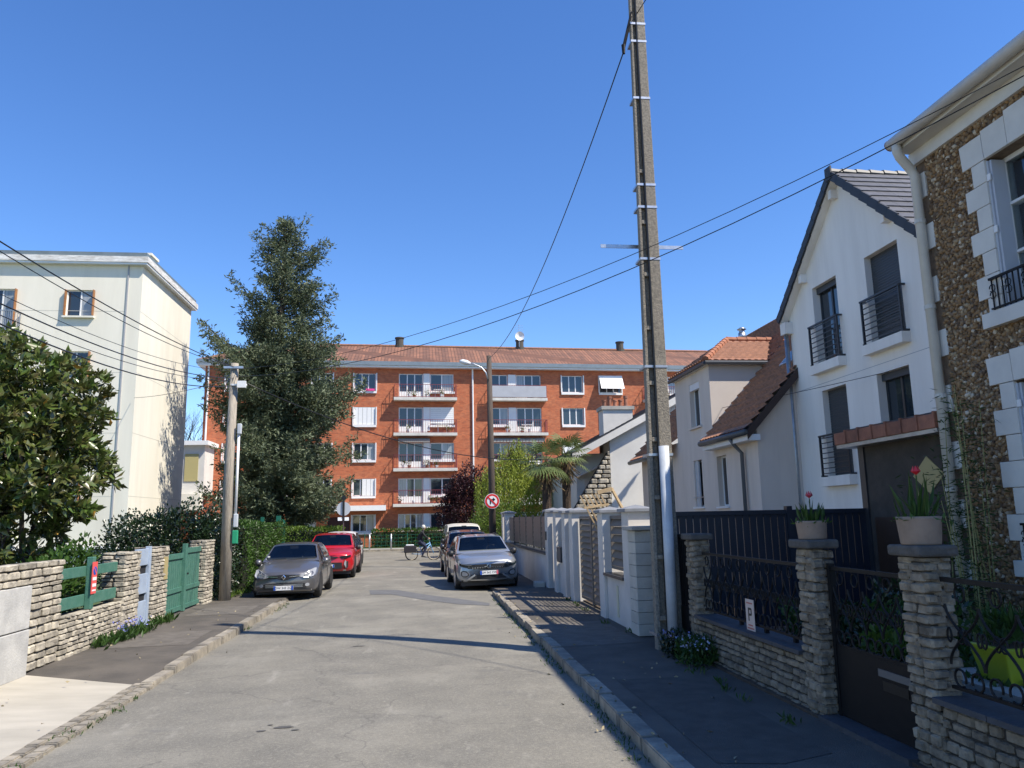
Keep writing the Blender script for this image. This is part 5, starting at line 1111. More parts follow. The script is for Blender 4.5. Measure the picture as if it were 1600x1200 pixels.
# ================================================================ WHITE GABLE HOUSE
def white_house():
    r = thing('white_gable_house', 'white modern house with steep slate gable and dark balcony rails', 'house', (14, 16.6, 0)); X = 10.2; yc = 16.68
    fr = Fr((X, 0, 0), (0, 1, 0), (-1, 0, 0)); y0, y1 = 13.6, 19.78; za = 10.12; sl = .885; K = 1.02
    ops = [tuple(q*K for q in o[:2])+tuple((q-2.05)*K+2.05 for q in o[2:]) for o in [(16.9, 18.05, 5.72, 7.72), (14.45, 15.68, 5.72, 7.72), (16.9, 18.0, 2.92, 5.04), (14.5, 15.65, 3.7, 5.02)]]
    link('front_wall', wall_open(fr, y0, y1, -.1, za, ops, rev=.28, top=[(Vector((X, yc, za)), Vector((0, sl, 1))), (Vector((X, yc, za)), Vector((0, -sl, 1)))]), M_WHITER, r)
    MB().bx(X, X+9, y1-.02, y1, -.1, za-sl*(y1-yc)).bx(X, X+9, y0, y0+.02, -.1, za-sl*(yc-y0)-.05).obj('side_walls', M_WHITER, r)
    mb = MB(); fr.box(mb, y0, y1, 5.28, 5.292, -.01, .002); mb.obj('render_joint', mat('joint_grey', (.35, .36, .38), .8), r)
    dk = mat('anthracite_frame', (.03, .033, .038), .35)
    shut = mat('anthracite_shutter', (.045, .052, .06), .5)
    for i in (1, 2):
        o = ops[i]; n = 34; b = MB()
        for k in range(n): fr.box(b, o[0], o[1], o[2]+(o[3]-o[2])*k/n+.004, o[2]+(o[3]-o[2])*(k+1)/n-.004, -.16-.02, -.16)
        fr.box(b, o[0], o[1], o[2], o[3], -.2, -.185); b.obj('roller_shutter', shut, r)
    for i in (0, 3):
        o = ops[i]; wo = window(fr, r, *o, lights=2 if i == 0 else 2, rec=.2, fw=.06, m=dk, sill=0)
        b = MB(); fr.box(b, o[0], o[1], o[3]-.16, o[3], -.2, -.12); b.obj('shutter_box', shut, wo)
    for i in (0, 1, 2):
        o = ops[i]; b = MB(); fr.box(b, o[0]-.12, o[1]+.12, o[2]-.26, o[2]-.03, 0, .2); so = b.obj('balcony_ledge', M_WHITER, r)
        railing(fr, so, o[0]-.1, o[1]+.1, o[2]-.0, o[2]+1.0, .13, dk, 8, horiz=True, name='balcony_railing')
        b = MB(); fr.box(b, o[0]-.12, o[0]-.08, o[2]-.02, o[2]+.02, .0, .16); fr.box(b, o[1]+.08, o[1]+.12, o[2]+.98, o[2]+1.02, 0, .16); fr.box(b, o[0]-.12, o[0]-.08, o[2]+.98, o[2]+1.02, 0, .16); fr.box(b, o[1]+.08, o[1]+.12, o[2]-.02, o[2]+.02, 0, .16); b.obj('rail_bracket', dk, so)
    # roof: deck, slates one by one on the visible slope, verge tiles, soffit
    ov = .24; xb = X+9.2
    for sgn in (1, -1):
        ye = yc+sgn*(y1-yc+.12); ze = za-sl*(abs(ye-yc))
        P = [(X-ov, yc, za+.02), (X-ov, ye, ze+.02), (xb, ye, ze+.02), (xb, yc, za+.02)]
        MB().hexa(P+[(a, b, c+.09) for a, b, c in P]).obj('roof_deck', M_WHITE if False else M_SLATED, r)
        MB().hexa([(X-ov+.03, yc, za-.03), (X-ov+.03, ye, ze-.03), (X, ye, ze-.03), (X, yc, za-.03), (X-ov+.03, yc, za+.015), (X-ov+.03, ye, ze+.015), (X, ye, ze+.015), (X, yc, za+.015)]).obj('soffit', M_WHITER, r)
        d = Vector((0, ye-yc, ze-za)); Ls = d.length; d.normalize(); n_ = Vector((0, sgn*sl, 1)).normalized(); nt_ = 11
        vt = MB(); vt.bx(-.025, .025, -Ls/nt_*.5, Ls/nt_*.5+.02, -.10, .10); vm = vt.mesh('verge_tile'); vm.materials.append(mat('verge_slate', (.035, .037, .042), .55, var=.2, scale=6))
        ang = math.atan2(d.z, d.y)
        for k in range(nt_):
            p = Vector((X-ov-.01, yc, za+.05))+d*(Ls*(k+.5)/nt_)+n_*(.03+.012)
            inst('verge_tile', vm, r, Matrix.Translation(p) @ Matrix.Rotation(ang if sgn > 0 else ang, 4, 'X') @ Matrix.Rotation(.06 if sgn > 0 else -.06, 4, 'X'))
        if sgn < 0:
            nr = 12; cw = .36; tl = MB(); tl.bx(-cw/2+.003, cw/2-.003, -Ls/nr*.54, Ls/nr*.54, -.014, .014); tm = tl.mesh('roof_slate'); tm.materials.append(M_SLATE)
            for i in range(nr):
                for j in range(11):
                    p = Vector((X-ov+.21+cw*j, yc, za+.02))+d*(Ls*(i+.5)/nr)+n_*.125
                    inst('roof_slate', tm, r, Matrix.Translation(p) @ Matrix.Rotation(ang, 4, 'X') @ Matrix.Rotation(-.075, 4, 'X'))
        for f in ((.06, .62) if sgn > 0 else (.55,)):
            p = Vector((X, yc, za-.12))+d*(Ls*f); MB().bx(X-ov+.06, X, p.y-.07, p.y+.07, p.z-.16, p.z+.06).obj('purlin_end', M_WHITER, r)
        p = Vector((X, ye, ze)); MB().bx(X-ov+.02, X+.02, p.y-.02 if sgn < 0 else p.y-.3, p.y+.3 if sgn < 0 else p.y+.0, p.z-.35, p.z-.03).obj('eave_box', M_WHITER, r)
    for k in range(13):
        b = MB(); b.tube([(X-ov-.05+.36*k, yc, za+.14), (X-ov-.05+.36*(k+1.05), yc, za+.13)], [.125, .105], 8); b.obj('ridge_tile', MATS['verge_slate'], r)
    MB().bx(X-ov-.05, X-ov-.01, yc-.13, yc+.13, za-.05, za+.28).obj('ridge_end', MATS['verge_slate'], r)
    MB().tube([(X-.12, y1+.0, 6.95), (X-.12, y1+.02, 0)], .06, 10).obj('downpipe', M_ZINC, r, True)
white_house()
# ================================================================ FLINT HOUSE (right, near)
def flint_house():
    X = 7.4; yE = 10.05; zt = 7.35
    r = thing('flint_faced_house', 'house faced in brown rubble stone with white quoins and shutters', 'house', (10, 7, 0))
    fr = Fr((X, 0, 0), (0, 1, 0), (-1, 0, 0))
    U = lambda x, y: fr.px(x, y)
    ow = [7.0, U(1562, 400)[0], 4.55, U(1560, 232)[1]-.05]; lw = [7.3, U(1580, 700)[0], 1.42, 3.62]; ow[0] = ow[1]-1.25; lw[1] = ow[1]; lw[0] = ow[0]
    ops = [tuple(ow), tuple(lw), (ow[0]-3.2, ow[1]-3.2, ow[2], ow[3]), (ow[0]-3.2, ow[1]-3.2, lw[2], lw[3])]
    core = mat('flint_mortar', (.22, .155, .10), .95, (.13, .095, .062), scale=9, bump=.8, bscale=25)
    link('front_wall', wall_open(fr, .5, yE, .1, zt, ops, rev=.3), core, r)
    MB().bx(X, X+8, yE-.02, yE, .1, zt).bx(X, X+8, .5, .52, .1, zt).obj('side_wall', core, r)
    # rubble stones, thousands: joined
    ico = [(0, 0, -1), (.72, -.53, -.45), (-.28, -.85, -.45), (-.89, 0, -.45), (-.28, .85, -.45), (.72, .53, -.45), (.28, -.85, .45), (-.72, -.53, .45), (-.72, .53, .45), (.28, .85, .45), (.89, 0, .45), (0, 0, 1)]
    ifc = [(0, 1, 2), (1, 0, 5), (0, 2, 3), (0, 3, 4), (0, 4, 5), (1, 5, 10), (2, 1, 6), (3, 2, 7), (4, 3, 8), (5, 4, 9), (1, 10, 6), (2, 6, 7), (3, 7, 8), (4, 8, 9), (5, 9, 10), (6, 10, 11), (7, 6, 11), (8, 7, 11), (9, 8, 11), (10, 9, 11)]
    ico = np.array(ico); ifc = np.array(ifc)
    def blocked(y, z):
        if any(a-.22 < y < b+.22 and c-.1 < z < d+.3 for a, b, c, d in ops): return True
        return not (3.6 < y < yE-.22 and .2 < z < zt-.1)
    V, T, CI = [], [], []; n = 0; z = .2; rr = random.Random(12)
    ys = []
    while z < zt:
        y = 3.6+rr.uniform(0, .06)
        while y < yE:
            s = rr.uniform(.024, .056); yy, zz = y+rr.uniform(-.02, .02), z+rr.uniform(-.025, .025)
            if not blocked(yy, zz):
                v = ico*(1+RNG.uniform(-.42, .35, (12, 1)))*np.array([.026, s*.86, s*rr.uniform(.55, .85)]); a = rr.uniform(0, 3.14); c_, s_ = math.cos(a), math.sin(a)
                v = np.stack([v[:, 0], v[:, 1]*c_-v[:, 2]*s_, v[:, 1]*s_+v[:, 2]*c_], 1)+np.array([X-.004, yy, zz]); V.append(v); T.append(ifc+n); n += 12
            y += s*1.28
        z += .043
    me = np_mesh('rubble_stones', np.concatenate(V), np.concatenate(T))
    m = mat('rubble_stone', (.34, .20, .10), .8); t = m.node_tree; b = t.nodes['Principled BSDF']
    geo = nn(t, 'ShaderNodeNewGeometry'); cr = nn(t, 'ShaderNodeValToRGB'); e = cr.color_ramp.elements; e[0].color = (.10, .06, .035, 1); e[1].color = (.62, .55, .44, 1); e[1].position = 1
    for p_, c_ in ((.3, (.26, .155, .07, 1)), (.55, (.34, .21, .10, 1)), (.75, (.22, .15, .095, 1)), (.9, (.45, .33, .19, 1))):
        x_ = cr.color_ramp.elements.new(p_); x_.color = c_
    t.links.new(geo.outputs['Random Per Island'], cr.inputs[0]); t.links.new(cr.outputs[0], b.inputs['Base Color'])
    nb = nn(t, 'ShaderNodeTexNoise'); nb.inputs['Scale'].default_value = 60; bp = nn(t, 'ShaderNodeBump'); bp.inputs['Strength'].default_value = .6; bp.inputs['Distance'].default_value = .02; t.links.new(geo.outputs['Position'], nb.inputs[0]); t.links.new(nb.outputs['Fac'], bp.inputs['Height']); t.links.new(bp.outputs[0], b.inputs['Normal'])
    link('rubble_facing', me, m, r, kind='stuff')
    q_m = mat('quoin_stone', (.68, .66, .60), .75, (.60, .58, .53), scale=2, bump=.1)
    for o in ops[:2]:
        n_ = 7; hh = (o[3]-o[2]+.1)/n_
        for sgn, e in ((1, o[1]), (-1, o[0])):
            for k in range(n_):
                w_ = .40 if k % 2 else .24; a, b_ = (e, e+w_) if sgn > 0 else (e-w_, e)
                mb = MB(); fr.box(mb, a+.001, b_, o[2]-.1+hh*k+.004, o[2]-.1+hh*(k+1)-.004, -.1, .045); mb.obj('quoin', q_m, r, bevel=.004)
        # flat-arch lintel blocks
        a0, a1 = o[0]-.42, o[1]+.42; nb_ = 5
        for k in range(nb_):
            f0, f1 = k/nb_, (k+1)/nb_; top0, top1 = a0+(a1-a0)*f0, a0+(a1-a0)*f1; b0_, b1_ = o[0]-.4+(o[1]-o[0]+.8)*f0, o[0]-.4+(o[1]-o[0]+.8)*f1
            zt_ = o[3]+(.40 if k in (1, 3) else .46 if k == 2 else .36)
            mb = MB(); mb.hexa([fr.P(b0_+.004, o[3]+.004, -.1), fr.P(b1_-.004, o[3]+.004, -.1), fr.P(b1_-.004, o[3]+.004, .05), fr.P(b0_+.004, o[3]+.004, .05), fr.P(top0+.004, zt_, -.1), fr.P(top1-.004, zt_, -.1), fr.P(top1-.004, zt_, .05), fr.P(top0+.004, zt_, .05)]); mb.obj('lintel_block', q_m, r, bevel=.004)
        mb = MB(); fr.box(mb, o[0]-.3, o[1]+.3, o[2]-.2, o[2]-.005, -.1, .12); mb.obj('window_sill', q_m, r, bevel=.006)
        wo = window(fr, r, *o, lights=2, rec=.2, fw=.06, pane=MATS['clear_glass'], sill=0)
        mb = MB(); fr.box(mb, o[0]+.06, o[1]-.06, o[2]+(o[3]-o[2])*.36, o[2]+(o[3]-o[2])*.36+.035, -.25, -.19); fr.box(mb, o[0]+.06, o[1]-.06, o[2]+(o[3]-o[2])*.68, o[2]+(o[3]-o[2])*.68+.035, -.25, -.19); mb.obj('glazing_bar', M_WHITE, wo)
        cu = MB(); n2 = 40
        for k in range(n2):
            ya, yb = o[0]+(o[1]-o[0])*k/n2, o[0]+(o[1]-o[0])*(k+1)/n2; da, db = -.36+.025*math.sin(k*1.9), -.36+.025*math.sin((k+1)*1.9); cu.quad(fr.P(ya, o[2], da), fr.P(yb, o[2], db), fr.P(yb, o[3], db), fr.P(ya, o[3], da))
        cu.obj('curtain', mat('net_curtain', (.62, .64, .66), .9), wo, True)
        sh = MB(); fr.box(sh, o[1]-.03, o[1]+.0, o[2]+.03, o[3]-.03, -.19, .02); fr.box(sh, o[1]-.07, o[1]-.035, o[2]+.03, o[3]-.03, -.19, .0); so = sh.obj('folded_shutter', mat('grey_shutter', (.48, .51, .56), .5, var=.06), wo)
        for z_ in (.15, .5, .85): h_ = MB(); zz = o[2]+(o[3]-o[2])*z_; fr.box(h_, o[1]-.06, o[1]+.02, zz, zz+.09, .02, .035); h_.obj('hinge', M_WHITE, so)
        # wrought iron window guard
        g_ = MB(); za, zb = o[2]+.0, o[2]+.42
        fr.box(g_, o[0]-.1, o[1]+.16, zb, zb+.03, .05, .08); fr.box(g_, o[0]-.1, o[1]+.16, za+.03, za+.05, .05, .08)
        for k in range(17):
            y = o[0]-.08+(o[1]-o[0]+.2)*k/16; fr.box(g_, y-.007, y+.007, za+.02, zb, .058, .072)
            if k % 3 == 1:
                for zc in (.22, .31): g_.tube([fr.P(y+.05*math.cos(q), za+zc+.05*math.sin(q), .065) for q in np.linspace(0, 5.6, 10)], .006, 4)
        g_.obj('window_guard', M_IRON, wo)
    for k in range(9):
        if True:
            z0_ = .2+.8*k; mb = MB(); fr.box(mb, yE-.26 if k % 2 else yE-.2, yE+.015, z0_, z0_+.38, -.3, .03); mb.obj('corner_quoin', q_m, r, bevel=.004)
    # cornice, gutter, downpipe, roof
    MB().bx(X-.07, X+.1, .5, yE+.05, zt-.2, zt).obj('cornice', q_m, r)
    MB().bx(X-.28, X+.3, .3, yE+.02, zt, zt+.04).obj('soffit', M_PIPE, r); MB().bx(X-.31, X-.282, .3, yE+.02, zt+.0, zt+.12).obj('fascia', M_PIPE, r)
    MB().tube([(X-.38, .3, zt+.12), (X-.38, yE+.0, zt+.12)], .085, 12).obj('gutter', M_PIPE, r, True); mb = MB(); mb.lathe([(.088, 0), (.088, .015)], (X-.38, yE+.0, zt+.12), 12, 'y'); mb.obj('gutter_end', M_TERRA, r)
    MB().tube([(X-.38, yE-.14, zt+.1), (X-.38, yE-.14, zt-.04), (X-.33, yE-.12, zt-.12), (X-.18, yE-.1, zt-.28), (X-.11, yE-.1, zt-.4), (X-.11, yE-.1, .1)], .068, 12).obj('downpipe', M_PIPE, r, True)
    for z_ in (6.2, 4.9, 3.6, 2.3): MB().tube([(X-.11, yE-.1, z_), (X-.11, yE-.1, z_+.06)], .078, 12).obj('pipe_collar', M_PIPE, r)
    P = [(X-.34, .2, zt+.16), (X-.34, yE+.06, zt+.16), (X+4.2, yE+.06, zt+2.6), (X+4.2, .2, zt+2.6)]
    MB().hexa(P+[(a, b, c+.1) for a, b, c in P]).obj('roof', M_TILE, r); P = [(X+9, .2, zt+.22), (X+9, yE+.2, zt+.22), (X+4.2, yE+.2, zt+2.6), (X+4.2, .2, zt+2.6)]; MB().hexa(P+[(a, b, c+.1) for a, b, c in P]).obj('roof', M_TILE, r)
    MB().poly([(X, yE, zt), (X+8.4, yE, zt), (X+4.2, yE, zt+2.5)]).obj('gable', core, r)
    # annexe with tiled edge and diamond pane
    r2 = thing('side_annexe', 'dark brown rendered porch with clay tile edging and a diamond pane', 'porch', (8, 11, 0)); xa = 7.55; fa = Fr((xa, 0, 0), (0, 1, 0), (-1, 0, 0))
    a0, a1 = yE+.02, fa.px(1345, 720)[0]; zt2 = fa.px(1400, 690)[1]
    mb = MB(); fa.box(mb, a0, a1, .1, zt2, -2.5, 0); mb.obj('wall', mat('brown_render', (.075, .062, .05), .9, (.05, .042, .034), scale=4, bump=.3, bscale=60), r2)
    mb = MB(); fa.box(mb, a1-.14, a1+.02, .1, zt2, -.1, .03); mb.obj('door_post', M_ANTH, r2)
    mb = MB(); fa.box(mb, a0, a1+.25, zt2, zt2+.06, -2.6, .28); mb.obj('flat_roof', M_ZINC, r2)
    n = 7
    for k in range(n):
        y_a, y_b = a0+(a1+.28-a0)*k/n, a0+(a1+.28-a0)*(k+1)/n
        mb = MB(); fa.box(mb, y_a+.006, y_b-.006, zt2+.065, zt2+.27, .18, .30); fa.box(mb, y_a-.012, y_a+.028, zt2+.06, zt2+.30, .17, .325); mb.obj('edge_tile', M_TERRA, r2, bevel=.008)
    mb = MB(); fa.box(mb, a0, a1+.2, zt2+.2, zt2+.32, -2.4, .15); mb.obj('roof_felt', M_SLATED, r2)
    c_ = (fa.px(1425, 745)[0]+fa.px(1480, 740)[0])/2; zc = fa.px(1452, 742)[1]; dk = .36
    mb = MB(); mb.prism([fa.P(c_-dk, zc, .002), fa.P(c_, zc+dk*.78, .002), fa.P(c_+dk, zc, .002), fa.P(c_, zc-dk*.78, .002)], fa.n*.012); mb.obj('diamond_pane', mat('ochre_glass', (.36, .31, .14), .35), r2)
    mb = MB(); fa.box(mb, a0, a1-.3, .2, 1.95, .003, .03); mb.obj('brown_door', mat('brown_wood', (.045, .022, .012), .6), r2)
flint_house()
# navy fence between the gardens
r = thing('navy_fence', 'dark navy plastic slat fence between the front gardens', 'fence', (7, 12.5, .1)); me = MB().bx(-.055, .055, -.012, .012, -.9, .9).mesh('fence_board'); me.materials.append(M_NAVY)
for k in range(52): inst('fence_board', me, r, Matrix.Translation((4.05+.122*k, 12.5, 1.12)))
for z in (.3, 1.1, 1.98): MB().bx(4.0, 10.4, 12.515, 12.55, z, z+.1).obj('rail', M_NAVY, r)
MB().bx(4.0, 10.4, 12.47, 12.53, 2.03, 2.10).obj('top_cap', M_NAVY, r)
for k in range(4): MB().bx(4.0+2.1*k, 4.09+2.1*k, 12.44, 12.56, .1, 2.16).obj('post', M_NAVY, r)
r = thing('black_gate', 'black metal gate between the block pier and the concrete pole', 'gate', (3.8, 11.8, .1))
mb = MB(); mb.bx(3.78, 3.83, 10.92, 12.45, .15, .75); mb.obj('lower_panel', M_IRON, r)
for k in range(20): MB().bx(3.795, 3.815, 10.94+.078*k, 10.96+.078*k, .75, 1.75).obj('bar', M_IRON, r)
MB().bx(3.785, 3.825, 10.92, 12.45, 1.72, 1.77).obj('top_rail', M_IRON, r)
# ================================================================ STONE PILLARS, RAILINGS, GATE (near right)
TX = 3.75
def stone_pillar(label, y0, y1, zt, x0=TX, x1=TX+.24):
    r = stone_block('stone_pillar', label, 'pillar', GREY, x0, x1, y0, y1, .1, zt, 'wsne', lw=(.10, .2), hh=(.06, .095), group='dry-stone pillars of the iron railing')
    MB().bx(x0-.045, x1+.045, y0-.045, y1+.045, zt, zt+.085).obj('cap_stone', mat('dark_cap', (.11, .10, .088), .9, (.07, .064, .057), scale=8, bump=.6), r, bevel=.02)
    return r
pA = stone_pillar('nearest dry-stone pillar, right of the iron gate, under the bigger pot', 5.54, 5.86, 1.70)
pB = stone_pillar('dry-stone pillar left of the iron gate under the smaller pot', 7.24, 7.56, 1.70)
pC = stone_pillar('farthest dry-stone pillar next to the concrete pole', 10.54, 10.86, 1.70)
def low_wall(label, y0, y1, zt=.66):
    r = stone_block('low_rubble_wall', label, 'wall', GREY, TX+.02, TX+.34, y0, y1, .1, zt, 'w', lw=(.12, .28), hh=(.06, .10))
    n = max(1, int((y1-y0)/.55)); L = (y1-y0)/n; me = MB().bx(-.21, .21, -L/2+.004, L/2-.004, -.02, .02).mesh('coping_slab'); me.materials.append(M_SLATECAP)
    for k in range(n): inst('coping_slab', me, r, Matrix.Translation((TX+.17, y0+L*(k+.5), zt+.022)))
low_wall('low rubble wall under the iron railing between the two farther pillars', 7.56, 10.54); low_wall('low rubble wall under the nearest iron railing', 2.2, 5.54)
def scroll_mesh(w_, h, name):
    """one wrought-iron unit: top ring, crossing lyre bars, centre collar rings, foot scrolls (in y,z plane, width w, height h)"""
    b = MB(); R = .0105
    def cv(P, r=R): b.tube([(0, y, z) for y, z in P], r, 5)
    cv([(w_*.5+.052*math.cos(a)*1, h-.075+.058*math.sin(a)) for a in np.linspace(0, 6.283, 16)], .008)
    for s in (-1, 1):
        cv([(w_/2+s*w_*(.5*math.cos(q*math.pi*1.0)*.98), .17+(h-.33)*q) for q in np.linspace(0, 1, 18)], R)
        cv([(w_/2+s*(w_*.25+.058*math.cos(a)), .085+.062*math.sin(a)) for a in np.linspace(-2.2, 3.6, 16)], .009)
        cv([(w_/2+s*(w_*.5-.045*(1-math.cos(a))*.5), .5*h+.05*math.sin(a)) for a in np.linspace(0, 6.28, 12)], .008)
        cv([(w_/2+s*(.03+.032*math.cos(a)), h*.5+.05*math.sin(a)) for a in np.linspace(0, 5.5, 12)], .008)
    me = b.mesh(name); me.materials.append(M_IRON); return me
def iron_panel(root, y0, y1, z0, z1, x=TX+.17, unit=.27):
    n = max(1, round((y1-y0)/unit)); w_ = (y1-y0)/n; h = z1-z0; me = scroll_mesh(w_, h, 'scrollwork')
    for k in range(n): inst('scrollwork', me, root, Matrix.Translation((x, y0+w_*k, z0)))
    MB().bx(x-.016, x+.016, y0, y1, z1, z1+.035).obj('top_rail', M_IRON, root); MB().bx(x-.014, x+.014, y0, y1, z0-.0, z0+.024).obj('bottom_rail', M_IRON, root)
r = thing('iron_railing', 'wrought iron scroll railing between the two farther stone pillars', 'railing', (TX+.17, 8.6, .7)); iron_panel(r, 7.58, 10.52, .76, 1.50, TX+.13)
for y in (8.0, 8.7, 9.4): MB().bx(TX+.15, TX+.19, y, y+.05, .70, .77).obj('foot', M_IRON, r)
r = thing('iron_railing', 'wrought iron scroll railing at the right edge, before the lime planter', 'railing', (TX+.17, 3.8, .7)); iron_panel(r, 2.3, 5.52, .76, 1.52, TX+.13, unit=.36)
r = thing('iron_gate', 'wrought iron garden gate with a solid lower panel and letter slot', 'gate', (TX+.15, 6.3, .1))
iron_panel(r, 5.93, 7.17, .80, 1.50, unit=.26); MB().bx(TX+.15, TX+.19, 5.91, 7.19, .185, .80).obj('lower_panel', M_IRON, r); MB().bx(TX+.14, TX+.152, 6.05, 6.5, .66, .72).obj('letter_slot', mat('dull_steel', (.16, .165, .17), .5, metal=.5), r); MB().bx(TX+.143, TX+.152, 6.1, 6.45, .55, .63).obj('slot_recess', M_SBLACK, r)
for y in (5.88, 7.17): MB().bx(TX+.14, TX+.2, y, y+.045, .12, 1.56).obj('stile', M_IRON, r)
MB().bx(TX-.06, TX+.3, 5.87, 7.23, .08, .178).obj('threshold', M_SLATECAP, r)
# house-front no-parking notice on the railing: printed P
pn = on_x(1172, 962, TX+.08); r = thing('parking_notice', 'small cream notice with a large letter P hung on the iron railing', 'sign', pn)
w_, h_ = .115, .185; fn = Fr((TX+.08, pn.y, pn.z), (0, -1, 0), (-1, 0, 0))
mb = MB(); fn.box(mb, -w_, w_, pn.z-h_, pn.z+h_, -.006, 0); mb.obj('plate', mat('cream_plate', (.62, .50, .43), .5), r)
mb = MB(); fn.box(mb, -.045, -.02, pn.z-.06, pn.z+.09, .001, .003); fn.box(mb, -.02, .04, pn.z+.065, pn.z+.09, .001, .003); fn.box(mb, -.02, .04, pn.z+.0, pn.z+.025, .001, .003); fn.box(mb, .03, .052, pn.z+.01, pn.z+.08, .001, .003); mb.obj('letter', M_SBLACK, r)
mb = MB(); fn.box(mb, -.09, .09, pn.z-.15, pn.z-.135, .001, .003); fn.box(mb, -.08, .08, pn.z+.135, pn.z+.15, .001, .003); fn.box(mb, -.06, .06, pn.z-.115, pn.z-.1, .001, .003); mb.obj('small_print', mat('print_red', (.45, .12, .10), .5), r)
# flower pots with tulips
def pot(label, y, R, h, seed, blade=.0):
    x = TX+.12; z0 = 1.787; r = thing('tulip_pot', label, 'flower pot', (x, y, z0)); rr = random.Random(seed)
    MB().lathe([(R*.86, 0), (R*.88, .012), (R*.98, h*.9), (R, h), (R*.9, h), (R*.86, h*.85)], (x, y, z0), 28).obj('pot', M_POT, r, True); MB().lathe([(R*.87, 0), (R*.87, .01)], (x, y, z0+h*.84), 20).obj('soil', M_SOIL, r)
    P, D, L = [], [], []
    for k in range(26):
        a = rr.uniform(0, 6.28); q = rr.uniform(0, R*.75); P.append((x+q*math.cos(a), y+q*math.sin(a), z0+h*.85)); D.append((math.cos(a)*rr.uniform(.1, .5), math.sin(a)*rr.uniform(.1, .5), 1)); L.append(rr.uniform(.12, .24)+blade*rr.random()*.4)
    leaf_obj('leaves', P, D, np.array(L), .035, M_LEAF, r, fold=.1, droop=.1)
    ht = z0+h+(.22 if not blade else .32); sx_ = x+rr.uniform(-.02, .02)
    MB().tube([(x, y, z0+h*.8), (sx_, y-.02, ht)], .006, 5).obj('stem', M_LEAF, r)
    b = MB()
    for k in range(6):
        a = k*1.047; o = Vector((sx_, y-.02, ht)); d = Vector((math.cos(a), math.sin(a), 0)); t_ = Vector((-d.y, d.x, 0))
        b.add([o, o+d*.03+t_*.02+Vector((0, 0, .03)), o+d*.018+Vector((0, 0, .075)), o+d*.03-t_*.02+Vector((0, 0, .03))], [(0, 1, 2, 3)])
    b.obj('tulip', M_PETAL if blade else mat('pink_petal', (.42, .04, .06), .5), r)
    leaf_obj('small_plants', [(x+rr.gauss(0, R*.5), y+rr.gauss(0, R*.5), z0+h*.88) for _ in range(90)], RNG.normal(size=(90, 3))+np.array([0, 0, .7]), .06, .022, M_HEDGE, r)
pot('larger brown clay pot with a red tulip on the nearest stone pillar', 5.70, .165, .215, 4, .45); pot('smaller brown clay pot with a pink tulip on the left gate pillar', 7.4, .15, .18, 5)
# front garden behind the railing
def clump(name, label, cx, cy, z0, n, R, H, m, L=.16, W=.035, flowers=None, nf=0):
    r = thing(name, label, 'plant', (cx, cy, z0)); a = RNG.uniform(0, 6.28, n); q = R*np.sqrt(RNG.random(n)); P = np.stack([cx+q*np.cos(a), cy+q*np.sin(a), z0+RNG.random(n)*H], 1)
    leaf_obj('foliage', P, RNG.normal(size=(n, 3))*.6+np.array([0, 0, .8]), RNG.uniform(L*.6, L*1.3, n), W, m, r)
    if nf:
        a = RNG.uniform(0, 6.28, nf); q = R*np.sqrt(RNG.random(nf)); leaf_obj('flowers', np.stack([cx+q*np.cos(a), cy+q*np.sin(a), z0+H*RNG.uniform(.7, 1.15, nf)], 1), RNG.normal(size=(nf, 3))+np.array([0, 0, .5]), .035, .035, flowers, r)
for k, (cx, cy, R, H, m) in enumerate(((4.9, 9.4, .45, .75, M_LEAF), (4.7, 8.5, .45, .85, M_DKLEAF), (5.2, 7.9, .5, .9, M_LEAF), (4.7, 7.4, .4, .7, M_LEAFY), (5.3, 6.7, .45, .55, M_LEAF), (4.9, 6.1, .4, .5, M_LEAF), (5.9, 8.9, .5, 1.0, M_DKLEAF), (6.2, 7.3, .6, .6, M_LEAF))):
    clump('garden_shrub', 'leafy garden plant behind the railing, %s' % ['nearest the farthest pillar', 'dark one behind the notice', 'tall one mid-railing', 'yellowish one by the left gate pillar', 'behind the gate latch side', 'behind the gate near the right pillar', 'dark tall one deep in the garden', 'wide low one deep in the garden'][k], cx, cy, .16, 900, R, H, m, .11, .05)
clump('flowering_clump', 'blue-flowered weeds at the foot of the concrete pole', 3.62, 10.75, .13, 700, .32, .28, M_DKLEAF, .09, .03, M_BLUEF, 60); clump('flowering_clump', 'pale blue flowers spilling from the low wall beside the concrete pole', 3.6, 10.1, .13, 700, .3, .3, M_LEAF, .09, .03, mat('pale_blue_flower', (.42, .45, .62), .6), 90)
r = thing('lime_planter', 'lime-yellow plastic planter behind the nearest railing', 'planter', (4.75, 5.0, .8)); q = on_x(1570, 1030, 4.75); cy = q.y
mb = MB(); mb.hexa([(4.64, cy-.18, .66), (4.92, cy-.18, .66), (4.92, cy+.15, .66), (4.64, cy+.15, .66), (4.58, cy-.23, .95), (4.98, cy-.23, .95), (4.98, cy+.2, .95), (4.58, cy+.2, .95)]); mb.obj('tub', M_YELLOWP, r, bevel=.015)
MB().bx(4.61, 4.95, cy-.2, cy+.17, .92, .955).obj('soil', M_SOIL, r); n = 260; P = np.stack([RNG.uniform(4.6, 4.95, n), RNG.uniform(cy-.2, cy+.17, n), RNG.uniform(.94, 1.15, n)], 1); leaf_obj('plants', P, RNG.normal(size=(n, 3))*.5+np.array([0, 0, 1]), .16, .03, M_LEAF, r)
MB().bx(4.45, 5.1, cy-.6, cy+.6, .14, .658).obj('planter_plinth', M_CONC, label='grey concrete ledge under the lime planter', cat='ledge')
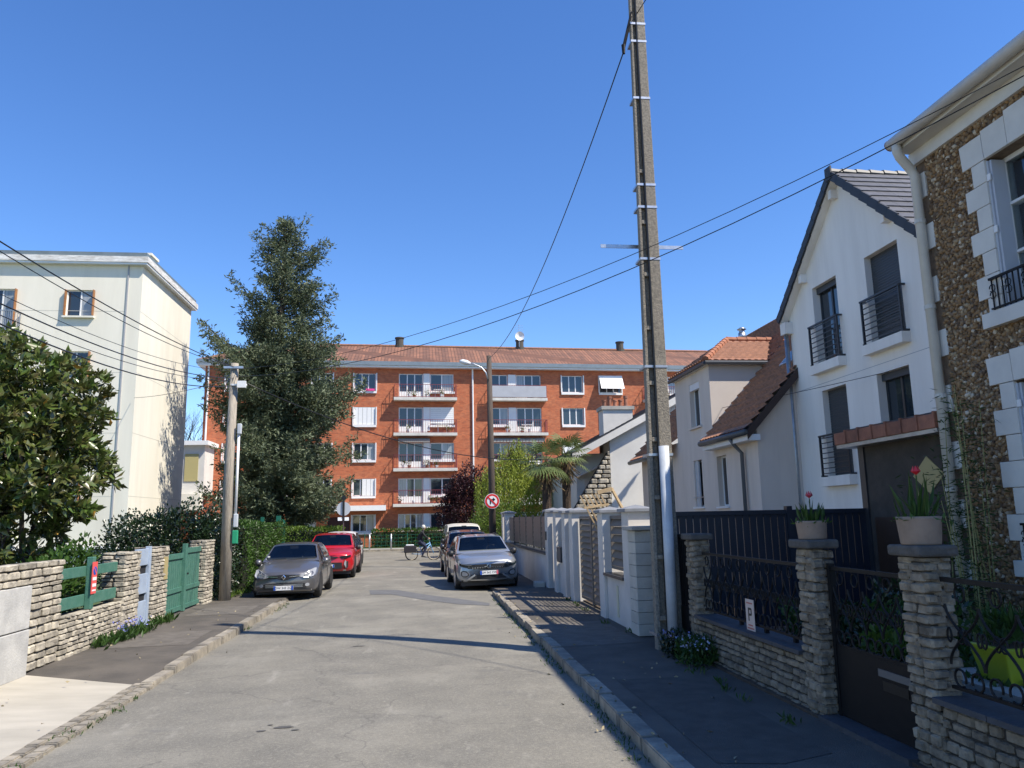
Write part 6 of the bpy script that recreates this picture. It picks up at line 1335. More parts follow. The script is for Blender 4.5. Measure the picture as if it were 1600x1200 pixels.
def bamboo():
    cx, cy = 7.0, 9.2; r = thing('bamboo', 'thin bamboo clump climbing beside the cream downpipe', 'bamboo', (cx, cy, .16)); mb = MB(); P, D = [], []; rr = random.Random(6)
    for k in range(13):
        b = Vector((cx+rr.uniform(-.25, .25), cy+rr.uniform(-.35, .5), .16)); t_ = b+Vector((rr.uniform(-.3, .15), rr.uniform(-.3, .35), rr.uniform(2.0, 3.5))); mb.tube([b, b.lerp(t_, .5), t_], [.011, .009, .004], 5)
        for j in range(120):
            f = rr.uniform(.2, 1); p = b.lerp(t_, f); P.append((p.x+rr.gauss(0, .1), p.y+rr.gauss(0, .12), p.z+rr.gauss(0, .05))); D.append((rr.gauss(0, 1), rr.gauss(0, 1), rr.gauss(-.1, .4)))
    mb.obj('canes', mat('bamboo_cane', (.28, .26, .09), .5), r); leaf_obj('foliage', P, D, RNG.uniform(.07, .15, len(P)), .018, M_BAMB, r)
bamboo()
# ================================================================ CARS
M_CGLASS = mat('car_window', (.012, .02, .024), .05, spec=.8); M_CHROME = mat('chrome', (.75, .76, .78), .15, metal=1); M_TYRE = mat('tyre', (.014, .014, .015), .8); M_RIM = mat('alloy_rim', (.5, .51, .53), .3, metal=.8); M_PLASTIC = mat('dark_plastic', (.018, .018, .02), .5); M_LAMP = mat('headlamp_glass', (.30, .31, .33), .22, spec=.8); M_PLATE = mat('number_plate', (.78, .78, .78), .4); M_TRIM = mat('satin_trim', (.48, .49, .5), .3, metal=.6)
def text_mesh(s, size):
    c = bpy.data.curves.new('txt', 'FONT'); c.body = s; c.size = size; c.align_x = 'CENTER'; c.align_y = 'CENTER'; c.extrude = .001; c.resolution_u = 2
    o = bpy.data.objects.new('txt', c); COL.objects.link(o); dg = bpy.context.evaluated_depsgraph_get(); me = bpy.data.meshes.new_from_object(o.evaluated_get(dg)); bpy.data.objects.remove(o); return me
class Car:
    """nose at y=0 facing -y, length along +y, ground z=0; body shaped by stations"""
    def __init__(s, label, paint, L, W, H, st, cab, wheels, wr, bulge=.30, scr=None, group=None, cat='car', name='parked_car'):
        s.root = thing(name, label, cat, (0, 0, 0), group=group); s.L, s.W, s.H, s.st, s.cab, s.b = L, W, H, st, cab, bulge; s.paint = paint; hw = W/2; s.hw = hw
        ys = [q[0] for q in st]; s.f = lambda y, i: float(np.interp(y, ys, [q[i] for q in st]))
        N = 44; V, Q = [], []; yy = [L*(k/N)**1.0 for k in range(N+1)]; yy = sorted(set(yy+[.03, .07, .13, .2, L-.03, L-.1]))
        m = 0
        for y in yy:
            zb, zs, zt, wf = s.f(y, 1), s.f(y, 2), s.f(y, 3), s.f(y, 4); h = hw*wf; d = zs-zb
            sec = [(0, zb), (h*.80, zb), (h*.93, zb+.03), (h*.975, zb+.16*d), (h, zb+.38*d), (h*.995, zb+.62*d), (h*.975, zb+.84*d), (h*.945, zs-.02), (h*.88, zs+.35*(zt-zs)), (h*.7, zs+.75*(zt-zs)), (h*.4, zt-.005), (0, zt)]
            full = [(-x, z) for x, z in sec[:0:-1]]+sec; full = [(-x, z) for x, z in sec[1:][::-1]]+[sec[0]]+sec[1:]
            ring = sec+[(-x, z) for x, z in sec[1:-1][::-1]]; m = len(ring)
            V += [(x, y+s.curv(x, y), z) for x, z in ring]
        for i in range(len(yy)-1):
            for k in range(m): Q.append((i*m+k, i*m+(k+1) % m, (i+1)*m+(k+1) % m, (i+1)*m+k))
        b = MB(); b.add(V, Q+[tuple(range(m-1, -1, -1)), tuple(range((len(yy)-1)*m, len(yy)*m))]); s.body = b.obj('body', paint, s.root, True)
        e = s.body.modifiers.new('edges', 'EDGE_SPLIT'); e.split_angle = math.radians(50)
        # cabin
        cy = [q[0] for q in cab]; s.cz = lambda y: float(np.interp(y, cy, [q[1] for q in cab])); s.cw = lambda y: float(np.interp(y, cy, [q[2] for q in cab]))
        V, Q = [], []; ya, yb = cy[0], cy[-1]; M_ = 64; n = 0; ye_ = [q[0] for q in cab if q[1] > .93*max(v[1] for v in cab)][-1]
        ss = [0, .25, .5, .75, .86, .94, 1.0, 1.06, 1.2, 1.45, 1.75, 2.0]
        for k in range(M_+1):
            y = ya+(yb-ya)*k/M_
            row = [s.cp(y, q) for q in ss]; row += [(-x, yy_, z) for x, yy_, z in row[:-1][::-1]]; n = len(row); V += row
        for i in range(M_):
            for k in range(n-1):
                ym = ya+(yb-ya)*(i+.5)/M_; qq = ss[min(k, n-2-k)]
                if scr and qq >= 1.06 and (scr[0]+.03 < ym < scr[1]-.02): continue
                Q.append((i*n+k, i*n+k+1, (i+1)*n+k+1, (i+1)*n+k))
        b = MB(); b.add(V, Q+[tuple(range(M_*n, M_*n+n))]); c_ = b.obj('cabin', paint, s.root, True); e = c_.modifiers.new('edges', 'EDGE_SPLIT'); e.split_angle = math.radians(40)
        if scr:
            ym = scr[1]; zf = s.f(ym, 3)+.012; hi = s.hw*.80; b = MB(); b.bx(-hi, hi, scr[0]+.12, cab[-1][0]-.35, zf-.03, zf); b.bx(-hi*.96, hi*.96, scr[0]+.10, scr[0]+.36, zf-.02, zf+.035); b.obj('dashboard', mat('cabin_trim', (.03, .03, .032), .7), s.root)
            for sx in (-1, 1):
                b = MB(); b.hexa([(sx*.36-.22, ym+.42, zf), (sx*.36+.22, ym+.42, zf), (sx*.36+.22, ym+.54, zf), (sx*.36-.22, ym+.54, zf), (sx*.36-.18, ym+.54, zf+.20), (sx*.36+.18, ym+.54, zf+.20), (sx*.36+.18, ym+.62, zf+.20), (sx*.36-.18, ym+.62, zf+.20)]); b.bx(sx*.36-.11, sx*.36+.11, ym+.56, ym+.64, zf+.23, zf+.37); b.obj('seat', mat('seat_cloth', (.06, .06, .065), .8), s.root, bevel=.03)
            b = MB(); b.bx(-.5, .5, ym+1.25, ym+1.4, zf, zf+.16); b.obj('rear_seat', MATS['seat_cloth'], s.root)
            b = MB(); b.tube([(.36+.17*math.cos(a), ym+.12+.05*math.sin(a), zf+.01+.14*math.sin(a)) for a in np.linspace(0, 6.283, 18)], .014, 5); b.obj('steering_wheel', M_PLASTIC, s.root)
            b = MB(); b.bx(-.11, .11, scr[1]-.12, scr[1]-.10, max(q[1] for q in cab)-.17, max(q[1] for q in cab)-.10); b.obj('rear_view_mirror', M_PLASTIC, s.root)
        # wheels
        for wy in wheels:
            for sx in (-1, 1):
                x = sx*(hw-.10); b = MB(); b.lathe([(wr*.62, -.10), (wr*.93, -.10), (wr, -.06), (wr, .06), (wr*.93, .10), (wr*.62, .10)], (x, wy, wr), 26, 'x'); w_ = b.obj('wheel', M_TYRE, s.root, True)
                b = MB(); b.lathe([(wr*.62, -.085), (wr*.66, .085)], (x, wy, wr), 20, 'x'); b.obj('rim_well', M_PLASTIC, w_)
                b = MB(); o = sx*.088
                for k in range(5):
                    a = k*1.2566; c0, s0 = math.cos(a), math.sin(a); b.hexa([(x+o-.008, wy-s0*.03, wr+c0*.03), (x+o+.008, wy-s0*.03, wr+c0*.03), (x+o+.008, wy+s0*.03, wr-c0*.03), (x+o-.008, wy+s0*.03, wr-c0*.03)]+[(x+o+d_, wy+c0*wr*.62+e_*s0*.05, wr+s0*wr*.62-e_*c0*.05) for d_, e_ in ((-.008, -1), (.008, -1), (.008, 1), (-.008, 1))])
                b.lathe([(wr*.60, o-.02), (wr*.66, o), (wr*.60, o+.005*sx), (wr*.56, o)], (x, wy, wr), 24, 'x'); b.lathe([(.05, o-.01), (.05, o+.012*sx)], (x, wy, wr), 10, 'x'); b.obj('rim', M_RIM, w_)
                # dark arch lining
                b = MB(); xa = sx*(hw+.003); P = [(xa, wy+(wr+.055)*math.cos(a), wr+(wr+.055)*math.sin(a)) for a in np.linspace(-.35, math.pi+.35, 22)]
                b.prism(P, (-sx*.16, 0, 0)); b.obj('wheel_arch', M_PLASTIC, s.root)
        b = MB(); b.bx(-hw*.86, hw*.86, .25, L-.25, .16, .32); b.obj('underbody', M_PLASTIC, s.root)
    def curv(s, x, y):
        k = abs(x)/s.hw; fr = max(0, 1-y/.9); re = max(0, 1-(s.L-y)/.9); return s.b*(k**2.6)*fr**1.3-s.b*.6*(k**2.6)*re**1.3
    def cp(s, y, q):        # cabin surface: q 0..1 side glass (belt to roof edge), 1..2 roof edge to centreline
        zs = s.f(y, 2)-.02; zr = max(s.cz(y), zs); wb = s.hw*s.f(y, 4)*.93; wr_ = wb-(zr-zs)*s.cw(y)*1.0; t = (zr-zs)
        if q <= 1: x, z = wb+(wr_-wb)*(q**1.15), zs+t*.93*q
        else:
            f = q-1; x = wr_*(1-f); z = zs+t*(.93+.07*(1-(1-min(1, f*1.6))**2))
        return (x, y+.12*(x/s.hw)**2*(1 if y < s.L*.5 else -.6), z)
    def glass(s, name, y0, y1, q0, q1, both=True, m=None, off=.006, n=8, mm=8, taper=None):
        for sx in ((1, -1) if both else (1,)):
            V, Q = [], []
            for i in range(n+1):
                for j in range(mm+1):
                    y = y0+(y1-y0)*i/n; q = q0+(q1-q0)*j/mm
                    if taper: y = taper(y, (q-q0)/(q1-q0))
                    x, yy, z = s.cp(y, q); V.append((sx*(x+off), yy, z+(off if q > 1 else 0)))
            for i in range(n):
                for j in range(mm): Q.append((i*(mm+1)+j, i*(mm+1)+j+1, (i+1)*(mm+1)+j+1, (i+1)*(mm+1)+j))
            MB().add(V, Q).obj(name, m or M_CGLASS, s.root, True)
    def screen(s, y0, y1, name='windscreen', k=.9):
        n, m = 10, 16; V, Q = [], []
        for i in range(n+1):
            y = y0+(y1-y0)*i/n
            for j in range(m+1):
                f = -1+2*j/m; q = 2-abs(f)*k; 
                x, yy, z = s.cp(y, max(1.0, q)); V.append((math.copysign(x, f) if f else 0, yy-.012, z+.010))
        for i in range(n):
            for j in range(m): Q.append((i*(m+1)+j, i*(m+1)+j+1, (i+1)*(m+1)+j+1, (i+1)*(m+1)+j))
        return MB().add(V, Q).obj(name, MATS['car_glass'], s.root, True)
    def strip(s, name, xs, zlo, zhi, m, out=.012, mirror=True, parent=None):
        """shape on the nose following its curvature: columns xs with zlo/zhi lists"""
        for sx in ((1, -1) if mirror else (1,)):
            b = MB(); n = len(xs); V = []
            for d in (out, -.05):
                for x, a, c in zip(xs, zlo, zhi):
                    for z in (a, c): V.append((sx*x, s.curv(x, 0)+s.lean(z)-d, z))
            Q = []
            for i in range(n-1):
                Q.append((2*i, 2*i+2, 2*i+3, 2*i+1)); o = 2*n
                Q += [(2*i, 2*i+2, o+2*i+2, o+2*i), (2*i+1, 2*i+3, o+2*i+3, o+2*i+1)]
            Q += [(0, 1, 2*n+1, 2*n), (2*n-2, 2*n-1, 4*n-1, 4*n-2)]
            b.add(V, Q).obj(name, m, parent or s.root)
    def lean(s, z):         # nose profile: y of body surface at height z on the centreline
        ys = [q[0] for q in s.st if q[0] < 1.2]; zt = [q[3] for q in s.st if q[0] < 1.2]; zb = [q[1] for q in s.st if q[0] < 1.2]
        if z > zt[0]: return float(np.interp(z, zt, ys))
        if z < zb[0]: return float(np.interp(-z, [-v for v in zb], ys))
        return 0
    def plate(s, txt, z, x=0, w_=.26, red=True):
        y = s.lean(z)-.02; b = MB(); b.bx(x-w_, x+w_, y-.012, y+.01, z-.055, z+.055); p = b.obj('number_plate', M_PLATE, s.root)
        MB().bx(x-w_, x-w_+.05, y-.015, y-.0125, z-.054, z+.054).obj('plate_band', M_SBLUE, p)
        MB().bx(x+w_-.05, x+w_, y-.015, y-.0125, z-.054, z+.054).obj('plate_band', mat('plate_pink', (.6, .12, .16), .5) if red else M_SBLUE, p)
        if not txt: return
        me = text_mesh(txt, .082); o = link('plate_characters', me, M_SBLACK, p); o.matrix_basis = Matrix.Translation((x, y-.0145, z)) @ Matrix.Rotation(math.pi/2, 4, 'X')
    def mirrors(s, y, z, m):
        for sx in (-1, 1):
            x = sx*(s.hw*.93); b = MB(); b.lathe([(.02, 0), (.085, .03), (.10, .09), (.08, .16), (.02, .19)], (x+(0.02 if sx > 0 else -.21), y, z), 12, 'x'); b.obj('door_mirror', m, s.root, True)
    def put(s, x, y, z=0, rz=0, roll=0):
        s.root.location = (x, y, z); s.root.rotation_euler = (0, roll, rz)
def side_glass(c, ya, yb, pillars, q0=.10, q1=.95):
    cuts = [ya]+pillars+[yb]
    for i in range(len(cuts)-1):
        a, b = cuts[i]+.035, cuts[i+1]-.035
        c.glass('side_window', a, b, q0, q1, taper=lambda y, f, a=a, b=b, i=i: y+(.42*f*(1-(y-a)/(b-a)) if i == 0 else 0)-(.28*f*((y-a)/(b-a)) if i == len(cuts)-2 else 0))
    b = MB()
    for sx in (-1, 1):
        for yc in pillars: b.bx(sx*(c.hw-.0)-.004, sx*(c.hw)+.004, yc-.004, yc+.004, .32, c.f(yc, 2)-.05)
    b.obj('door_gap', M_PLASTIC, c.root)
    for sx in (-1, 1):
        for yc in pillars:
            MB().bx(sx*c.hw-.012, sx*c.hw+.018, yc-.25, yc-.06, c.f(yc, 2)-.16, c.f(yc, 2)-.125).obj('door_handle', c.paint, c.root)
P_GREY = mat('grey_car_paint', (.15, .145, .15), .32, metal=.55, coat=.8); P_RED = mat('red_car_paint', (.50, .012, .018), .3, metal=.25, coat=.9); P_SILV = mat('silver_car_paint', (.36, .375, .40), .3, metal=.6, coat=.8); P_BLK = mat('black_car_paint', (.018, .018, .02), .25, coat=.9); P_VAN = mat('cream_van_paint', (.58, .55, .47), .4, coat=.4); P_WHT = mat('white_car_paint', (.7, .7, .7), .35, coat=.6)
def clio():
    c = Car('dark grey hatchback parked half on the left pavement', P_GREY, 4.06, 1.73, 1.45, [(0, .25, .56, .66, .90), (.06, .21, .62, .73, .95), (.25, .19, .70, .80, .985), (.7, .19, .82, .93, 1), (1.1, .19, .90, 1.0, 1), (2.2, .2, .93, 1.0, 1), (3.4, .22, .98, 1.04, .99), (3.95, .28, .95, 1.0, .93), (4.06, .36, .82, .9, .88)], [(.98, .96, .42), (1.25, 1.10, .42), (1.78, 1.41, .40), (2.2, 1.45, .40), (2.9, 1.43, .42), (3.5, 1.30, .45), (3.95, .99, .45)], (.80, 3.28), .31, scr=(1.08, 1.76))
    c.screen(1.08, 1.76); side_glass(c, 1.25, 3.55, [2.2])
    c.strip('headlamp', [.40, .50, .62, .74, .79], [.60, .575, .57, .60, .65], [.64, .69, .75, .80, .79], M_LAMP, .02); c.strip('lamp_inner', [.52, .60, .68], [.60, .595, .61], [.65, .68, .70], M_TRIM, .024)
    c.strip('grille_bar', [-.42, -.2, -.12, 0, .12, .2, .42], [.605, .585, .55, .52, .55, .585, .605], [.645, .645, .66, .665, .66, .645, .645], M_PLASTIC, .014, False)
    c.strip('chrome_strip', [.15, .3, .44], [.60, .607, .618], [.612, .62, .632], M_CHROME, .02)
    b = MB(); yb = -.045; b.add([(0, yb, .67), (.06, yb, .60), (0, yb, .53), (-.06, yb, .60), (0, yb-.01, .64), (.033, yb-.01, .60), (0, yb-.01, .56), (-.033, yb-.01, .60)], [(0, 1, 5, 4), (1, 2, 6, 5), (2, 3, 7, 6), (3, 0, 4, 7)]); b.obj('badge', M_CHROME, c.root)
    c.strip('lower_grille', [-.62, -.5, 0, .5, .62], [.37, .31, .29, .31, .37], [.40, .43, .44, .43, .40], M_PLASTIC, .012, False)
    for z in (.34, .37, .40): c.strip('grille_slat', [-.48, 0, .48], [z]*3, [z+.008]*3, M_TRIM, .016, False)
    c.strip('fog_lamp', [.54, .57, .61, .64], [.365, .345, .345, .365], [.405, .425, .425, .405], M_LAMP, .02); c.strip('splitter', [-.7, 0, .7], [.215, .21, .215], [.255, .25, .255], M_TRIM, .0, False)
    c.plate('DW 343 ZQ', .325, w_=.25, red=False); c.mirrors(1.32, .93, P_GREY)
    mb = MB(); mb.tube([(-.1, 1.02, 1.0), (.45, 1.1, 1.03)], .008, 4).tube([(-.62, 1.08, 1.0), (-.1, 1.07, 1.04)], .008, 4); mb.obj('wiper', M_PLASTIC, c.root)
    MB().bx(-.66, -.60, 1.26, 1.28, 1.06, 1.11).bx(-.70, -.66, 1.2, 1.22, 1.0, 1.04).obj('windscreen_stickers', M_WHITE, c.root); c.put(-3.58, 21.35, .03, .0, -.012)
clio()
def red_suv():
    c = Car('bright red crossover parked behind the grey hatchback', P_RED, 4.5, 1.86, 1.6, [(0, .34, .72, .84, .90), (.06, .27, .80, .90, .95), (.25, .25, .88, .96, .985), (.8, .25, .96, 1.05, 1), (1.15, .25, 1.0, 1.08, 1), (2.4, .26, 1.03, 1.08, 1), (3.8, .28, 1.08, 1.12, .99), (4.4, .34, 1.02, 1.08, .94), (4.5, .44, .9, .98, .9)], [(1.02, 1.06, .36), (1.3, 1.22, .36), (1.85, 1.55, .34), (2.5, 1.60, .34), (3.4, 1.56, .36), (4.0, 1.36, .4), (4.4, 1.1, .4)], (.86, 3.6), .36, .24, scr=(1.14, 1.82))
    c.screen(1.14, 1.82); side_glass(c, 1.35, 4.0, [2.45, 3.3])
    c.strip('grille_bar', [-.62, 0, .62], [.73, .72, .73], [.79, .78, .79], M_PLASTIC, .012, False); c.strip('headlamp', [.5, .66, .82], [.72, .73, .76], [.80, .81, .83], M_CGLASS, .018)
    c.strip('running_light', [.60, .64, .67], [.50, .44, .37], [.56, .66, .60], M_LAMP, .02); c.strip('running_light_bezel', [.64, .70, .74], [.36, .36, .42], [.58, .62, .60], M_PLASTIC, .014)
    c.strip('lower_grille', [-.52, 0, .52], [.36, .33, .36], [.57, .58, .57], M_PLASTIC, .012, False); c.strip('skid_plate', [-.66, 0, .66], [.27, .255, .27], [.33, .31, .33], M_TRIM, .014, False)
    b = MB(); yb = c.lean(.76)-.03; b.add([(0, yb, .81), (.05, yb, .755), (0, yb, .70), (-.05, yb, .755)], [(0, 1, 2, 3)]); b.obj('badge', M_CHROME, c.root); c.plate('', .46, w_=.26, red=False); c.mirrors(1.4, 1.06, M_PLASTIC); c.put(-3.34, 28.7, .025, .0)
red_suv()
def silver_suv():
    c = Car('silver crossover parked on the right beside the slatted wall', P_SILV, 4.24, 1.82, 1.57, [(0, .36, .72, .84, .90), (.06, .28, .78, .90, .95), (.25, .26, .87, .97, .985), (.8, .26, .96, 1.04, 1), (1.15, .26, 1.0, 1.07, 1), (2.4, .26, 1.02, 1.07, 1), (3.6, .28, 1.07, 1.12, .99), (4.15, .34, 1.0, 1.06, .94), (4.24, .46, .9, .98, .9)], [(1.02, 1.05, .38), (1.3, 1.2, .38), (1.82, 1.51, .36), (2.4, 1.57, .36), (3.2, 1.53, .38), (3.75, 1.34, .42), (4.15, 1.08, .42)], (.84, 3.43), .345, .26, scr=(1.14, 1.8))
    c.screen(1.14, 1.8); side_glass(c, 1.32, 3.8, [2.3, 3.1])
    c.strip('grille_bar', [-.60, -.4, 0, .4, .60], [.66, .645, .64, .645, .66], [.76, .765, .765, .765, .76], M_PLASTIC, .012, False); c.strip('headlamp', [.46, .6, .74, .83], [.67, .675, .70, .74], [.765, .775, .79, .81], M_CGLASS, .018); c.strip('lamp_strip', [.5, .62, .78], [.745, .752, .775], [.757, .764, .79], M_LAMP, .024)
    c.strip('chrome_strip', [-.58, 0, .58], [.695, .69, .695], [.708, .703, .708], M_CHROME, .02, False)
    for k in range(6): c.strip('grille_fin', [.1+.07*k, .13+.07*k], [.66, .66], [.68, .68], M_CHROME, .018)
    b = MB(); yb = c.lean(.71)-.03; b.lathe([(.062, 0), (.062, -.012), (.05, -.014)], (0, yb, .71), 20, 'y'); b.obj('badge_disc', M_PLASTIC, c.root)
    b = MB(); yb -= .018; b.tube([(.058*math.cos(a), yb, .71+.058*math.sin(a)) for a in np.linspace(0, 6.283, 20)], .005, 4); b.tube([(-.022, yb, .755), (0, yb, .715), (.022, yb, .755)], .005, 4); b.tube([(-.045, yb, .745), (-.02, yb, .665), (0, yb, .705), (.02, yb, .665), (.045, yb, .745)], .005, 4); b.obj('badge', M_CHROME, c.root)
    c.strip('lower_grille', [-.5, 0, .5], [.36, .35, .36], [.47, .47, .47], M_PLASTIC, .012, False); c.strip('bumper_trim', [.40, .56, .66], [.45, .34, .27], [.50, .40, .32], M_TRIM, .022); c.strip('bumper_trim', [-.52, 0, .52], [.315, .305, .315], [.35, .34, .35], M_TRIM, .02, False)
    c.strip('fog_surround', [.58, .64, .74, .79], [.46, .42, .42, .47], [.52, .58, .60, .56], M_PLASTIC, .014); c.strip('fog_bezel', [.61, .66, .74, .77], [.475, .445, .445, .48], [.51, .555, .575, .54], P_SILV, .018); c.strip('fog_lamp', [.62, .66], [.46, .45], [.53, .545], M_LAMP, .022)
    c.strip('chin', [-.78, -.4, 0, .4, .78], [.285, .275, .27, .275, .285], [.33, .30, .30, .30, .33], M_PLASTIC, .004, False)
    c.plate('GM 562 CW', .53); c.mirrors(1.36, 1.05, M_PLASTIC)
    for sx in (-1, 1): MB().tube([(sx*.56, 2.0, 1.56), (sx*.57, 2.8, 1.575), (sx*.56, 3.5, 1.5)], .018, 6).obj('roof_rail', M_PLASTIC, c.root)
    c.put(1.95, 22.55, .0, .05, -.022)
silver_suv()
def black_suv():
    c = Car('black car parked behind the silver crossover', P_BLK, 4.4, 1.82, 1.62, [(0, .36, .74, .86, .90), (.06, .28, .82, .92, .95), (.25, .26, .9, .98, .985), (.8, .26, .98, 1.06, 1), (1.15, .26, 1.02, 1.09, 1), (2.4, .26, 1.05, 1.1, 1), (3.8, .28, 1.08, 1.12, .99), (4.3, .34, 1.0, 1.06, .94), (4.4, .46, .9, .98, .9)], [(1.0, 1.06, .36), (1.3, 1.24, .36), (1.8, 1.56, .34), (2.4, 1.64, .34), (3.4, 1.6, .36), (4.0, 1.36, .4), (4.3, 1.1, .4)], (.86, 3.5), .35, .24, scr=(1.12, 1.78))
    c.screen(1.12, 1.78); side_glass(c, 1.32, 3.95, [2.35, 3.2]); c.strip('headlamp', [.5, .66, .82], [.70, .71, .74], [.80, .81, .83], M_LAMP, .018); c.strip('grille_bar', [-.5, 0, .5], [.66, .64, .66], [.8, .8, .8], M_PLASTIC, .012, False); c.strip('lower_grille', [-.52, 0, .52], [.36, .33, .36], [.5, .5, .5], M_PLASTIC, .012, False); c.plate('', .57); c.mirrors(1.4, 1.06, P_BLK); c.put(1.80, 27.9, 0, .03, -.01)
black_suv()
def van():
    c = Car('cream van with a dark lower body parked last on the right', P_VAN, 4.4, 1.83, 1.86, [(0, .36, .80, .92, .90), (.06, .28, .88, .98, .95), (.25, .26, .96, 1.06, .985), (.7, .26, 1.04, 1.14, 1), (1.0, .26, 1.06, 1.14, 1), (2.4, .26, 1.08, 1.14, 1), (4.3, .28, 1.08, 1.12, .99), (4.4, .4, 1.0, 1.06, .97)], [(.86, 1.12, .22), (1.1, 1.32, .22), (1.55, 1.76, .2), (2.1, 1.86, .2), (4.1, 1.84, .2), (4.38, 1.7, .22)], (.86, 3.55), .33, .24, scr=(.98, 1.52), cat='van', name='parked_van')
    c.screen(.98, 1.52); side_glass(c, 1.1, 4.2, [2.1, 3.1]); c.strip('headlamp', [.5, .66, .82], [.74, .75, .78], [.86, .88, .9], M_LAMP, .018); c.strip('grille_bar', [-.5, 0, .5], [.5, .48, .5], [.74, .74, .74], M_PLASTIC, .012, False); c.mirrors(1.15, 1.12, M_PLASTIC); c.put(1.95, 33.6, 0, .03)
van()
def white_car():
    c = Car('white car mostly hidden behind the red crossover', P_WHT, 4.2, 1.78, 1.55, [(0, .34, .72, .82, .90), (.06, .27, .80, .88, .95), (.25, .25, .86, .94, .985), (.8, .25, .94, 1.02, 1), (1.15, .25, .98, 1.05, 1), (2.4, .26, 1.0, 1.05, 1), (3.6, .28, 1.04, 1.08, .99), (4.1, .34, .98, 1.04, .94), (4.2, .44, .88, .96, .9)], [(1.0, 1.03, .36), (1.3, 1.2, .36), (1.8, 1.5, .34), (2.4, 1.56, .34), (3.2, 1.52, .36), (3.7, 1.32, .4), (4.1, 1.06, .4)], (.84, 3.4), .34, .24, scr=(1.12, 1.78))
    c.screen(1.12, 1.78); side_glass(c, 1.32, 3.75, [2.3, 3.1]); c.strip('headlamp', [.5, .66, .82], [.68, .69, .72], [.76, .78, .8], M_LAMP, .018); c.mirrors(1.38, 1.03, M_PLASTIC); c.put(-3.66, 34.8, .03, .0)
white_car()
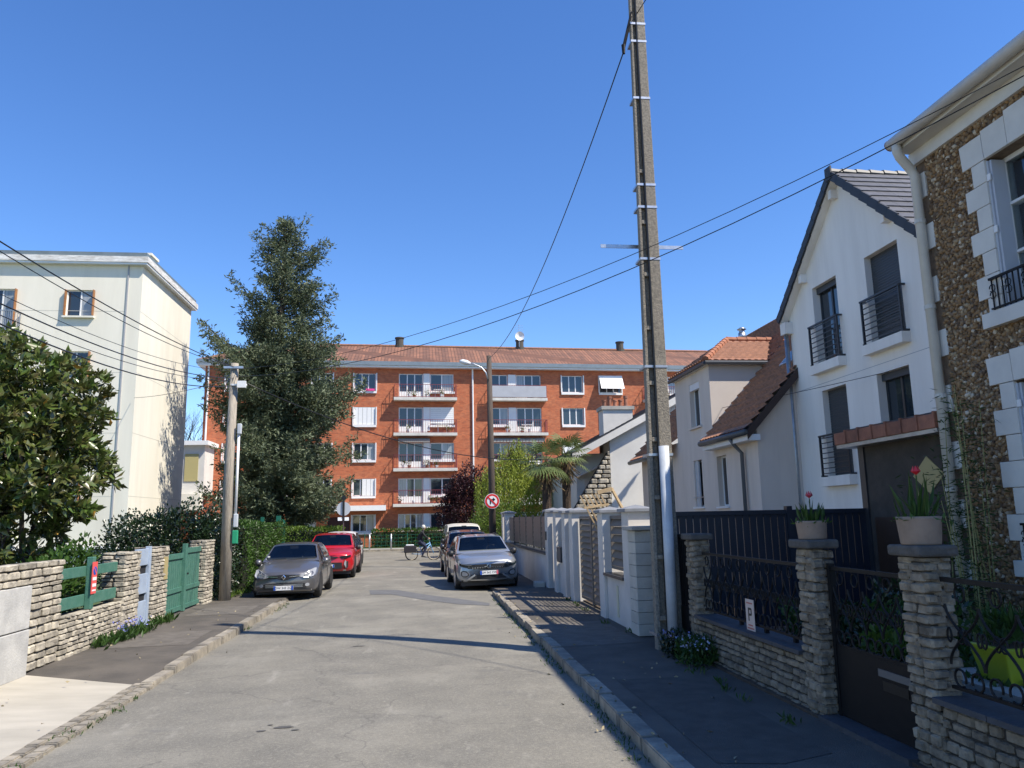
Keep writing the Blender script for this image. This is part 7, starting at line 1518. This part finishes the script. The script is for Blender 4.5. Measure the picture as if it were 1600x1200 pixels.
# ================================================================ CYCLIST
def skin_fig(name, joints, edges, m, parent, sub=2, root=0):
    me = bpy.data.meshes.new(name); me.from_pydata([j[0] for j in joints], edges, []); o = link(name, me, m, parent)
    md = o.modifiers.new('skin', 'SKIN'); md.use_smooth_shade = True
    for i, j in enumerate(joints):
        r = j[1]; me.skin_vertices[0].data[i].radius = (r, r) if not isinstance(r, tuple) else r; me.skin_vertices[0].data[i].use_root = (i == root)
    sb = o.modifiers.new('sub', 'SUBSURF'); sb.levels = sub; sb.render_levels = sub
    return o
def cyclist():
    g0 = on_z(662, 875, 0); X0, Y0 = g0.x, 41.0
    X0 = on_y(662, 870, Y0).x; W_ = lambda x, z, y=0: (X0+x, Y0+y, z)
    b = thing('bicycle', 'light blue bicycle with black rear panniers crossing the junction', 'bicycle', (X0, Y0, 0))
    def wheel(x, R):
        t = MB(); t.tube([W_(x+R*math.cos(a), R+.0+R*math.sin(a)) for a in np.linspace(0, 2*math.pi, 33)], .022, 6, False); w_ = t.obj('wheel', M_BLACK, b, True)
        r_ = MB(); r_.tube([W_(x+(R-.03)*math.cos(a), R+(R-.03)*math.sin(a)) for a in np.linspace(0, 2*math.pi, 33)], .014, 5, False)
        for k in range(10): a = k*.628; r_.tube([W_(x, R), W_(x+(R-.04)*math.cos(a), R+(R-.04)*math.sin(a))], .003, 3)
        r_.obj('rim_and_spokes', mat('tan_rim', (.5, .42, .3), .5), w_)
    wheel(-.62, .32); wheel(.52, .33)
    bl = mat('light_blue_frame', (.16, .36, .62), .35)
    MB().tube([W_(-.62, .32), W_(-.1, .30)], .018, 6).tube([W_(-.1, .30), W_(-.22, .82)], .02, 6).tube([W_(-.1, .30), W_(.33, .78)], .024, 6).tube([W_(-.18, .62), W_(.31, .86)], .022, 6).tube([W_(-.62, .32), W_(-.2, .66)], .014, 6).tube([W_(.30, .92), W_(.40, .62), W_(.52, .33)], .02, 6).obj('frame', bl, b, True)
    MB().tube([W_(.30, .92), W_(.28, 1.04), W_(.2, 1.06, -.22)], .014, 6).tube([W_(.28, 1.04), W_(.2, 1.06, .22)], .014, 6).obj('handlebar', M_STEEL, b); MB().hexa([W_(-.36, .84, -.08), W_(-.1, .86, -.03), W_(-.1, .86, .03), W_(-.36, .84, .08), W_(-.36, .9, -.08), W_(-.1, .9, -.03), W_(-.1, .9, .03), W_(-.36, .9, .08)]).obj('saddle', M_BLACK, b)
    for s in (-1, 1): MB().hexa([W_(-1.0, .38, s*.08), W_(-.40, .40, s*.08), W_(-.40, .40, s*.2), W_(-1.0, .38, s*.2), W_(-1.02, .72, s*.08), W_(-.36, .72, s*.08), W_(-.36, .72, s*.2), W_(-1.02, .72, s*.2)]).obj('pannier', mat('black_fabric', (.02, .018, .022), .8), b, bevel=.03)
    MB().bx(X0-.92, X0-.5, Y0-.14, Y0+.14, .73, .80).obj('parcel', M_WHITE, b, bevel=.03); MB().tube([W_(-.1, .30, -.1), W_(-.08, .16, -.14)], .012, 5).tube([W_(-.1, .30, .1), W_(-.12, .44, .14)], .012, 5).obj('crank', M_STEEL, b)
    p = thing('person', 'cyclist in a dark jacket with pale grey hair riding to the right', 'person', (X0, Y0, 0))
    J = [(W_(-.24, .96), (.15, .16)), (W_(-.20, 1.14), (.135, .15)), (W_(-.10, 1.32), (.14, .17)), (W_(-.05, 1.45), (.085, .09)), (W_(-.02, 1.53), .05),
         (W_(-.06, 1.40, -.18), .062), (W_(.08, 1.20, -.23), .046), (W_(.25, 1.10, -.21), .034),
         (W_(-.06, 1.40, .18), .062), (W_(.08, 1.20, .23), .046), (W_(.25, 1.10, .21), .034)]
    skin_fig('jacket', J, [(0, 1), (1, 2), (2, 3), (3, 4), (2, 5), (5, 6), (6, 7), (2, 8), (8, 9), (9, 10)], mat('dark_jacket', (.012, .012, .016), .8), p)
    Jl = [(W_(-.24, .95), (.14, .15)), (W_(-.16, .90, -.10), .10), (W_(.14, .66, -.11), .075), (W_(-.05, .28, -.13), .045), (W_(-.06, .20, -.13), .036), (W_(-.16, .90, .10), .10), (W_(.16, .76, .11), .075), (W_(-.06, .54, .13), .045), (W_(-.10, .46, .13), .036)]
    skin_fig('trousers', Jl, [(0, 1), (1, 2), (2, 3), (3, 4), (0, 5), (5, 6), (6, 7), (7, 8)], mat('navy_trousers', (.014, .02, .05), .8), p)
    sk = mat('skin', (.50, .30, .21), .6, sub=.1)
    skin_fig('head', [(W_(-.02, 1.50), .05), (W_(.0, 1.56), .055), (W_(.015, 1.62), (.085, .08)), (W_(.01, 1.69), (.09, .078)), (W_(.09, 1.60), .028)], [(0, 1), (1, 2), (2, 3), (2, 4)], sk, p)
    hd = MB(); hd.lathe([(.02, .115), (.07, .10), (.105, .04), (.108, -.02), (.095, -.07)], W_(-.015, 1.68), 14); hd.obj('hair', mat('pale_grey_hair', (.55, .53, .48), .8), p, True)
    for s in (-1, 1):
        h = MB(); c0 = Vector(W_(.27, 1.085, s*.21)); h.tube([c0+Vector((-.03, 0, .02)), c0+Vector((.03, 0, -.005))], [.03, .034], 8)
        for k in range(4): q = c0+Vector((.035, (k-1.5)*.019, -.0)); h.tube([q, q+Vector((.03, 0, -.018)), q+Vector((.012, 0, -.042))], [.0095, .009, .007], 5)
        q = c0+Vector((.0, -s*.035, .0)); h.tube([q, q+Vector((.03, -s*.01, -.01)), q+Vector((.045, 0, -.03))], [.011, .01, .008], 5); h.obj('hand', sk, p, True)
        f = MB(); z = .16 if s < 0 else .42; x = -.03 if s < 0 else -.08; f.hexa([W_(x-.1, z, s*.13-.045), W_(x+.16, z-.02, s*.13-.045), W_(x+.16, z-.02, s*.13+.045), W_(x-.1, z, s*.13+.045), W_(x-.09, z+.09, s*.13-.035), W_(x+.12, z+.04, s*.13-.035), W_(x+.12, z+.04, s*.13+.035), W_(x-.09, z+.09, s*.13+.035)]); f.obj('shoe', M_BLACK, p, bevel=.02)
cyclist()
